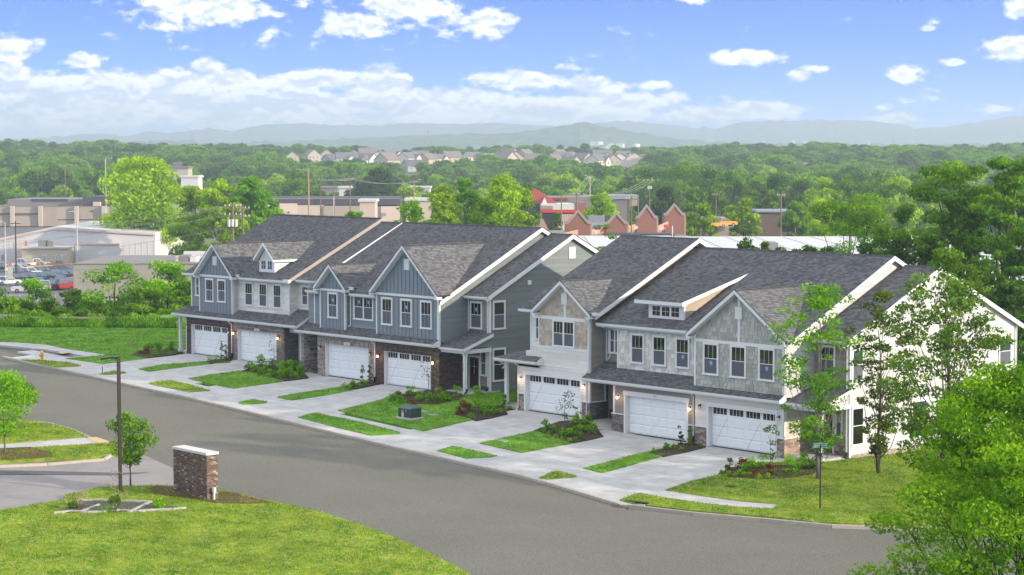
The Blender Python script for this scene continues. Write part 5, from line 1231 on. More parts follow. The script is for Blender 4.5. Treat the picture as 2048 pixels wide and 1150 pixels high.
sheet('gravel_bed', P((118, 1028), (152, 1006), (200, 1005), (300, 1009), (365, 1019), (300, 1024), (200, 1027)), .085, mat('dark_gravel', (.09, .085, .085), rough=.95, noise=.4, nscale=16, bump=1), step=1.0, skirt=.02)

# fire hydrant
p = P3(84, 721, .05); hy = thing('fire_hydrant', 'yellow fire hydrant on the grass verge at the far left', 'fire hydrant', p)
M_YEL = mat('yellow_paint', (.72, .36, .03), rough=.45, noise=.08)
mb = MB(); mb.tube([V(0, 0, -.05), V(0, 0, .05), V(0, 0, .055), V(0, 0, .55)], [.16, .16, .11, .11], n=14); b_ = mb.obj('barrel', M_YEL, hy)
mb = MB(); mb.tube([V(0, 0, .55), V(0, 0, .58), V(0, 0, .60), V(0, 0, .68), V(0, 0, .73), V(0, 0, .74), V(0, 0, .80)], [.15, .15, .13, .11, .05, .03, .03], n=14); mb.obj('bonnet', mat('pale_yellow_paint', (.78, .50, .12), rough=.4), hy)
for dx, dy_, r_ in ((1, 0, .055), (-1, 0, .055), (0, -1, .075)):
    mb = MB(); mb.tube([V(dx*.09, dy_*.09, .40), V(dx*.2, dy_*.2, .40)], r_, n=10); mb.obj('outlet_cap', M_YEL, hy)

# green transformer box
p = P3(820, 836, .05); tf = thing('transformer_box', 'dark green utility transformer box on the lawn with warning stickers', 'transformer', p)
M_TG = mat('transformer_green', (.035, .062, .058), rough=.5, noise=.1); M_TG2 = mat('transformer_lid', (.075, .115, .125), rough=.45)
mb = MB(); mb.box(-.62, -.42, -.1, .58, .42, .62); mb.obj('cabinet', M_TG, tf); mb = MB(); mb.box(-.72, -.55, -.12, .68, .55, .07); mb.obj('pad', M_CONC, tf)
mb = MB(); mb.hexa([(-.66, -.46, .62), (.62, -.46, .62), (.62, .46, .62), (-.66, .46, .62)], [(-.60, -.30, .72), (.56, -.30, .72), (.56, .40, .72), (-.60, .40, .72)]); mb.obj('lid', M_TG2, tf)
mb = MB(); mb.box(-.30, -.424, .34, -.10, -.42, .5); mb.obj('warning_label', mat('orange_label', (.50, .28, .05)), tf); mb = MB(); mb.box(-.30, -.424, .10, -.10, -.42, .33); lb = mb.obj('number_label', M_TRIM, tf)
text('57', .13, V(-.20, -.427, .16), (R(90), 0, 0), M_BLK, lb, 'number')
mb = MB(); mb.box(.10, -.424, .42, .13, -.42, .56); mb.obj('hasp', M_TRIM, tf)
M_LID = mat('utility_lid', (.30, .33, .34), rough=.8, noise=.1)
for (a, b, w, lab) in ((848, 823, .7, 'flat grey utility lid in the grass just behind the green transformer'), (866, 830, .7, 'flat grey utility lid in the grass right of the green transformer'), (1462, 973, .5, 'round dark drain lid in the sunlit corner lawn'), (1006, 882, .6, 'flat grey meter lid in the lawn between the tan-gabled townhouse and its neighbour')):
    p = P3(a, b, .05); o = thing('utility_box', lab, 'utility box', p); mb = MB(); mb.box(-w/2, -w*.35, -.03, w/2, w*.35, .03); mb.obj('lid', M_LID if b != 973 else M_BLK, o)
for (a, b, lab) in ((205, 747, 'thin black marker post on the verge left of the lamp head'),):
    p = P3(a, b); o = thing('marker_post', lab, 'post', p); mb = MB(); mb.tube([V(0, 0, 0), V(0, 0, .5)], .03, n=6); mb.obj('stake', M_BLK, o)
# storm drain
p = P3(1247, 1010, -.1); dr_ = thing('storm_drain', 'rusty round manhole with black storm inlet at the kerb corner', 'storm drain', p)
mb = MB(); mb.tube([V(0, 0, -.05), V(0, 0, .015)], [.62, .6], n=20); mb.obj('ring', mat('rusty_iron', (.14, .095, .075), rough=.9, noise=.3, nscale=8), dr_)
mb = MB(); mb.tube([V(0, 0, .015), V(0, 0, .03)], [.42, .42], n=20); mb.obj('cover', mat('iron_cover', (.10, .075, .065), rough=.85, noise=.3, nscale=12), dr_)
mb = MB(); mb.beam(V(-.1, .35, .2), V(1.1, .55, .2), .25, .12); mb.obj('inlet_hood', M_BLK, dr_)
mb = MB(); mb.beam(V(.3, -.3, .1), V(1.25, .2, .16), .12, .1); mb.obj('curb_lip', M_CURB, dr_)
# street name sign
p = P3(1640, 1019); sg = thing('street_sign', 'green street name sign on a black post in front of the white townhouse', 'street sign', p)
mb = MB(); mb.tube([V(0, 0, -.1), V(0, 0, 3.15)], .035, n=8); mb.obj('post', M_BLK, sg)
mb = MB(); mb.box(-.38, -.012, 3.02, .38, .012, 3.22); sb = mb.obj('sign_blade', mat('sign_green', (.02, .17, .10), rough=.4), sg); sb.rotation_euler = (0, 0, YAW)
mb = MB(); mb.box(-.37, -.0135, 3.025, .37, -.0125, 3.04); mb.box(-.37, -.0135, 3.2, .37, -.0125, 3.215); mb.obj('sign_border', M_TRIM, sb)
text('ELSINORE CT', .105, V(0, -.014, 3.08), (R(90), 0, 0), M_TRIM, sb, 'sign_lettering')
# survey flags of blue on the corner lawn: small ground paint marks
# shrub planting ------------------------------------------------------
SPT = [  # px, py, height, width, material, label
 (300, 706, .7, 1.1, L_DARK, 'round dark green shrub in the far left bed'), (318, 704, .85, 1.0, L_DARK, 'taller dark green shrub beside the porch post at the far left'), (343, 700, .8, .9, L_DARK, 'dark shrub right beside the leftmost porch post'),
 (288, 708, .5, .9, L_RED, 'low reddish shrub at the left end of the far bed'), (332, 708, .55, .7, L_GREEN, 'small green shrub in front of the leftmost porch'), (310, 711, .4, .8, L_BRIGHT, 'light green low plant at the front of the far left bed'),
 (418, 722, .35, .8, L_BRIGHT, 'tuft of light green grass beside the first garage'), (432, 720, .4, .9, L_BRIGHT, 'second tuft of light grass beside the first garage'),
 (497, 741, .75, .8, L_DARK, 'dark shrub at the left end of the second bed'), (509, 742, .6, .7, L_GREEN, 'green shrub left in the second bed'), (525, 734, 1.15, 1.1, L_GREEN, 'tallest leafy shrub in the bed before the second garage'),
 (545, 738, .8, .9, L_DARK, 'dark shrub in the middle of the second bed'), (523, 748, .55, .8, L_BRIGHT, 'light green plant at the front of the second bed'), (545, 752, .7, .9, L_BRIGHT, 'bright shrub at the front of the second bed'),
 (565, 747, 1.0, 1.0, L_GREEN, 'upright green shrub near the small bare tree'), (580, 744, 1.0, 1.2, L_GREEN, 'big green shrub near the stone alcove'), (596, 743, .9, 1.0, L_DARK, 'dark green shrub in front of the stone alcove'),
 (562, 757, .7, .9, L_GREEN, 'low shrub at the right front of the second bed'), (577, 756, .8, .9, L_BRIGHT, 'fresh green shrub at the right front of the second bed'), (600, 752, .8, .9, L_GREEN, 'green shrub at the right end of the second bed'), (588, 757, .6, .8, L_GREEN, 'small shrub at the right tip of the second bed'),
 (692, 775, .4, .8, L_GREEN, 'small dark plant in the third narrow bed'), (706, 775, .6, .7, L_GREEN, 'green shrub in the third narrow bed'), (724, 773, .5, .7, L_BRIGHT, 'light plant beside the two narrow conifers'), (699, 779, .3, .5, L_BRIGHT, 'low light plant at the tip of the third narrow bed'),
 (783, 802, .5, .7, L_BRIGHT, 'light green plant at the left end of the fourth bed'), (797, 796, .5, .8, L_OLIVE, 'olive plant at the back left of the fourth bed'), (800, 806, .45, .9, L_BRIGHT, 'low light plant at the front of the fourth bed'), (820, 792, .8, .9, L_GREEN, 'leafy shrub in front of the last garage of the left block'),
 (838, 800, .75, .9, L_GREEN, 'green shrub in the middle of the fourth bed'), (857, 802, .8, .7, L_BRIGHT, 'bright upright shrub behind the transformer'), (827, 808, .4, .7, L_RED, 'low pinkish red plant behind the transformer'), (880, 797, .85, 1.0, L_GREEN, 'green shrub right of the brick corner'),
 (873, 806, .6, .8, L_DARK, 'dark low shrub right of the transformer'), (912, 792, .8, .7, L_GREEN, 'small leafy shrub beside the white porch post'), (895, 802, .5, .7, L_GREEN, 'low green shrub before the porch of the slate-sided house'),
 (925, 828, .95, 1.0, L_RED, 'red-tinged shrub in the bed on the middle lawn'), (937, 824, .6, .8, L_RED, 'smaller red shrub in the bed on the middle lawn'), (955, 812, 1.5, .9, L_GREEN, 'tall loose green shrub on the middle lawn'), (958, 826, .9, 1.2, L_BRIGHT, 'dense bright green shrub in the middle lawn bed'),
 (978, 828, 1.0, 1.1, L_BRIGHT, 'bright round shrub in the middle lawn bed'), (995, 829, 1.4, 1.2, L_GREEN, 'largest shrub at the right of the middle lawn bed'), (1010, 812, .9, .7, L_DARK, 'dark shrub before the single white porch post'), (945, 834, .35, .7, L_BRIGHT, 'low plant at the front of the middle lawn bed'),
 (1093, 858, .7, .7, L_GREEN, 'dark leafy shrub at the left of the fifth bed'), (1108, 866, .55, .7, L_BRIGHT, 'round light shrub in the fifth bed'), (1127, 870, .55, .8, L_BRIGHT, 'round green shrub in the middle of the fifth bed'), (1152, 846, 1.2, .8, L_GREEN, 'tall dark green shrub at the back of the fifth bed'),
 (1140, 873, .5, .6, L_GREEN, 'small shrub in the middle front of the fifth bed'), (1147, 869, .6, .6, L_BRIGHT, 'small bright shrub right of the bed centre'), (1168, 862, .9, .9, L_BRIGHT, 'bright shrub at the right of the fifth bed'), (1183, 868, .8, .9, L_BRIGHT, 'bright green shrub at the right tip of the fifth bed'),
 (1180, 848, .8, .8, L_DARK, 'dark shrub beside the charcoal brick alcove'), (1160, 878, .5, .6, L_GREEN, 'low shrub at the front right of the fifth bed'), (1085, 864, .3, .5, L_BRIGHT, 'tiny light plant at the tip of the fifth bed'),
 (1098, 872, .25, .35, L_YEL, 'tiny yellow green plant in the front row'), (1112, 876, .25, .35, L_YEL, 'second tiny yellow green plant in the front row'), (1124, 880, .25, .35, L_YEL, 'third tiny yellow green plant in the front row'), (1138, 884, .25, .35, L_YEL, 'fourth tiny yellow green plant in the front row'),
 (1306, 904, .25, .4, L_BRIGHT, 'tiny plant in the narrow bed of the right block'), (1331, 900, .5, .4, L_BRIGHT, 'small yellow green plant in the narrow bed of the right block'), (1346, 898, .3, .35, L_BRIGHT, 'tiny light plant near the two upright conifers'), (1362, 900, .3, .35, L_BRIGHT, 'tiny light plant right of the narrow bed centre'), (1335, 896, .3, .3, L_GREEN, 'tiny green plant behind the narrow bed edge'),
 (1460, 942, .85, .6, L_BRONZE, 'thin bronze plant at the left of the corner bed'), (1482, 942, .75, .9, L_RED, 'red flowering shrub in the corner bed'), (1488, 946, .6, .6, L_GREEN, 'green plant beneath the red shrub in the corner bed'), (1505, 938, 1.0, 1.0, L_GREEN, 'leafy green shrub in the corner bed'), (1524, 936, .85, .9, L_DARK, 'dark green shrub in the corner bed'),
 (1541, 948, .75, .5, L_RED, 'narrow reddish plant in the corner bed'), (1578, 945, 1.05, 1.2, L_BRIGHT, 'big fresh green shrub before the white house porch'), (1605, 938, 1.05, 1.0, L_GREEN, 'green shrub beside the porch steps of the white house'), (1627, 936, .7, .9, L_DARK, 'low dark shrub beside the tall sapling'),
 (1443, 948, .25, .4, L_YEL, 'tiny light plant at the left tip of the corner bed'), (1457, 952, .3, .5, L_YEL, 'second light plant along the corner bed edge'), (1472, 952, .3, .5, L_YEL, 'third light plant along the corner bed edge'), (1489, 953, .3, .4, L_YEL, 'fourth light plant along the corner bed edge'), (1509, 950, .35, .6, L_RED, 'low red plant along the corner bed edge'), (1498, 954, .3, .4, L_YEL, 'fifth light plant along the corner bed edge'), (1517, 958, .35, .4, L_YEL, 'sixth light plant along the corner bed edge'), (1536, 957, .35, .4, L_YEL, 'seventh light plant along the corner bed edge'),
 (318, 1016, .55, .8, L_GREEN, 'round green shrub in the right triangle of the white stone planter'), (147, 1018, .5, .7, L_OLIVE, 'dull green shrub in the left triangle of the white stone planter'), (232, 1022, .8, 1.0, L_OLIVE, 'low spreading shrub at the foot of the street lamp'), (215, 1024, .4, .9, L_GREEN, 'dark low plant in the middle of the white stone planter'),
]
for i, (a, b, h, w, m_, lab) in enumerate(SPT):
    shrub(lab, P3(a, b, .06), h*.84, w*.70, {L_DARK: L_GREEN, L_GREEN: L_BRIGHT}.get(m_, m_), 100+i, nl=int(110+190*h*w), leaf=.065 if h > .4 else .04)
for i, (a, b, h, m_, lab) in enumerate([(443, 718, 1.5, L_DARK, 'left narrow upright conifer beside the first garage'), (452, 720, 1.2, L_BRONZE, 'right narrow upright conifer beside the first garage'), (725, 767, 1.35, L_DARK, 'left narrow conifer before the buff brick garage'), (739, 768, 1.4, L_CON, 'right narrow conifer before the buff brick garage'),
                                         (1361, 889, 1.15, L_CON, 'left narrow conifer between the two right garages'), (1381, 890, 1.15, L_GREEN, 'right narrow conifer between the two right garages')]):
    shrub(lab, P3(a, b, .06), h, .32, m_, 300+i, nl=260, leaf=.05, name='upright_conifer', group='narrow conifers beside the garages', shape=SH_COL, nc=14)
# pale dry grass behind the planter
shrub('dry pale ornamental grass rising behind the lamp base', P3(235, 1012, .05), 1.9, .9, mat('dry_grass', (.30, .24, .17), tint=.2, trans=.2), 350, nl=260, leaf=.05, name='ornamental_grass', cat='grass', group='dry grasses by the planter', nc=16)
shrub('low tan dead grass tuft at the left of the planter', P3(150, 1012, .05), .8, .8, mat('dry_grass', (.30, .24, .17)), 351, nl=160, leaf=.05, name='ornamental_grass', cat='grass', group='dry grasses by the planter', nc=10)
# small sparse ornamental trees in the beds
for i, (a, b, h, w, m_, lab, nl) in enumerate([(549, 750, 3.0, .9, L_BRONZE, 'thin sparse sapling before the second garage', 70), (275, 700, 2.6, 1.2, L_GREEN, 'thin bare sapling in the far left bed', 60), (858, 792, 3.0, 1.0, L_BRONZE, 'crooked sparse sapling before the brown brick garage', 90), (874, 805, 2.9, .5, L_YEL, 'very thin sapling beside the brick corner', 40),
                                          (1130, 862, 2.6, 1.2, L_DARK, 'leafy thin sapling in the bed by the four-window garage', 170), (1541, 946, 2.6, .9, L_OLIVE, 'slender sapling before the rightmost garage', 260)]):
    make_tree('sapling', lab, P3(a, b, .05), h, w/2, base=.3, shape=SH_VASE, nc=14, nl=nl, leaf=.065, m=m_, bark=M_BARKG, seed=400+i, crad=.3, trunk_r=.022, limbs=9, group='thin saplings in the beds', lean=-.06 if i == 2 else 0)

# ------------------------------------------------------------------ street trees
make_tree('street_tree', 'young round-crowned tree in red mulch at the left edge', P3(10, 905, .05), 4.4, 1.5, base=.28, shape=SH_OVAL, nc=60, nl=4600, leaf=.08, m=L_BRIGHT, bark=M_BARKG, seed=21, crad=.3, trunk_r=.05, limbs=22, hollow=.3)
make_tree('street_tree', 'small tree behind the left edge tree on a mulch ring', P3(43, 855, .05), 2.8, 1.0, base=.35, nc=30, nl=1600, leaf=.08, m=L_GREEN, bark=M_BARKG, seed=22, crad=.3, trunk_r=.035, limbs=10)
make_tree('street_tree', 'young open-crowned tree right of the street lamp', P3(261, 972, .05), 3.7, 1.0, base=.33, shape=SH_VASE, nc=42, nl=2600, leaf=.085, m=L_GREEN, bark=M_BARKG, seed=23, crad=.30, trunk_r=.045, limbs=20, hollow=.3)
make_tree('sapling_tree', 'tall light green young tree in front of the white house corner', P3(1638, 957, .05), 10.6, 2.05, base=.16, shape=[.4, .55, .8, 1.0, .75, .25], nc=110, nl=6000, leaf=.09, m=L_BRIGHT, bark=M_BARKG, seed=31, crad=.17, trunk_r=.12, limbs=40, hollow=.1, limb_r=.1, squash=.55, rough=.9)
make_tree('sapling_tree', 'narrow bronze-leaved young tree on the lawn before the white wall', P3(1757, 946, .05), 10.0, 1.6, base=.1, shape=[.22, .5, .8, 1.0, .55, .12], nc=120, nl=6000, leaf=.085, m=L_BRONZE, bark=M_BARK, seed=32, crad=.15, trunk_r=.10, limbs=46, hollow=.1, limb_r=.1, squash=.6, rough=.7)
pp = at(1895, 96); pp.z = G(pp.x, pp.y)
make_tree('sapling_tree', 'large open olive-leaved tree spreading before the white gable wall', pp, 13.0, 3.2, base=.14, shape=[.5, .8, 1.0, .72, .4, .12], nc=230, nl=13000, leaf=.10, m=L_OLIVE, bark=M_BARK, seed=33, crad=.125, trunk_r=.15, limbs=60, hollow=.1, limb_r=.1, squash=.55, rough=.5)
pp = at(2055, 56); pp.z = G(pp.x, pp.y)
make_tree('maple_tree', 'big bright green maple filling the bottom right corner', pp, 12.6, 4.05, base=.19, shape=[.50, .80, 1.0, .80, .52, .2], nc=260, nl=85000, leaf=.066, m=L_MAPLE, bark=M_BARKD, seed=34, crad=.15, trunk_r=.16, limbs=60, hollow=.35, limb_r=.1, squash=.5, rough=.5)

# ------------------------------------------------------------------ background trees (each one a thing)
def ttree(kind, lab, px, ytop, wpx, D, m, seed, shape=SH_OVAL, nl=6000, leaf=.35, base=.1, nc=70, bark=None, zb_=None, **k):
    p = at(px, D); 
    if zb_ is not None: p.z = zb_
    h = zy(ytop, D)-p.z; r = wpx*D/FOC/2
    return make_tree(kind, lab, p, h, r, base=base, shape=shape, nc=nc, nl=nl, leaf=leaf, m=m, bark=bark or M_BARK, seed=seed, **k)
ttree('sweetgum_tree', 'very large bright green tree rising left of the first townhouse', 278, 312, 168, 470, L_YEL, 50, shape=[.85, 1, 1, .92, .62, .3], nl=16000, leaf=.42, nc=120, base=.12)
ttree('tree', 'yellow-green tree left behind the first roof', 385, 368, 95, 440, L_YEL, 51, nl=10000, shape=SH_COL); ttree('tree', 'tall yellow tree behind the power pole', 440, 352, 92, 430, L_YEL, 52, nl=10000, shape=SH_COL)
ttree('tree', 'bright tree touching the left roof ridge', 502, 348, 90, 415, L_BRIGHT, 53, nl=10000, shape=SH_OVAL); ttree('tree', 'low yellow tree behind the first roof slope', 470, 400, 70, 400, L_YEL, 54, nl=5000)
ttree('tree', 'fresh green tree with a rounded top beside the tan store', 532, 375, 70, 430, L_BRIGHT, 55, nl=5000)
ttree('tree', 'dark green tree at the left end of the second store roof', 595, 337, 62, 760, L_GREEN, 56, nl=5200, leaf=.5); ttree('tree', 'green tree next to the street light behind the store', 622, 352, 50, 770, L_GREEN, 57, nl=4200, leaf=.5)
ttree('tree', 'broad dome-shaped dark conifer behind the store', 750, 338, 118, 760, L_CON, 58, nl=9000, leaf=.5, shape=[1, .98, .85, .62, .35, .12], base=.02)
ttree('tree', 'small yellow tree right of the broad dome-shaped conifer', 815, 372, 60, 740, L_YEL, 59, nl=3500, leaf=.5)
ttree('tree', 'small bright tree over the left block ridge', 712, 408, 62, 255, L_BRIGHT, 60, nl=3500, leaf=.2, shape=SH_FLAT); ttree('tree', 'bright green loose tree over the ridge beside the store', 820, 388, 76, 262, L_BRIGHT, 61, nl=5000, leaf=.2, shape=SH_ROUND)
ttree('tree', 'left crown of the big green trio behind the roof', 885, 360, 92, 330, L_YEL, 62, nl=12000, leaf=.26, shape=SH_COL, nc=90); ttree('tree', 'middle crown of the big green trio behind the roof', 935, 346, 70, 335, L_BRIGHT, 63, nl=9500, leaf=.26, shape=SH_COL, nc=70)
ttree('tree', 'right crown of the big green trio behind the roof', 1002, 340, 108, 330, L_YEL, 64, nl=14000, leaf=.26, shape=SH_COL, nc=100); ttree('tree', 'bright tree at the right end of the green trio', 1052, 366, 72, 335, L_YEL, 65, nl=8000, leaf=.26, shape=SH_COL)
ttree('tree', 'dark tree filling the gap in the green trio', 960, 385, 70, 345, L_GREEN, 66, nl=5000, leaf=.26)
ttree('tree', 'yellow-green tree between restaurant and warehouse', 1203, 384, 78, 470, L_YEL, 67, nl=6000, leaf=.36, shape=SH_ROUND)
ttree('tree', 'small tree in front of the red-roofed restaurant', 1115, 420, 38, 440, L_OLIVE, 68, nl=2500, leaf=.3, shape=SH_CONE)
ttree('tree', 'pointed green tree among the far houses', 1085, 310, 62, 1120, L_GREEN, 69, nl=4000, leaf=.6, shape=SH_CONE)
BELT = ['dark layered conifer right behind the second brick gable', 'dark tree rising behind the grey warehouse', 'tallest green tree above the fourth brick gable', 'dark round tree in the back row right of the strip mall', 'green tree in the back row above the slim light pole', 'green tree standing just behind the fourth brick gable',
 'olive tree in front of the dark round back-row tree', 'yellow-green round tree right of the fourth brick gable', 'spreading yellow-green tree above the yellow trucks', 'green tree left of the tall slim pole, back row', 'dark round tree just right of the tall slim pole', 'olive tree beside the tall slim pole, front row',
 'olive tree between the slim pole and the locust trees', 'broad yellow-green tree above the wide locust tree', 'green tree directly above the wide layered locust', 'wide olive tree in the back row near the tall locusts', 'yellow-green tree touching the left of the tall locusts', 'green tree over the low dark building',
 'yellow-green tree right of the low dark building', 'green tree half hidden behind the tall locust pair', 'green tree squeezed between diner tree and warehouse']
for i, (px, yt, w, D, m_, sh_) in enumerate([(1330, 372, 76, 560, L_CON, SH_CONE), (1290, 330, 80, 800, L_DARK, SH_OVAL), (1365, 322, 100, 720, L_GREEN, SH_OVAL), (1415, 330, 84, 690, L_DARK, SH_ROUND), (1465, 338, 80, 650, L_GREEN, SH_OVAL), (1390, 372, 60, 560, L_GREEN, SH_OVAL),
        (1430, 368, 60, 540, L_OLIVE, SH_OVAL), (1405, 398, 62, 430, L_YEL, SH_ROUND), (1487, 396, 66, 440, L_YEL, SH_VASE), (1520, 352, 70, 640, L_GREEN, SH_OVAL), (1560, 348, 76, 640, L_DARK, SH_ROUND), (1545, 385, 60, 520, L_OLIVE, SH_OVAL),
        (1605, 358, 70, 600, L_OLIVE, SH_OVAL), (1650, 356, 84, 560, L_YEL, SH_OVAL), (1700, 350, 80, 560, L_GREEN, SH_OVAL), (1745, 348, 90, 540, L_OLIVE, SH_ROUND), (1790, 350, 90, 520, L_YEL, SH_OVAL), (1590, 398, 60, 460, L_GREEN, SH_OVAL), (1640, 395, 70, 430, L_YEL, SH_OVAL), (1835, 345, 80, 560, L_GREEN, SH_OVAL), (1250, 378, 60, 600, L_GREEN, SH_OVAL)]):
    ttree('tree', BELT[i], px, yt, w, D, m_, 80+i, nl=4600, leaf=.42, shape=sh_, group='mixed trees right of the strip mall', nc=60)
# close dark trees behind the right block
for i, (px, yt, w, D, m_, lab, n_) in enumerate([(1700, 378, 190, 205, L_GREEN, 'wide layered locust tree behind the right roof', 15000), (1905, 300, 170, 172, L_GREEN, 'tall locust tree with feathery top at the right', 17000), (2015, 298, 130, 168, L_GREEN, 'tallest locust tree at the right edge', 13000),
        (1815, 392, 130, 178, L_DARK, 'dark locust tree left of the tall pair', 11000), (1950, 400, 130, 160, L_DARK, 'dark lower tree under the tall locust pair', 9000), (2070, 380, 150, 150, L_DARK, 'dark tree cut by the right edge', 9000), (1862, 455, 100, 160, L_DARK, 'dark bushy tree behind the white gable', 6000), (2030, 520, 110, 140, L_DARK, 'dark low tree behind the white house back corner', 7000), (1765, 430, 90, 190, L_GREEN, 'green tree in the gap right of the locust', 6000)]):
    ttree('locust_tree', lab, px, yt, w, D, m_, 110+i, shape=SH_FLAT if i in (0, 1, 2) else SH_ROUND, nl=n_, leaf=.17, nc=70, crad=.22, squash=.62, bark=M_BARKD, base=.38 if i in (1, 2) else .2, limbs=34, rough=.8, hollow=.25)
for i, (px, yt, w, D) in enumerate([(1430, 452, 50, 205), (1462, 470, 46, 200), (1492, 455, 52, 205), (1530, 462, 50, 200), (1560, 476, 52, 195), (1590, 480, 50, 200), (1410, 478, 40, 215), (1515, 480, 46, 190), (1620, 470, 50, 200), (1640, 490, 50, 190), (1660, 475, 60, 190), (1445, 485, 50, 185), (1478, 488, 50, 183), (1505, 470, 54, 188), (1545, 488, 50, 185), (1575, 490, 50, 183), (1605, 492, 56, 184), (1735, 470, 70, 180), (1790, 470, 70, 175)]):
    ttree('small_tree', 'small tree '+('left of' if px < 1460 else 'over the middle of' if px < 1560 else 'right of the middle of' if px < 1650 else 'near the right end of')+' the right block ridge, '+('taller' if yt < 472 else 'low')+(' and nearer' if D < 190 else ' and farther back'), px, yt, w, D, L_DARK, 130+i, shape=SH_COL, nl=2600, leaf=.17, nc=40, group='small dark trees behind the right block ridge', crad=.3)
ttree('small_tree', 'thin feathery tree between the strip mall gables', 1222, 425, 90, 210, L_OLIVE, 150, shape=SH_VASE, nl=1500, leaf=.15, nc=30, hollow=.1, crad=.22, squash=.35); ttree('small_tree', 'thin feathery tree beside the second brick gable', 1325, 455, 70, 215, L_OLIVE, 151, shape=SH_VASE, nl=700, leaf=.15, nc=22, crad=.22, squash=.35)
ttree('small_tree', 'sparse light tree in the gap between the two blocks', 1140, 492, 60, 190, L_OLIVE, 152, shape=SH_VASE, nl=500, leaf=.14, nc=18, crad=.22, squash=.35); ttree('small_tree', 'sparse tree beside the third brick gable', 1278, 462, 50, 215, L_BRIGHT, 153, shape=SH_VASE, nl=600, leaf=.15, nc=18, crad=.25, squash=.35)
# left: trees and shrubs below the lawn edge
for i, (px, yt, w, D, m_, lab, n_, sh_) in enumerate([(228, 520, 130, 212, L_BRIGHT, 'open-branched tree in front of the cream building', 5200, SH_FLAT), (335, 508, 110, 208, L_BRIGHT, 'bright tree beside the corner of the first townhouse', 6500, SH_OVAL), (62, 548, 90, 215, L_BRIGHT, 'pale green tree before the parked pickups', 5000, SH_OVAL),
        (20, 590, 90, 205, L_GREEN, 'green bush at the left edge below the car lot', 4500, SH_ROUND), (140, 570, 90, 208, L_DARK, 'dark shrubby tree left of the white overhead door', 5500, SH_OVAL), (180, 590, 60, 204, L_BRIGHT, 'light tree in front of the overhead door', 2800, SH_OVAL), (95, 590, 70, 212, L_GREEN, 'bush beneath the parked cars', 3500, SH_ROUND),
        (290, 560, 80, 200, L_GREEN, 'green tree right of the overhead door', 4200, SH_OVAL), (370, 560, 70, 198, L_GREEN, 'tree touching the left porch roof', 3800, SH_OVAL), (-40, 560, 110, 205, L_GREEN, 'tree cut by the left edge of the view', 3500, SH_ROUND), (255, 610, 60, 200, L_GREEN, 'low bush at the edge of the slope', 2500, SH_ROUND), (45, 618, 80, 200, L_GREEN, 'low dense bush at the left lawn edge', 3500, SH_ROUND), (205, 615, 60, 198, L_DARK, 'dark low bush at the lawn edge', 2500, SH_ROUND), (330, 618, 70, 196, L_BRIGHT, 'low bright bush at the lawn edge', 2600, SH_ROUND)]
  +[(a_, b_, c_, d_, m_, 'dense green brush on the slope below the left lawn', 1900, SH_ROUND) for a_, b_, c_, d_, m_ in ((-10, 632, 60, 193, L_DARK), (28, 608, 62, 199, L_GREEN), (75, 622, 55, 194, L_GREEN), (112, 610, 55, 198, L_DARK), (128, 630, 50, 192, L_BRIGHT), (160, 618, 60, 195, L_DARK), (190, 628, 50, 192, L_GREEN), (232, 622, 50, 193, L_DARK), (262, 628, 48, 191, L_GREEN), (285, 610, 58, 196, L_GREEN), (308, 600, 56, 199, L_DARK), (350, 606, 56, 195, L_GREEN), (372, 624, 50, 191, L_BRIGHT), (55, 600, 50, 203, L_DARK), (300, 630, 50, 190, L_BRIGHT))]):
    p = at(px, D); ttree('slope_tree' if yt < 600 else 'slope_shrub', lab, px, yt, w, D, m_, 160+i, shape=sh_, nl=n_, leaf=.16, nc=44, zb_=min(p.z, zy(660, D)-.5), bark=M_BARKD, crad=.26, squash=.6, hollow=.2, cat='tree' if yt < 600 else 'shrub', group='brush on the slope below the left lawn' if lab.startswith('dense') else None)
# ------------------------------------------------------------------ mid-distance trees as copies
def protos():
    L = []
    specs = [(L_GREEN, SH_OVAL), (L_DARK, SH_ROUND), (L_YEL, SH_OVAL), (L_OLIVE, SH_ROUND), (L_GREEN, SH_COL), (L_CON, SH_CONE)]
    labs = ['mid green tree in the broken tree belt beyond the stores', 'dark round tree in the tree belt beyond the stores', 'yellow-green tree in the tree belt beyond the stores', 'olive tree in the tree belt beyond the stores', 'upright green tree in the tree belt beyond the stores', 'dark pointed conifer in the tree belt beyond the stores']
    for i, (m, sh) in enumerate(specs):
        t = make_tree('belt_tree', labs[i], (0, 0, 0), 14.0, 5.2, base=.06, shape=sh, nc=44, nl=2300, leaf=.62, m=m, seed=500+i, group='trees of the belt beyond the stores', crad=.3, limbs=6)
        L.append((t, child_map(t)))
    return L
PROT = protos()
rr = random.Random(5)
used = [False]*6
def plant(px, D, h, k=None, w=None):
    k = rr.choices(range(6), [5, 3, 4, 3, 3, 1])[0] if k is None else k
    t, mp = PROT[k]; o = t if not used[k] else copy_tree(t, mp)
    used[k] = True; p = at(px, D); o.location = (p.x, p.y, p.z-.4); reg = 'beyond the big tan store at the left' if px < 340 else 'beyond the store wing behind the left ridge' if px < 700 else 'between the green trio and the distant suburb' if px < 1100 else 'behind the red-roofed diner' if px < 1330 else 'in the belt right of the strip mall' if px < 1650 else 'behind the tall locust trees'
    o['label'] = ['mid green', 'dark round', 'yellow-green', 'olive', 'upright green', 'dark conical'][k]+(' near tree ' if D < 850 else ' far tree ' if D < 960 else ' farthest tree ')+reg
    s = h/14.0; ww = s*(w or rr.uniform(.85, 1.2)); o.scale = (ww, ww, s); o.rotation_euler = (0, 0, rr.uniform(0, 6.3)); return o
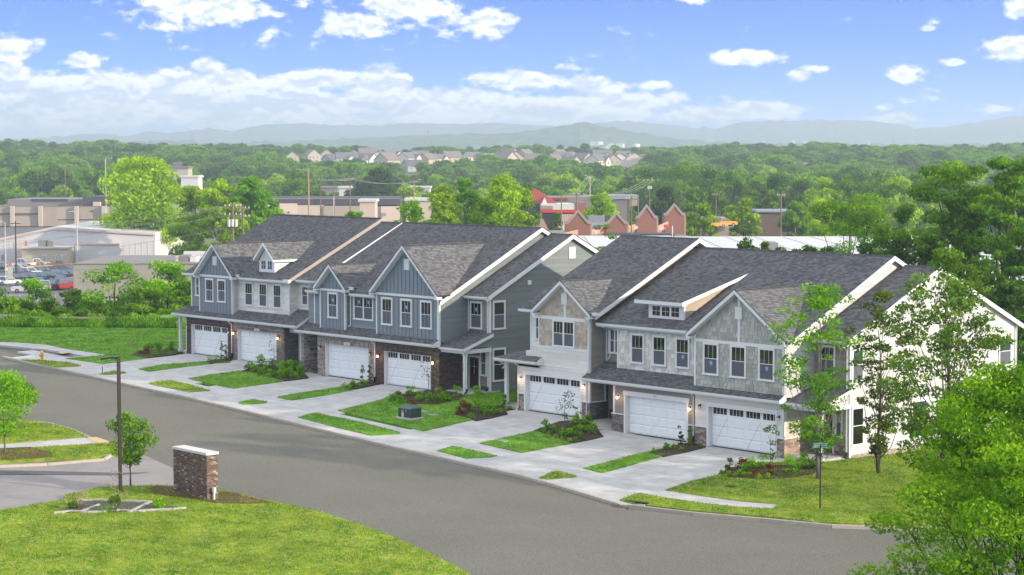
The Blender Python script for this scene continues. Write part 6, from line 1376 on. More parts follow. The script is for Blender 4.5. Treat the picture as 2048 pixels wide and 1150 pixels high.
for (a, b, D, sp, h0, h1) in [(-30, 225, 905, 26, 14, 20), (-30, 260, 860, 34, 9, 13), (340, 560, 880, 30, 11, 15), (520, 590, 820, 26, 12, 15), (650, 700, 860, 26, 9, 12), (690, 850, 900, 24, 10, 14), (790, 1080, 820, 24, 10, 13),
                              (820, 1110, 930, 26, 10, 14), (1060, 1300, 760, 24, 12, 16), (1100, 1330, 900, 24, 12, 17), (1280, 1880, 860, 25, 14, 20), (1300, 1900, 760, 27, 15, 19), (1560, 1900, 660, 30, 11, 15), (1800, 2080, 800, 30, 12, 16), (1850, 2080, 600, 36, 10, 14), (-20, 560, 1010, 27, 9, 14), (560, 1300, 1020, 26, 9, 12), (1240, 2070, 1000, 28, 12, 16)]:
    x = a
    while x < b:
        plant(x+rr.uniform(-8, 8), D+rr.uniform(-30, 30), rr.uniform(h0, h1)); x += sp*rr.uniform(.8, 1.3)

# woodland masses far off (instances on points; nobody could count them)
def gn_forest(name, label, pts, crown):
    pts = np.array(pts); me = bpy.data.meshes.new(name); me.vertices.add(len(pts)); me.vertices.foreach_set('co', pts[:, :3].astype(np.float32).ravel())
    for nm, c in (('sc', 3), ('rz', 4), ('sw', 5)):
        a = me.attributes.new(nm, 'FLOAT', 'POINT'); a.data.foreach_set('value', pts[:, c].astype(np.float32))
    o = bpy.data.objects.new(name, me); COL.objects.link(o); o['kind'] = 'stuff'; o['label'] = label; o['category'] = 'woodland'
    ng = bpy.data.node_groups.new(name, 'GeometryNodeTree'); ng.interface.new_socket('Geometry', in_out='INPUT', socket_type='NodeSocketGeometry'); ng.interface.new_socket('Geometry', in_out='OUTPUT', socket_type='NodeSocketGeometry')
    gi = ng.nodes.new('NodeGroupInput'); go = ng.nodes.new('NodeGroupOutput'); ip = ng.nodes.new('GeometryNodeInstanceOnPoints'); ob = ng.nodes.new('GeometryNodeObjectInfo')
    ob.inputs['Object'].default_value = crown; ob.inputs['As Instance'].default_value = True; ob.transform_space = 'ORIGINAL'
    def at_(nm):
        n = ng.nodes.new('GeometryNodeInputNamedAttribute'); n.data_type = 'FLOAT'; n.inputs['Name'].default_value = nm; return n.outputs['Attribute']
    cx = ng.nodes.new('ShaderNodeCombineXYZ'); sc_ = at_('sc'); sw = at_('sw')
    ng.links.new(sw, cx.inputs[0]); ng.links.new(sw, cx.inputs[1]); ng.links.new(sc_, cx.inputs[2])
    rz = ng.nodes.new('ShaderNodeCombineXYZ'); ng.links.new(at_('rz'), rz.inputs[2])
    ng.links.new(gi.outputs[0], ip.inputs['Points']); ng.links.new(ob.outputs['Geometry'], ip.inputs['Instance']); ng.links.new(cx.outputs[0], ip.inputs['Scale']); ng.links.new(rz.outputs[0], ip.inputs['Rotation'])
    ng.links.new(ip.outputs[0], go.inputs[0])
    md = o.modifiers.new('scatter', 'NODES'); md.node_group = ng
    return o
CROWNS = [next(c for c in t.children if c.name.startswith('crown')) for t, _ in PROT]
HOUSES = []   # (px, D, width m, depth m, kind, rot) filled below, trees keep clear of them
for i, (px, D) in enumerate([(586, 1560), (625, 1590), (668, 1540), (708, 1600), (737, 1620), (785, 1600), (733, 1420), (775, 1380), (818, 1430), (855, 1440), (880, 1470), (903, 1480), (800, 1520), (760, 1510),
        (842, 1560), (695, 1420), (830, 1360), (975, 1440), (995, 1500), (1010, 1420), (1030, 1480), (1050, 1520), (1018, 1560), (1068, 1440), (1108, 1400), (1126, 1460), (1145, 1500), (1140, 1360), (1165, 1420), (1180, 1500), (1195, 1370),
        (1208, 1460), (1225, 1400), (1240, 1470), (1160, 1560), (1118, 1540), (1245, 1540), (1205, 1540), (952, 1270), (945, 1520), (357, 1240), (1270, 1440), (655, 1650), (870, 1540)]):
    HOUSES.append((px, D))
def clear(px, D):
    for hx, hd in HOUSES:
        if abs(px-hx) < 19 and -70 < hd-D < 0: return False
        if abs(px-hx) < 17 and 0 <= hd-D < 170: return False
    return True
fp = [[], [], [], []]
D = 1060.0
while D < 2350:
    px = -60+rr.uniform(0, 20); step = 8.5*FOC/D*(1+max(0, (D-1500)/900))
    while px < 2110:
        pxx = px+rr.uniform(-.5, .5)*step; dd = D+rr.uniform(-9, 9)
        nv = math.sin(pxx*.013+D*.011)+math.sin(pxx*.031-D*.007)*.7
        town = 560 < pxx < 1290 and 1260 < dd < 1680
        if clear(pxx, dd) and not (town and rr.random() < .66) and not (nv < -1.15):
            p = at(pxx, dd); h = rr.uniform(9, 14)*(1.0 if not town else .5)*(1+.12*nv)
            if pxx > 1280: h *= 1.05
            k = 0 if nv > .3 else (1 if nv > -.3 else (3 if rr.random() < .5 else 2)); k = k if rr.random() < .75 else rr.randrange(4)
            s = h/14; fp[k].append((p.x, p.y, p.z-.8, s, rr.uniform(0, 6.3), s*rr.uniform(.9, 1.35)))
        px += step
    D += 17 if D < 1500 else 26
for k, ck in enumerate((0, 1, 4, 3)):
    gn_forest('woodland', ['green far woodland around the distant houses', 'dark far woodland around the distant houses', 'light far woodland on the plain', 'olive far woodland on the plain'][k], fp[k], CROWNS[ck])

# ------------------------------------------------------------------ hills
M_HILL = mat('wooded_hill', (.030, .065, .030), rough=1.0, col2=(.095, .15, .06), nscale=.028, noise=.5, noise2=.2, n2scale=.004)
from mathutils import noise as mnoise
def ridge(name, prof, D, front, backd, z0=-9, step=7, amp=9, rows=16):
    vs = []; fs = []; xs = list(range(-160, 2230, step)); n = len(xs)
    for j in range(rows+1):
        t = j/rows; Dj = D-front*(1-t) if t <= 1 else D
        for x in xs:
            y = float(np.interp(x, [p[0] for p in prof], [p[1] for p in prof])); zt = zy(y, D)
            e = sm(t)*.8+.2*t; p = at(x*1.0, Dj, 0)
            nz = mnoise.fractal(Vector((p.x*.004, p.y*.004, 3)), .9, 2.2, 6)
            nf = mnoise.noise(Vector((p.x*.035, p.y*.035, 1)))
            z = z0+(zt-z0)*e*(1+.16*nz*math.sin(math.pi*min(t, 1)))+nf*amp*(.4+.6*t)
            vs.append((p.x, p.y, z))
    for x in xs:
        p = at(x, D+backd, 0); vs.append((p.x, p.y, z0))
    for j in range(rows+1):
        for i in range(n-1): fs.append((j*n+i, j*n+i+1, (j+1)*n+i+1, (j+1)*n+i))
    me = bpy.data.meshes.new(name); me.from_pydata(vs, [], fs); me.materials.append(M_HILL)
    o = bpy.data.objects.new(name, me); COL.objects.link(o); o['kind'] = 'structure'; return o
ridge('hills', [(-160, 268), (0, 277), (60, 276), (200, 266), (230, 268), (262, 272), (300, 262), (330, 266), (400, 258), (430, 257), (470, 261), (510, 251), (560, 249), (600, 246), (640, 249), (700, 250), (760, 251), (800, 247), (860, 247), (930, 249), (990, 246), (1060, 250), (1110, 252), (1180, 250), (1225, 243), (1260, 242), (1300, 247),
                (1345, 251), (1400, 259), (1405, 253), (1430, 259), (1480, 246), (1540, 243), (1590, 243), (1640, 240), (1665, 243), (1710, 241), (1770, 248), (1815, 252), (1826, 261), (1860, 255), (1885, 258), (1930, 249), (1985, 241), (2010, 235), (2230, 233)], 9000, 1700, 1200, amp=10)
ridge('hills', [(-160, 300), (150, 290), (260, 283), (330, 280), (420, 286), (600, 281), (760, 275), (850, 271), (950, 268), (1020, 266), (1070, 261), (1110, 254), (1160, 247), (1205, 252), (1245, 261), (1300, 271), (1400, 283), (1600, 289), (2230, 291)], 5200, 1000, 900, amp=7, step=6)
ridge('hills', [(-160, 292), (0, 292), (60, 286), (200, 290), (420, 289), (480, 296), (800, 300), (1300, 302), (1600, 297), (1700, 295), (1900, 300), (2230, 300)], 3300, 500, 400, amp=6, step=6)

# ------------------------------------------------------------------ distant houses
HW = [mat('pale_house_wall', (.68, .64, .58)), mat('beige_house_wall', (.46, .40, .33)), mat('grey_house_wall', (.34, .35, .36)), mat('cream_house_wall', (.70, .62, .52)), mat('brick_house_wall', (.30, .20, .16))]
HR = [mat('grey_house_roof', (.17, .165, .165)), mat('brown_house_roof', (.20, .17, .15)), mat('dark_house_roof', (.11, .11, .12))]
M_WIN = mat('house_window_glass', (.05, .06, .07), rough=.2)
def far_house(kind):
    t = thing('distant_house', 'x', 'house', (0, 0, 0), 'distant houses of the suburb on the rise')
    w, d, h, rf = [(12, 9, 5.6, 3.2), (9.5, 12, 5.8, 3.8), (14, 9, 3.4, 3.6), (11, 10, 5.8, 3.0)][kind]; gable = kind in (1,)
    M_ = HW[kind]; mb = MB(); mb.box(-w/2, -d/2, -1, w/2, d/2, h)
    if gable: mb.prism([(-w/2, -d/2, h), (w/2, -d/2, h), (0, -d/2, h+rf-.1)], (0, d, 0))
    else: mb.prism([(-w/2, -d/2, h), (-w/2, d/2, h), (-w/2, 0, h+rf-.1)], (w, 0, 0))
    mb.obj('wall', M_, t)
    mb = MB(); e = .5
    if gable:
        for sg in (-1, 1): mb.prism([V(sg*(w/2+e), -d/2-e, h-.35), V(0, -d/2-e, h+rf), V(0, -d/2-e, h+rf+.25), V(sg*(w/2+e), -d/2-e, h-.1)][::-sg], (0, d+2*e, 0))
    else:
        for sg in (-1, 1): mb.prism([V(-w/2-e, sg*(d/2+e), h-.35), V(-w/2-e, 0, h+rf), V(-w/2-e, 0, h+rf+.25), V(-w/2-e, sg*(d/2+e), h-.1)][::sg], (w+2*e, 0, 0))
    mb.obj('roof', HR[kind % 3], t)
    gx = w*.22
    if not gable:
        mb = MB(); mb.box(gx-2.2, -d/2-1.2, -1, gx+2.2, -d/2+.5, h-.2); mb.prism([(gx-2.2, -d/2-1.2, h-.2), (gx+2.2, -d/2-1.2, h-.2), (gx, -d/2-1.2, h+1.9)], (0, 4.5, 0)); mb.obj('front_gable', M_, t)
        mb = MB()
        for sg in (-1, 1): mb.prism([V(gx+sg*2.7, -d/2-1.6, h-.7), V(gx, -d/2-1.6, h+1.9), V(gx, -d/2-1.6, h+2.15), V(gx+sg*2.7, -d/2-1.6, h-.4)][::-sg], (0, 5.2, 0))
        mb.obj('gable_roof', HR[kind % 3], t)
    for (a, b) in ((-w*.33, 3.4), (-w*.1, 3.4), (w*.22, 3.4), (-w*.33, .8), (w*.22, .8)):
        if b > h-1.6: continue
        yy = -d/2-.06-(1.2 if (not gable and a > 0) else 0)
        mb = MB(); mb.box(a-.55, yy, b, a+.55, yy+.05, b+1.5); f = mb.obj('window', M_TRIM, t); mb = MB(); mb.box(a-.42, yy-.03, b+.12, a+.42, yy-.005, b+1.38); mb.obj('pane', M_WIN, f)
    for sx in (1,):
        mb = MB(); mb.box(w/2+.0, -.6, 3.2 if h > 4 else 1, w/2+.06, .6, 4.6 if h > 4 else 2.3); f = mb.obj('window', M_TRIM, t); mb = MB(); mb.box(w/2+.062, -.45, 3.3 if h > 4 else 1.1, w/2+.09, .45, 4.5 if h > 4 else 2.2); mb.obj('pane', M_WIN, f)
    return t
HP = [far_house(k) for k in range(4)]; HM = [child_map(t) for t in HP]; hu = [False]*4
HLAB = ['pale two-storey house with grey roof in the suburb', 'beige house with its gable forward in the suburb', 'low grey house with broad roof in the suburb', 'cream two-storey house with front gable in the suburb']
for i, (px, D) in enumerate(HOUSES):
    k = rr.randrange(4); o = HP[k] if not hu[k] else copy_tree(HP[k], HM[k]); hu[k] = True
    p = at(px, D); o.location = (p.x, p.y, p.z); o.rotation_euler = (0, 0, YAW+rr.choice([-.9, -.5, .1, .5, .8, 1.57])+rr.uniform(-.1, .1)); o['label'] = HLAB[k]+(' left' if px < 700 else ' left of centre' if px < 830 else ' in the centre' if px < 960 else ' right of centre' if px < 1090 else ' right' if px < 1180 else ' far right')+(', front row' if D < 1430 else ', middle row' if D < 1530 else ', back row'); s = rr.uniform(1.0, 1.25); o.scale = (s, s, s)
for k in range(4):
    if not hu[k]: p = at(900+30*k, 1600); HP[k].location = p; HP[k]['label'] = HLAB[k]
# white estate buildings at the foot of the far hill
wb = thing('hillside_house', 'small white building at the foot of the far hill', 'house', (0, 0, 0), 'white buildings at the foot of the far hill')
mb = MB(); mb.box(-11, -7, -2, 11, 7, 8); mb.obj('wall', mat('bright_white_wall', (.85, .84, .80)), wb); mb = MB(); mb.prism([(-12, -8, 8), (-12, 8, 8), (-12, 0, 12)], (24, 0, 0)); mb.obj('roof', mat('white_house_roof', (.55, .52, .48)), wb)
wm = child_map(wb); first = True
for (px, py) in [(1128, 297), (1148, 296), (1160, 296), (1170, 300), (1184, 302), (1196, 301), (1205, 304), (1214, 294), (1222, 290), (1230, 293), (1240, 291), (1236, 300), (1212, 302), (1250, 300), (1273, 290), (1280, 298), (1200, 286), (1146, 264), (1155, 262), (1194, 270), (1190, 288), (1225, 300)]:
    o = wb if first else copy_tree(wb, wm); first = False
    p = at(px, 4150 if py > 280 else 5000, 0); p.z = zy(py, 4150 if py > 280 else 5000)-3; o.location = p; o.rotation_euler = (0, 0, rr.uniform(0, 3)); s = rr.uniform(.35, .8); o.scale = (s, s, s*.8)

# ------------------------------------------------------------------ commercial buildings (local frame: x right, -y towards the viewer)
M_TANW = mat('tan_store_wall', (.40, .33, .27), noise=.04, nscale=.2); M_TANL = mat('light_store_wall', (.55, .46, .38)); M_DKR = mat('dark_membrane_roof', (.075, .075, .085)); M_GREYR = mat('grey_roof', (.22, .205, .20))
M_WHR = mat('white_membrane_roof', (.56, .56, .55), noise=.03, nscale=.1); M_WHM = mat('white_metal_wall', (.60, .59, .585)); M_OFFW = mat('office_beige_wall', (.50, .43, .33)); M_ORT = mat('orange_trim', (.50, .20, .10)); M_CRW = mat('cream_render', (.33, .305, .265), noise=.10, nscale=.6)
M_SALM = mat('salmon_brick', (.27, .13, .10), noise=.1); M_SALL = mat('salmon_fascia', (.46, .28, .21)); M_COPE = mat('taupe_coping', (.33, .28, .25)); M_REDR = mat('red_metal_roof', (.28, .055, .045)); M_REDB = mat('red_band', (.55, .06, .05)); M_SIGNW = mat('sign_white', (.62, .60, .57))
def bthing(name, label, px, D, z, rot=0.0, cat='building'):
    p = at(px, D); p.z = z; t = thing(name, label, cat, p, rz=YAW+rot); return t
def bx(t, name, m, *b, parent=None):
    mb = MB(); mb.box(*b); return mb.obj(name, m, parent or t)
# big tan store at the left
D = 700; k = D/FOC; t = bthing('store_building', 'long tan big-box store beyond the white metal building', 150, D, -10, rot=-.05)
for i in range(9):
    a = (-215+i*45)*k; b = (-215+(i+1)*45)*k; bx(t, 'wall_panel', M_TANW if i % 2 else mat('tan_store_wall_light', (.44, .37, .305)), a, (0 if i % 3 else -.5), 0, b-.06, 1.0, 6.9)
    bx(t, 'coping', M_GREYR, a, (0 if i % 3 else -.5)-.1, 6.9, b-.04, 1.1, 7.15)
bx(t, 'roof', M_GREYR, -215*k, 1.0, 0, 190*k, 60, 6.6)
for xx in (-125, -68, 5, 60): bx(t, 'pilaster', M_TANL, (xx-4)*k, -1.3, 0, (xx+4)*k, -.5, 7.1)
bx(t, 'dark_band', M_DKR, -215*k, -.62, 4.2, -70*k, -.52, 4.6); bx(t, 'dark_band', M_DKR, -66*k, -.12, 2.2, 190*k, -.02, 2.5)
bx(t, 'rear_roof', M_GREYR, -170*k, 20, 6.6, 5*k, 50, 9.1); bx(t, 'roof_edge', M_DKR, -120*k, 19.8, 8.2, -45*k, 20, 9.2); bx(t, 'roof_screen', M_DKR, -2*k, 12, 6.6, 60*k, 40, 10.2); bx(t, 'roof_unit', M_TANL, 22*k, 10, 6.6, 36*k, 12, 8.3)
for xx in (-40, -8, 35, 100): bx(t, 'wall_light', M_BLK, xx*k-.3, -.35, 5.2, xx*k+.3, -.05, 5.6)
# second store wing behind the ridge
D = 640; k = D/FOC; t = bthing('store_building', 'pinkish store wing with dark roof edge behind the left ridge', 650, D, -10, rot=.04)
bx(t, 'roof', M_DKR, -150*k, 2, 0, 150*k, 50, 10.7)
for i, (a, b, m_, h) in enumerate([(-150, -92, M_SIGNW, 8.9), (-92, -90, M_COPE, 9.2), (-90, -55, mat('blush_panel', (.66, .53, .45)), 9.4), (-55, -2, M_TANL, 8.8), (-2, 75, M_TANW, 8.6), (75, 112, M_TANL, 8.3), (112, 150, mat('blush_panel', (.66, .53, .45)), 8.4)]): bx(t, 'wall_panel', m_, a*k, (-.6 if i % 2 == 0 else 0), 0, b*k-.05, 2, h)
bx(t, 'dark_roof_edge', M_DKR, -150*k, .9, 8.9, 150*k, 2.1, 10.75); bx(t, 'roof_edge_trim', M_GREYR, -150*k, .8, 10.75, 150*k, 2.2, 10.95); bx(t, 'roof_unit', M_SIGNW, -150*k, 10, 10.7, -118*k, 20, 11.6); bx(t, 'red_downpipe', M_ORT, -92*k-.2, -.9, 0, -91*k, -.6, 8.9)
for xx in (-135, -118, -72): bx(t, 'wall_light', M_BLK, xx*k-.25, -.9, 6.4, xx*k+.25, -.62, 6.8)
# white metal building with beige office
D = 455; k = D/FOC; t = bthing('metal_building', 'white gabled metal building with beige office behind the parked trucks', 120, D, -10, rot=.0)
hp = lambda y: zy(y, D)+10
pts = [(-190*k, 0, 0), (190*k, 0, 0), (190*k, 0, hp(467)), (-12*k, 0, hp(455)), (-190*k, 0, hp(492))]
mb = MB(); mb.prism(pts, (0, 40, 0)); mb.obj('wall', M_WHM, t)
for (x0, y0, x1, y1) in ((-190, 492, -12, 455), (-12, 455, 190, 467)):
    mb = MB(); mb.prism([V(x0*k, -.3, hp(y0)), V(x1*k, -.3, hp(y1)), V(x1*k, -.3, hp(y1)+.35), V(x0*k, -.3, hp(y0)+.35)], (0, 41, 0)); mb.obj('roof', M_WHR, t)
    mb = MB(); mb.prism([V(x0*k, -.4, hp(y0)-.28), V(x1*k, -.4, hp(y1)-.28), V(x1*k, -.4, hp(y1)-.02), V(x0*k, -.4, hp(y0)-.02)], (0, .35, 0)); mb.obj('rake_trim', mat('salmon_trim', (.62, .42, .36)), t)
i_ = 0
for xx in range(-185, 190, 12):
    if -60 < xx < 35: continue
    bx(t, 'panel_rib', M_WHM, xx*k-.05, -.06, 0, xx*k+.05, -.0, hp(480))
bx(t, 'overhead_door', mat('pale_pink_door', (.62, .50, .46)), -92*k, -.12, .5, -70*k, -.01, hp(482)); bx(t, 'door_trim', M_ORT, -70*k, -.16, .5, -67*k, -.01, hp(480)); bx(t, 'side_door', M_COPE, -118*k, -.14, 1, -113*k, -.01, hp(508))
o = bx(t, 'office', M_OFFW, -58*k, -9, 0, 33*k, -.01, hp(491)); bx(t, 'office_roof', M_WHR, -59*k, -9.2, hp(491), 34*k, 0, hp(489)); bx(t, 'office_fascia', M_OFFW, -59*k, -9.3, hp(492.5), 34*k, -9.2, hp(490)); bx(t, 'roof_unit', mat('hvac_tan', (.42, .38, .33)), -30*k, -7, hp(489), -16*k, -4, hp(476)); bx(t, 'roof_unit', mat('hvac_tan', (.42, .38, .33)), -14*k, -6, hp(489), -5*k, -4, hp(478))
for (a, b) in ((-18, -9), (8, 22)): 
    f = bx(t, 'office_window', M_TRIM, a*k, -9.1, hp(514), b*k, -9.0, hp(504)); bx(t, 'pane', mat('mirror_glass', (.35, .42, .48), rough=.1), a*k+.12, -9.14, hp(514)+.1, b*k-.12, -9.11, hp(504)-.1, parent=f)
for (a, b, c, d_) in ((37, 41, 514, 504), (50, 55, 518, 502), (64, 68, 512, 501)): bx(t, 'door_frame', M_ORT, a*k, -.12, hp(c), b*k, -.01, hp(d_))
bx(t, 'side_wing', M_WHM, 34*k, -3, 0, 120*k, -.05, hp(487)); bx(t, 'wing_trim', mat('salmon_trim', (.62, .42, .36)), 33*k, -3.2, hp(487), 121*k, 0, hp(485))
# cream block with overhead door
D = 292; k = D/FOC; t = bthing('workshop_building', 'cream rendered workshop with a white overhead door below the slope', 275, D, -10, rot=.0)
hp = lambda y: zy(y, D)+10
bx(t, 'upper_wall', M_CRW, -130*k, 0, hp(592), 150*k, 24, hp(527)); bx(t, 'coping', M_GREYR, -131*k, -.12, hp(527), 151*k, 24, hp(525.5)); bx(t, 'lower_wall', mat('salmon_render', (.48, .33, .25)), -30*k, 1.0, 0, 150*k, 22, hp(592)); bx(t, 'pier', mat('light_pier', (.55, .45, .36)), -108*k, -.1, 0, -101*k, 1.2, hp(592)); bx(t, 'pier', mat('light_pier', (.55, .45, .36)), -55*k, .2, 0, -45*k, 1.2, hp(596)); bx(t, 'lower_wall', M_CRW, -130*k, .8, 0, -101*k, 20, hp(592))
d_ = bx(t, 'overhead_door', M_DOOR, -101*k, .6, 0, -55*k, .75, hp(592))
for i in range(6): bx(t, 'door_section', M_DOOR, -101*k+.05, .55, hp(648)+i*.72, -55*k-.05, .6, hp(648)+i*.72+.66, parent=d_)
for i in range(3): bx(t, 'pane', M_DARK, (-100+i*15.5)*k, .5, hp(618), (-100+i*15.5+13.5)*k, .54, hp(611.5), parent=d_)
bx(t, 'ledge', M_SIGNW, -103*k, .2, hp(593), -50*k, .6, hp(590)); bx(t, 'recess', M_DARK, -101*k, .76, 0, -30*k, .9, hp(592))
bx(t, 'roof_unit', M_GREYR, 72*k, 4, hp(527), 92*k, 8, hp(513)); bx(t, 'roof_unit', M_SIGNW, 95*k, 4, hp(527), 108*k, 7, hp(514)); bx(t, 'roof_unit', M_TANL, 66*k, 4, hp(527), 74*k, 6, hp(514)); bx(t, 'roof_wall', M_WHM, 60*k, 14, hp(527), 160*k, 15, hp(511))
# strip mall with brick gables
D = 345; k = D/FOC; t = bthing('strip_mall', 'brick strip mall with pointed gable towers beyond the gap between the blocks', 1240, D, -10)
hp = lambda y: zy(y, D)+10
for (cx, ya, w, ye, yb, dy_) in ((-84, 425, 50, 447, 474, 0), (-3, 432, 44, 450, 466, 6), (63, 418, 42, 440, 470, 12), (128, 418, 42, 437, 470, 20)):
    f = MB(); x0, x1 = (cx-w/2)*k, (cx+w/2)*k; q = [V(x0, dy_, 0), V(x1, dy_, 0), V(x1, dy_, hp(ye)), V((cx)*k, dy_, hp(ya)+0), V(x0, dy_, hp(ye))]; f.prism(q, (0, .8, 0)); f.box(x0, dy_+.8, 0, x1, dy_+6, hp(ye)-.2); g = f.obj('gable_tower', M_SALM, t)
    for sg in (-1, 1):
        mb = MB(); q = [V(cx*k+sg*(w/2-5)*k, dy_-.15, hp(ye)-.1), V(cx*k, dy_-.15, hp(ya)+.0), V(cx*k, dy_-.15, hp(ya)+.55), V(cx*k+sg*(w/2-3)*k, dy_-.15, hp(ye)+.35)]; mb.prism(q[::-sg], (0, 1.1, 0)); mb.obj('coping', M_COPE, g)
        mb = MB(); xx = cx*k+sg*(w/2-2.5)*k; mb.box(xx-.35, dy_-.12, hp(ye)-.1, xx+.35, dy_+1, hp(ye)+.35); mb.obj('coping', M_COPE, g)
    mb = MB(); mb.box(x1, dy_, 0, x1+.25, dy_+6, hp(ye)); mb.obj('lit_side', M_SALL, g)  # sunlight on the tower's side put into a lighter salmon slab
for (xa, ya, xb, yb, ht, dy_) in ((-140, 470, -84, 459, 11, -5), (-60, 462, -22, 455, 11, 2), (20, 456, 45, 452, 12, 8), (84, 458, 112, 449, 13, 12)):
    mb = MB(); q = [V(xa*k, dy_, hp(ya+ht)), V(xb*k, dy_+5, hp(yb+ht)), V(xb*k, dy_+5, hp(yb)), V(xa*k, dy_, hp(ya))]; mb.prism(q, (0, .5, 0)); sbnd = mb.obj('sign_fascia', M_SALL, t)
    for i in range(2):
        fx = .22+.42*i; cx_ = xa+(xb-xa)*fx; cy_ = ya+(yb-ya)*fx; mb = MB(); c1 = V(cx_*k, dy_+5*fx-.12, hp(cy_+ht*.78)); c2 = V((cx_+8)*k, dy_+5*(fx+.15)-.12, hp(cy_+ht*.25)); mb.box(c1.x, c1.y, c1.z, c2.x, c1.y+.1, c2.z); mb.obj('shop_sign', [M_SIGNW, M_REDB, mat('yellow_sign', (.6, .5, .1))][(i+int(xa)) % 3], sbnd)
bx(t, 'low_roof', M_GREYR, -150*k, 5.5, 0, 150*k, 40, hp(478)); bx(t, 'canopy_roof', M_DKR, -30*k, 1, hp(482), 110*k, 6, hp(468)); bx(t, 'roof_screen', mat('grey_screen', (.24, .26, .28)), -55*k, 18, hp(478), -20*k, 20, hp(438)); bx(t, 'light_roof_edge', M_WHM, -57*k, 16, hp(478), -18*k, 17, hp(452))
# spire
D = 350; t = bthing('brick_spire', 'small pointed salmon spire over the left block ridge', 1086, D, -10, cat='spire'); k = D/FOC
mb = MB(); mb.box(-1.1, -.5, 0, 1.1, 1.5, zy(458, D)+10); mb.prism([V(-.95, -.5, zy(458, D)+10), V(.95, -.5, zy(458, D)+10), V(0, -.5, zy(436, D)+10)], (0, .5, 0)); mb.obj('spire', M_SALL, t)
# restaurant
D = 480; k = D/FOC; t = bthing('restaurant', 'white diner with red roof and red band beyond the strip mall', 1120, D, -10); hp = lambda y: zy(y, D)+10
bx(t, 'wall', M_WHM, -38*k, 0, 0, 36*k, 14, hp(428)); bx(t, 'red_band', M_REDB, -38.5*k, -.15, hp(425), 36.5*k, 14.1, hp(419)); bx(t, 'parapet', M_SIGNW, -38*k, 0, hp(419), 30*k, 13, hp(408)); bx(t, 'sign_panel', M_COPE, -36*k, -.2, hp(418), -14*k, -.02, hp(411)); bx(t, 'brick_end', M_SALM, 30*k, -.1, hp(419), 52*k, 12, hp(405)); bx(t, 'red_band', M_REDB, 36.6*k, -.16, hp(424), 54*k, 10, hp(418)); bx(t, 'glazing', M_DARK, -36*k, -.1, 0, -5*k, -.02, hp(427))
for i in range(9): bx(t, 'red_stripe', M_REDB, (0+i*4)*k, -.06, hp(446), (1+i*4)*k, -.01, hp(427))
mb = MB(); mb.hexa([(-75*k, 6, hp(408)), (-4*k, 6, hp(408)), (-4*k, 22, hp(408)), (-75*k, 22, hp(408))], [(-51*k, 12, hp(378)), (-48*k, 12, hp(378)), (-48*k, 14, hp(378)), (-51*k, 14, hp(378))]); mb.obj('hip_roof', M_REDR, t); mb = MB(); mb.prism([V(-36*k, 4, hp(408)), V(-24*k, 4, hp(408)), V(-30*k, 4, hp(396))], (0, 5, 0)); mb.obj('white_dormer', M_SIGNW, t)
bx(t, 'rear_roof', M_GREYR, -22*k, 20, 0, 70*k, 40, hp(398)); bx(t, 'rear_fascia', M_REDR, -22*k, 19.6, hp(404), 20*k, 20, hp(399))
# grey warehouse and dark low building
D = 540; k = D/FOC; t = bthing('warehouse', 'grey metal warehouse with an open end at the wood edge', 1250, D, -10); hp = lambda y: zy(y, D)+10
mb = MB(); mb.prism([V(-30*k, 0, hp(399)), V(6*k, 0, hp(398)), V(28*k, 0, hp(393)), V(28*k, 0, hp(391)), V(-30*k, 0, hp(391))], (0, 16, 0)); mb.obj('roof', mat('blue_grey_roof', (.26, .29, .33)), t); bx(t, 'wall', mat('grey_metal_wall', (.19, .18, .17)), -30*k, .5, 0, 8*k, 15, hp(398)); bx(t, 'end_wall', mat('tan_metal_wall', (.45, .37, .28)), 8*k, 2, hp(412), 26*k, 14, hp(395)); bx(t, 'column', M_COPE, 27*k, .5, 0, 28*k, 1, hp(394)); bx(t, 'column', M_COPE, 8*k, .3, 0, 9*k, .8, hp(398))
D = 470; k = D/FOC; t = bthing('low_building', 'low dark building with pale roof edge in the trees right of the strip mall', 1560, D, -10); hp = lambda y: zy(y, D)+10
bx(t, 'wall', mat('dark_brick_wall', (.14, .10, .09)), -45*k, 0, 0, 30*k, 12, hp(425)); bx(t, 'roof', mat('blue_grey_roof', (.26, .29, .33)), -47*k, -.6, hp(425), 32*k, 13, hp(421)); bx(t, 'end_pier', M_SALL, 28*k, -.3, 0, 31*k, 0, hp(425))
D = 450; k = D/FOC; t = bthing('low_building', 'long low roof behind the yellow-green trees right of the strip mall', 1450, D, -10); hp = lambda y: zy(y, D)+10
bx(t, 'roof', M_GREYR, -45*k, 0, 0, 60*k, 14, hp(437)); bx(t, 'wall', M_COPE, -44*k, -.2, 0, 58*k, 0, hp(441))
# white flat-roofed building behind the right block
fh = V(-math.sin(YAW), math.cos(YAW), 0)
D = 222; k = D/FOC; t = bthing('warehouse', 'long white flat-roofed warehouse just behind the right block', 1700, D, -10, rot=.0); bx(t, 'wall', M_WHM, -560*k, 0, 0, 480*k, 70, 12.6); bx(t, 'roof', M_WHR, -562*k, -.3, 12.6, 482*k, 70.3, 13.0)
for i in range(14): bx(t, 'roof_seam', M_WHM, (-560+i*74)*k, 0, 13.0, (-560+i*74)*k+.15, 70, 13.08)
bx(t, 'roof_unit', M_GREYR, -120*k, 20, 13, -95*k, 24, 14.3); bx(t, 'roof_unit', M_WHM, 20*k, 14, 13, 40*k, 18, 14.2)
D = 262; k = D/FOC; t = bthing('warehouse', 'white low roof visible through the gap between the two blocks', 1215, D, -10); bx(t, 'wall', M_WHM, -66*k, 0, 0, 180*k, 46, 12.2); bx(t, 'roof', M_WHR, -67*k, -.3, 12.2, 181*k, 46, 12.5)
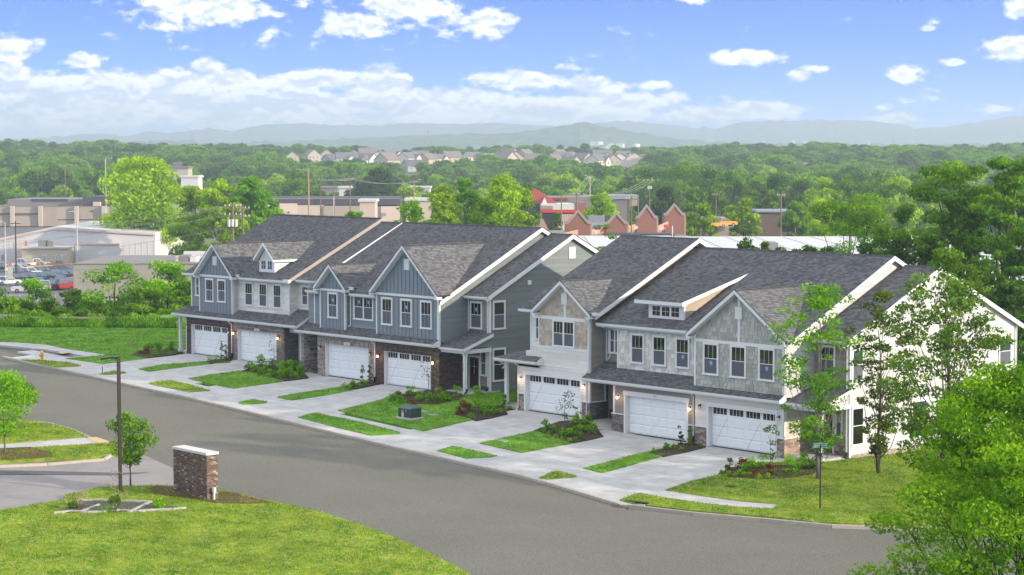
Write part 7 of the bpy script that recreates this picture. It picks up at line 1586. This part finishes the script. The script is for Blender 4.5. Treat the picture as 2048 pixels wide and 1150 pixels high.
# far light commercial roofs in the centre
for (px, D, w, yt, yb, m_, lab) in [(380, 820, 34, 350, 362, M_WHM, 'white flat commercial building above the yellow trees'), (350, 900, 55, 332, 350, HR[1], 'long brown roofed building above the big tree'), (655, 860, 40, 372, 392, M_GREYR, 'grey shed roof among the poles behind the store'), (690, 840, 22, 372, 382, M_WHM, 'small white building among the poles behind the store'), (560, 840, 30, 380, 400, M_TANL, 'tan building left of the poles behind the store'), (840, 850, 40, 372, 388, M_WHM, 'white containers right of the dome-shaped conifer'), (842, 620, 60, 396, 420, M_TANL, 'blush store end wall behind the bright ridge tree'), (735, 600, 30, 398, 412, M_TANL, 'pale wall between the ridge trees'), (1600, 1150, 30, 322, 330, HR[2], 'dark roof deep in the right woodland'), (1540, 1250, 60, 318, 326, M_GREYR, 'long grey roof deep in the right woodland')]:
    t = bthing('commercial_building', lab, px, D, zy(yb, D)-6); k = D/FOC; h = zy(yt, D)-zy(yb, D)+6; bx(t, 'wall', m_ if m_ not in HR else HW[1], -w/2*k, 0, 0, w/2*k, 12, h-.8); bx(t, 'roof', m_ if m_ in HR or m_ is M_GREYR else M_WHR, -w/2*k-.5, -.5, h-.8, w/2*k+.5, 12.5, h)

# ------------------------------------------------------------------ car lot
sheet('parking_lot', [tuple(at(-130, 330)[:2]), tuple(at(175, 330)[:2]), tuple(at(330, 440)[:2]), tuple(at(480, 690)[:2]), tuple(at(-200, 690)[:2])], .1, M_LOT, step=12, skirt=.2)
def paint(nm, c): return mat(nm, c, rough=.25, spec=.6)
M_CG = mat('car_glass', (.09, .13, .17), rough=.12, spec=.8); M_TYRE = mat('tyre_rubber', (.02, .02, .02), rough=.9); M_RIM = mat('wheel_rim', (.35, .35, .36), rough=.3, metal=.8); M_TL = mat('tail_light', (.6, .02, .02), rough=.3); M_HL = mat('head_light', (.75, .78, .8), rough=.15)
def car(kind, label, col, loc, rz, group='vehicles parked in the lot'):
    t = thing('parked_pickup' if kind == 'pickup' else 'parked_suv', label, 'car', loc, group, rz)
    L = 5.7 if kind == 'pickup' else 4.7; w = .98; hb = 1.12 if kind == 'pickup' else .98
    mb = MB()
    prof = [(-L/2, .45), (-L/2, hb), (L*.12, hb), (L*.14, hb+.02), (L*.44, hb-.02), (L/2, hb-.18), (L/2+.02, .5), (L/2-.1, .38), (-L/2+.1, .36)]
    lo = [V(x, -w, z) for x, z in prof]; mb.prism(lo, (0, 2*w, 0)); b = mb.obj('body', col, t)
    if kind == 'pickup': c = [(-L*.16, hb), (-L*.13, 1.86), (L*.06, 1.86), (L*.19, hb+.02)]
    else: c = [(-L*.47, hb), (-L*.42, 1.66), (L*.10, 1.68), (L*.26, hb)]
    mb = MB(); n = len(c); s0 = [V(x, -w*(.96 if i in (0, 3) else .78), z) for i, (x, z) in enumerate(c)]; s1 = [V(p.x, -p.y, p.z) for p in s0]; mb.hexa(s0, s1); mb.obj('cabin_glass', M_CG, t)
    mb = MB(); mb.hexa([s0[1]+V(0, 0, -.02), s0[2]+V(0, 0, -.02), s1[2]+V(0, 0, -.02), s1[1]+V(0, 0, -.02)], [s0[1]+V(.05, 0, .05), s0[2]+V(-.05, 0, .05), s1[2]+V(-.05, 0, .05), s1[1]+V(.05, 0, .05)]); 
    for sd_ in (s0, s1):
        for i in ((0, 1), (3, 2)): mb.beam(sd_[i[0]], sd_[i[1]], .10, .09, up=Y_)
        m0 = sd_[0].lerp(sd_[3], .5); m1 = sd_[1].lerp(sd_[2], .5); mb.beam(m0, m1, .09, .06, up=Y_)
    mb.obj('roof', col, t)
    if kind == 'pickup': bx(t, 'cargo_bed', M_DARK, -L/2+.12, -w+.12, hb-.02, -L*.18, w-.12, hb+.012)
    for xx in (-L*.31, L*.32):
        for sg in (-1, 1):
            mb = MB(); mb.tube([V(xx, sg*(w-.22), .38), V(xx, sg*(w+.02), .38)], .38, n=12); wh = mb.obj('wheel', M_TYRE, t); mb = MB(); mb.tube([V(xx, sg*(w+.0), .38), V(xx, sg*(w+.035), .38)], .23, n=10); mb.obj('rim', M_RIM, wh)
    for sg in (-1, 1):
        bx(t, 'tail_light', M_TL, -L/2-.03, sg*.72-.16, .8, -L/2, sg*.72+.16, 1.08); bx(t, 'headlight', M_HL, L/2-.02, sg*.68-.2, .66, L/2+.035, sg*.68+.2, .86)
    return t
PW = paint('white_paint', (.75, .75, .74)); PN = paint('navy_paint', (.02, .04, .09)); PB = paint('blue_paint', (.03, .10, .28)); PG = paint('silver_paint', (.42, .43, .45)); PO = paint('orange_paint', (.70, .32, .04)); PR = paint('red_paint', (.40, .03, .03)); PK = paint('black_paint', (.02, .02, .022)); PD = paint('dark_grey_paint', (.07, .08, .09))
cars = [('suv', 'white sedan at the left end of the front row of the lot', PW, 16, 563, .35), ('pickup', 'silver pickup at the front left of the lot behind the pale tree', PG, 52, 578, 3.4), ('pickup', 'white pickup with its cab up at the left back row', PW, 42, 527, .1), ('pickup', 'white pickup in front of the beige office', PW, 74, 527, .1), ('pickup', 'orange-tan pickup in the back row', PO, 80, 534, .1), ('pickup', 'bright orange truck at the right end of the back row', PO, 118, 530, .1), ('suv', 'black car at the left end of the back row', PK, 8, 535, .3), ('suv', 'white car below the sign at the left of the lot', PW, 32, 537, .1),
        ('suv', 'dark navy car left in the third row', PN, 45, 557, .3), ('suv', 'navy car second in the third row', PN, 64, 556, .3), ('suv', 'dark blue car third in the third row', PN, 84, 554, .3), ('suv', 'steel blue car fourth in the third row', PD, 105, 553, .3), ('suv', 'dark car fifth in the third row', PN, 126, 551, .3), ('suv', 'dark green car at the right end of the third row', PD, 143, 549, .3),
        ('suv', 'dark car left in the second row', PD, 40, 545, .3), ('suv', 'white-roofed dark car in the second row', PW, 60, 544, .3), ('suv', 'dark car in the middle of the second row', PN, 80, 543, .3), ('suv', 'pale-topped car in the second row', PG, 100, 541, .3), ('suv', 'navy car right in the second row', PN, 122, 540, .3), ('suv', 'blue car at the right end of the second row', PB, 140, 539, .3),
        ('pickup', 'silver pickup seen from behind in the front row', PG, 86, 574, 1.9), ('pickup', 'black pickup with red lights seen from behind', PK, 104, 572, 1.9), ('pickup', 'blue pickup beside the black one in the front row', PB, 117, 563, 1.9), ('pickup', 'red pickup behind the railing at the right of the front row', PR, 124, 572, 1.9), ('pickup', 'dark red truck at the right end of the front row', PR, 138, 568, 1.9), ('suv', 'navy pickup-like car in front of the dark third row', PN, 75, 566, 1.9),
        ('suv', 'silver car beside the trunk of the very large bright tree', PG, 262, 522, .2), ('suv', 'dark blue car beside the trunk of the very large tree', PN, 248, 515, .2), ('suv', 'white car on the roof-level lot behind the cream workshop', PW, 232, 521, .1)]
for i, (kd, lab, c, px, py, rz) in enumerate(cars):
    D = 25.0*FOC/(py+6-308.4); D = min(D, 450)
    if i >= 26: D = 25*FOC/(py+4-308.4); D = 455+i*2
    car(kd, lab, c, at(px, D, -9.85), YAW+rz)
for i, (px, py, c, lab) in enumerate([(1210, 432, PW, 'white car on the slope near the warehouse'), (1428, 452, PO, 'yellow truck left in the yard behind the strip mall'), (1448, 449, PO, 'yellow truck in the middle of the yard behind the strip mall'), (1470, 446, PO, 'orange truck in the yard behind the strip mall'), (1492, 444, PW, 'white truck right in the yard behind the strip mall')]):
    D = [500, 430, 435, 440, 445][i]; p = at(px, D); p.z = zy(py+4, D)
    car('pickup' if i > 0 else 'suv', lab, c, p, YAW+.3)

# ------------------------------------------------------------------ poles, lamps, wires, pylons
M_WOOD = mat('weathered_pole_wood', (.20, .15, .12), noise=.2, nscale=2); M_LPOL = mat('pale_pole', (.50, .47, .44)); M_DPOL = mat('dark_pole', (.06, .05, .05)); M_INS = mat('insulator', (.6, .6, .6)); M_WIRE = mat('pale_wire', (.42, .42, .40), rough=.5)
def pole(label, px, yt, D, zb_=None, r=.16, m=None, arms=1, transf=False, lamp=None, aw=1.2):
    p = at(px, D); p.z = p.z if zb_ is None else zb_; h = zy(yt, D)-p.z; t = thing('utility_pole', label, 'utility pole', p, rz=YAW)
    mb = MB(); mb.tube([V(0, 0, 0), V(0, 0, h)], [r*1.2, r*.8], n=7); mb.obj('pole', m or M_WOOD, t)
    for i in range(arms):
        zz = h-.5-i*1.1; mb = MB(); mb.box(-aw, -.07, zz-.09, aw, .07, zz+.09); a = mb.obj('crossarm', m or M_WOOD, t)
        for xx in (-aw+.1, -aw*.4, aw*.4, aw-.1): mb = MB(); mb.tube([V(xx, 0, zz+.09), V(xx, 0, zz+.34)], .06, n=5); mb.obj('insulator', M_INS, a)
    if transf:
        for xx in (-.45, .0, .45): mb = MB(); mb.tube([V(xx, -.35, h-3.0), V(xx, -.35, h-2.1)], .2, n=8); mb.obj('transformer_can', M_INS, t)
    if lamp:
        mb = MB(); mb.tube([V(0, 0, h-.4), V(lamp*.5, 0, h+.1), V(lamp, 0, h+.2)], .05, n=5); a = mb.obj('lamp_arm', M_LPOL, t); mb = MB(); mb.box(lamp-.35, -.15, h+.12, lamp+.35, .15, h+.26); mb.obj('lamp_head', M_INS, a)
    return t, p, h
PL = [pole('thick wooden utility pole with transformers behind the left roof', 466, 405, 255, r=.17, arms=2, transf=True, aw=1.1), pole('second wooden pole just right of the transformer pole', 486, 409, 262, r=.12, arms=2, aw=.9),
 pole('tall pale street light pole behind the store roof', 618, 339, 560, r=.22, m=mat('rusty_pole', (.42, .27, .20)), arms=0, lamp=-3.2), pole('utility pole with crossarm first right of the street light', 642, 356, 640, r=.16, aw=1.6), pole('utility pole with crossarm second right of the street light', 669, 357, 610, r=.16, aw=1.6), pole('utility pole with crossarm third right of the street light', 701, 354, 620, r=.18, aw=1.6),
 pole('brown pole with lamp arm left of the green trio', 829, 360, 600, r=.18, m=mat('rusty_pole', (.42, .27, .20)), arms=1, lamp=1.6, aw=1.5), pole('double utility pole behind the first brick gable', 1154, 385, 450, r=.2, aw=1.6, transf=False), pole('utility pole beside the white diner', 1123, 390, 430, r=.16, arms=0), pole('pale lamp pole above the yellow-green tree', 1180, 352, 620, r=.16, m=M_LPOL, arms=1, lamp=-1.5, aw=.8),
 pole('utility pole right of the warehouse with transformers', 1299, 358, 600, r=.2, transf=True, aw=1.6), pole('thin wooden pole in front of the warehouse', 1263, 392, 330, r=.12, aw=.9), pole('slim light pole in the tree belt right of the strip mall', 1432, 386, 480, r=.14, arms=1, aw=.9), pole('tall slim pole before the right woodland', 1562, 386, 330, r=.12, arms=1, aw=.7), pole('thin brown pole above the left tan store', 132, 333, 760, r=.18, arms=0),
 pole('dark steel lamp pole with twin arms at the left car lot', 31, 440, 395, zb_=-10, r=.16, m=M_DPOL, arms=1, aw=1.0), pole('pale lamp pole between the truck rows', 10, 443, 400, zb_=-10, r=.11, m=M_LPOL, arms=0, lamp=-1.0), pole('pale lamp pole in front of the beige office', 154, 423, 415, zb_=-10, r=.13, m=M_LPOL, arms=0, lamp=-1.2), pole('thin white flagpole-like lamp left above the far woods', 213, 316, 620, r=.16, m=M_LPOL, arms=0, lamp=1.6), pole('white lamp pole over the left store ridge', 668, 392, 330, r=.09, m=M_LPOL, arms=0), pole('slender pole at the far right behind the locust trees', 2030, 420, 230, r=.12, arms=0), pole('short post before the right warehouse', 1345, 452, 260, r=.1, arms=0, m=M_LPOL)]
def wire(label, a, b, sag, r=.03, n=14):
    mb = MB(); a = Vector(a); b = Vector(b); pts = []
    for i in range(n+1):
        t = i/n; p = a.lerp(b, t); p.z -= sag*4*t*(1-t); pts.append(p)
    mid = (a+b)/2; q = thing_at('overhead_wire', label, 'wire', (a.x, a.y, a.z), 'overhead wires'); mb.tube(pts, r, n=4, cap=False); mb.obj('cable', M_WIRE, q); return q
top = lambda k, dz, dx=0: PL[k][1]+V(0, 0, PL[k][2]+dz)+d2*dx
for i, (dz, yl) in enumerate([(-.4, 473), (-1.6, 486), (-.4, 498), (-3.0, 527)]): wire('thin pale wire crossing in front of the very large bright tree', at(-60, 300, zy(yl, 300)), top(0, dz, -.8+.4*i), .5, r=.022)
wire('lowest pale wire running up to the transformer pole', at(-60, 290, zy(552, 290)), top(0, -6.0), .6, r=.03)
for i, dx in enumerate((-1.5, -.5, .5, 1.5)):
    wire('utility wire between the poles behind the store', top(3, -.2, dx), top(4, -.2, dx), .5, r=.03); wire('utility wire between the poles behind the store', top(4, -.2, dx), top(5, -.2, dx), .5, r=.03); wire('utility wire running right from the poles behind the store', top(5, -.2, dx), top(6, -.3, dx), 1.2, r=.03)
for i, dx in enumerate((-1.4, 0, 1.4)): wire('utility wire between diner and warehouse', top(7, -.3, dx), top(10, -.3, dx), 2.0, r=.03); wire('utility wire running to the upper right pole', top(7, -.5, dx), top(9, -.2, dx), 1.0, r=.03)
for yl, yr_, D in ((292, 268, 2200), (300, 276, 2200)): wire('long high-voltage line above the far suburb', at(-80, D, zy(yl, D)), at(856, 2200, zy(yr_, 2200)), 8, r=.16, n=24)
for yl, yr_, D in ((268, 300, 2200), (276, 305, 2300)): wire('long high-voltage line descending to the right of the pylon', at(856, 2200, zy(yl, 2200)), at(2120, D, zy(yr_-4, D)), 14, r=.15, n=24)
def pylon(label, px, yt, yb, D):
    t = thing('pylon', label, 'pylon', at(px, D, zy(yb, D)-6), rz=YAW); h = zy(yt, D)-zy(yb, D)+6; w = h*.10; mb = MB()
    for sx in (-1, 1):
        for sy in (-1, 1): mb.tube([V(sx*w, sy*w, 0), V(sx*w*.35, sy*w*.35, h*.7), V(0, 0, h)], .16, n=4)
    for i in range(7):
        z0, z1 = h*i*.11, h*(i+1)*.11; w0 = w*(1-.8*i/7); w1 = w*(1-.8*(i+1)/7)
        for sy in (-1, 1): mb.tube([V(-w0, sy*w0, z0), V(w1, sy*w1, z1)], .09, n=4); mb.tube([V(w0, sy*w0, z0), V(-w1, sy*w1, z1)], .09, n=4)
    mb.obj('lattice', mat('galvanised_steel', (.34, .32, .31)), t)
    for zz in (.95, .84, .73): mb = MB(); mb.tube([V(-w*1.3, 0, h*zz), V(w*1.3, 0, h*zz)], .15, n=4); mb.obj('crossarm', mat('galvanised_steel', (.34, .32, .31)), t)
pylon('tall lattice pylon above the centre suburb', 857, 260, 322, 2150); pylon('lattice pylon on the far left woodland', 387, 266, 300, 2500); pylon('small pylon left of the far left woodland pylon', 213, 283, 320, 2300); pylon('small pylon standing over the left woods', 303, 279, 300, 2400); pylon('lattice pylon far right above the woodland', 1785, 276, 300, 3000)
def mast(label, px, yt, yb, D, r): t = thing('radio_mast', label, 'mast', at(px, D, zy(yb, D)-4)); mb = MB(); mb.tube([V(0, 0, 0), V(0, 0, zy(yt, D)-zy(yb, D)+4)], [r, r*.5], n=5); mb.obj('mast', mat('galvanised_steel', (.34, .32, .31)), t)
mast('thin radio mast on the far ridge left of the hill', 1125, 231, 252, 8950, 1.2); mast('thin radio mast on the right far ridge', 1515, 222, 245, 8950, 1.2); mast('slim mast before the far hill', 1227, 255, 300, 3600, .5)
t = thing('tower_crane', 'pale leaning tower crane far right on the plain', 'crane', at(1508, 3600, zy(300, 3600))); mb = MB(); mb.tube([V(0, 0, 0), V(0, 0, zy(278, 3600)-zy(300, 3600))], .7, n=4); mb.obj('tower', M_LPOL, t); mb = MB(); hh = zy(278, 3600)-zy(300, 3600); mb.tube([V(0, 0, hh), d2*-9+V(0, 0, zy(262, 3600)-zy(300, 3600))], .5, n=4); mb.obj('jib', M_LPOL, t)
for i, (px, w, h) in enumerate([(1525, 6, 14), (1545, 20, 5), (1586, 5, 16), (1610, 8, 14), (1617, 14, 8), (1640, 4, 8), (1722, 14, 9), (1736, 3, 14), (1560, 12, 4)]):
    t = thing('plant_structure', 'pale industrial structure on the hazy plain at the right', 'structure', at(px, 3700, zy(302, 3700)-4), 'pale industrial structures on the hazy plain', rz=YAW); bx(t, 'block', M_WHM, -w/2, 0, 0, w/2, 8, h*1.0+8)
# railing along the lot
t = thing('guard_rail', 'pale post-and-rail barrier in front of the parked pickups', 'railing', at(-10, 338, -9.8), rz=YAW)
for i in range(14): mb = MB(); mb.tube([V(i*1.5-2, 0, 0), V(i*1.5-2, 0, 1.2)], .05, n=5); mb.obj('post', M_LPOL, t)
mb = MB(); mb.tube([V(-2, 0, 1.1), V(17.5, 0, 1.1)], .04, n=5); mb.obj('rail', M_LPOL, t)
t = thing('yard_sign', 'tall pale sign panel at the left of the car lot', 'sign', at(18, 380, -9.8), rz=YAW); bx(t, 'panel', M_LPOL, -.5, 0, 1.2, .5, .12, 3.6); bx(t, 'top_panel', M_ORT, -.25, -.02, 3.7, .3, .12, 4.5)
for i in range(2): bx(t, 'leg', M_LPOL, -.5+.9*i, .0, 0, -.4+.9*i, .1, 1.2)

# ------------------------------------------------------------------ grass blades: tufts that break up edges and give the lawns their nap
def in_poly(x, y, poly):
    x = np.asarray(x); y = np.asarray(y); c = np.zeros(len(x), bool); n = len(poly); j = n-1
    for i in range(n):
        xi, yi = poly[i]; xj, yj = poly[j]
        m_ = ((yi > y) != (yj > y)); xx = (xj-xi)*(y-yi)/((yj-yi) if yj != yi else 1e-9)+xi; c ^= m_ & (x < xx); j = i
    return c
Gv = np.vectorize(G)
def tufts(name, label, polys, density, h, m, seed, w=.02, spread=.07, blades=3, cap=70000):
    g = np.random.default_rng(seed); V_ = []; T_ = []
    for poly, off in polys:
        xs = [p[0] for p in poly]; ys = [p[1] for p in poly]; x0, x1, y0, y1 = max(min(xs), -60), min(max(xs), 100), max(min(ys), -48), min(max(ys), 14)
        if x1 <= x0 or y1 <= y0: continue
        n = int((x1-x0)*(y1-y0)*density); n = min(n, cap*3); x = g.uniform(x0, x1, n); y = g.uniform(y0, y1, n); k = in_poly(x, y, poly)
        s = (x-CAMP.x)*-math.sin(YAW)+(y-CAMP.y)*math.cos(YAW); rrx = ((x-CAMP.x)*math.cos(YAW)+(y-CAMP.y)*math.sin(YAW))/s*FOC+1024
        k &= (rrx > -40) & (rrx < 2090)
        x = x[k][:cap]; y = y[k][:cap]; n = len(x)
        if not n: continue
        z = Gv(x, y)+off-.01; base_t = g.uniform(0, 1, n)
        # patchy brightness
        base_t = np.clip(.5+.3*np.sin(x*1.7+2*np.sin(y*1.1))*np.sin(y*1.3+x*.4)+g.normal(size=n)*.2, 0, 1)
        for b in range(blades):
            a = g.uniform(0, 2*np.pi, n); bx_ = x+g.normal(size=n)*spread; by = y+g.normal(size=n)*spread; hh = h*g.uniform(.5, 1.2, n); ln = hh*g.uniform(.2, .8, n); da = g.uniform(0, 2*np.pi, n)
            ww = w*g.uniform(.7, 1.5, n); dx, dy_ = np.cos(a)*ww, np.sin(a)*ww; tx, ty = bx_+np.cos(da)*ln, by+np.sin(da)*ln
            v = np.empty((n, 3, 3)); v[:, 0] = np.stack([bx_-dx, by-dy_, z], 1); v[:, 1] = np.stack([bx_+dx, by+dy_, z], 1); v[:, 2] = np.stack([tx, ty, z+hh], 1); V_.append(v.reshape(-1, 3)); T_.append(base_t)
    o = quads_np(name, np.concatenate(V_), np.concatenate(T_), m, k=3, kind='stuff'); o['label'] = label; o['category'] = 'grass'; return o
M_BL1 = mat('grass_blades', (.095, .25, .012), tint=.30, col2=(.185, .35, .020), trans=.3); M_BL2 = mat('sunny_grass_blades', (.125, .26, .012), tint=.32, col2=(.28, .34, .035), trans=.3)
tufts('grass', 'green mown grass of the front lawns', [(p_, o_) for (p_, m_, o_, d_) in LAWNS if m_ is M_GRASS], 46, .075, M_BL1, 1, w=.020, cap=26000)
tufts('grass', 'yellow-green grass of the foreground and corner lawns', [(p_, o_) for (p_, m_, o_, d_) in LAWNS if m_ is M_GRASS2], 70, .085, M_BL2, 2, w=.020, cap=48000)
# tall weeds along the far edge of the left lawn
wp = [tuple(at(px, D)[:2]) for px, D in ((-120, 176), (400, 173), (400, 184), (-120, 188))]
g = np.random.default_rng(4); n = 3000; px = g.uniform(-60, 392, n); Dw = g.uniform(171.0, 179, n); V_ = []; T_ = []
for b in range(4):
    P_ = np.array([tuple(at(a, d)) for a, d in zip(px, Dw)]); P_[:, :2] += g.normal(size=(n, 2))*.18
    hh = (.35+1.15*np.abs(np.sin(px*.047+b*.2)*np.sin(px*.013+1)*np.sin(px*.19+Dw)))*g.uniform(.5, 1.3, n)*.42; a = g.uniform(0, 6.3, n); wv = .085
    v = np.empty((n, 3, 3)); v[:, 0] = P_-np.stack([np.cos(a)*wv, np.sin(a)*wv, 0*a], 1); v[:, 1] = P_+np.stack([np.cos(a)*wv, np.sin(a)*wv, 0*a], 1); v[:, 2] = P_+np.stack([g.normal(size=n)*.22, g.normal(size=n)*.22, hh], 1); V_.append(v.reshape(-1, 3)); T_.append(np.clip(.4+.35*np.sin(px*.09)*np.sin(px*.023)+g.normal(size=n)*.28, 0, 1))
o = quads_np('tall_weeds', np.concatenate(V_), np.concatenate(T_), mat('weed_blades', (.05, .16, .010), tint=.4, col2=(.15, .29, .02), trans=.35), k=3, kind='stuff'); o['label'] = 'tall bright weeds along the far edge of the left lawn'; o['category'] = 'weeds'

# ------------------------------------------------------------------ haze
hm = bpy.data.materials.new('haze'); hm.use_nodes = True; t = hm.node_tree; t.nodes.clear()
pv = t.nodes.new('ShaderNodeVolumePrincipled'); pv.inputs['Color'].default_value = (.70, .84, .96, 1); pv.inputs['Density'].default_value = 2.05e-4; pv.inputs['Anisotropy'].default_value = .2
ot = t.nodes.new('ShaderNodeOutputMaterial'); t.links.new(pv.outputs[0], ot.inputs['Volume'])
mb = MB(); mb.box(-10800, -400, -14, 10800, 16800, 196); hz = mb.obj('haze', hm, kind='stuff'); hz.location = (CAMP.x, CAMP.y, 0); hz.rotation_euler = (0, 0, YAW)

for o in bpy.data.objects:
    if o.get('wloc') is not None: del o['wloc']
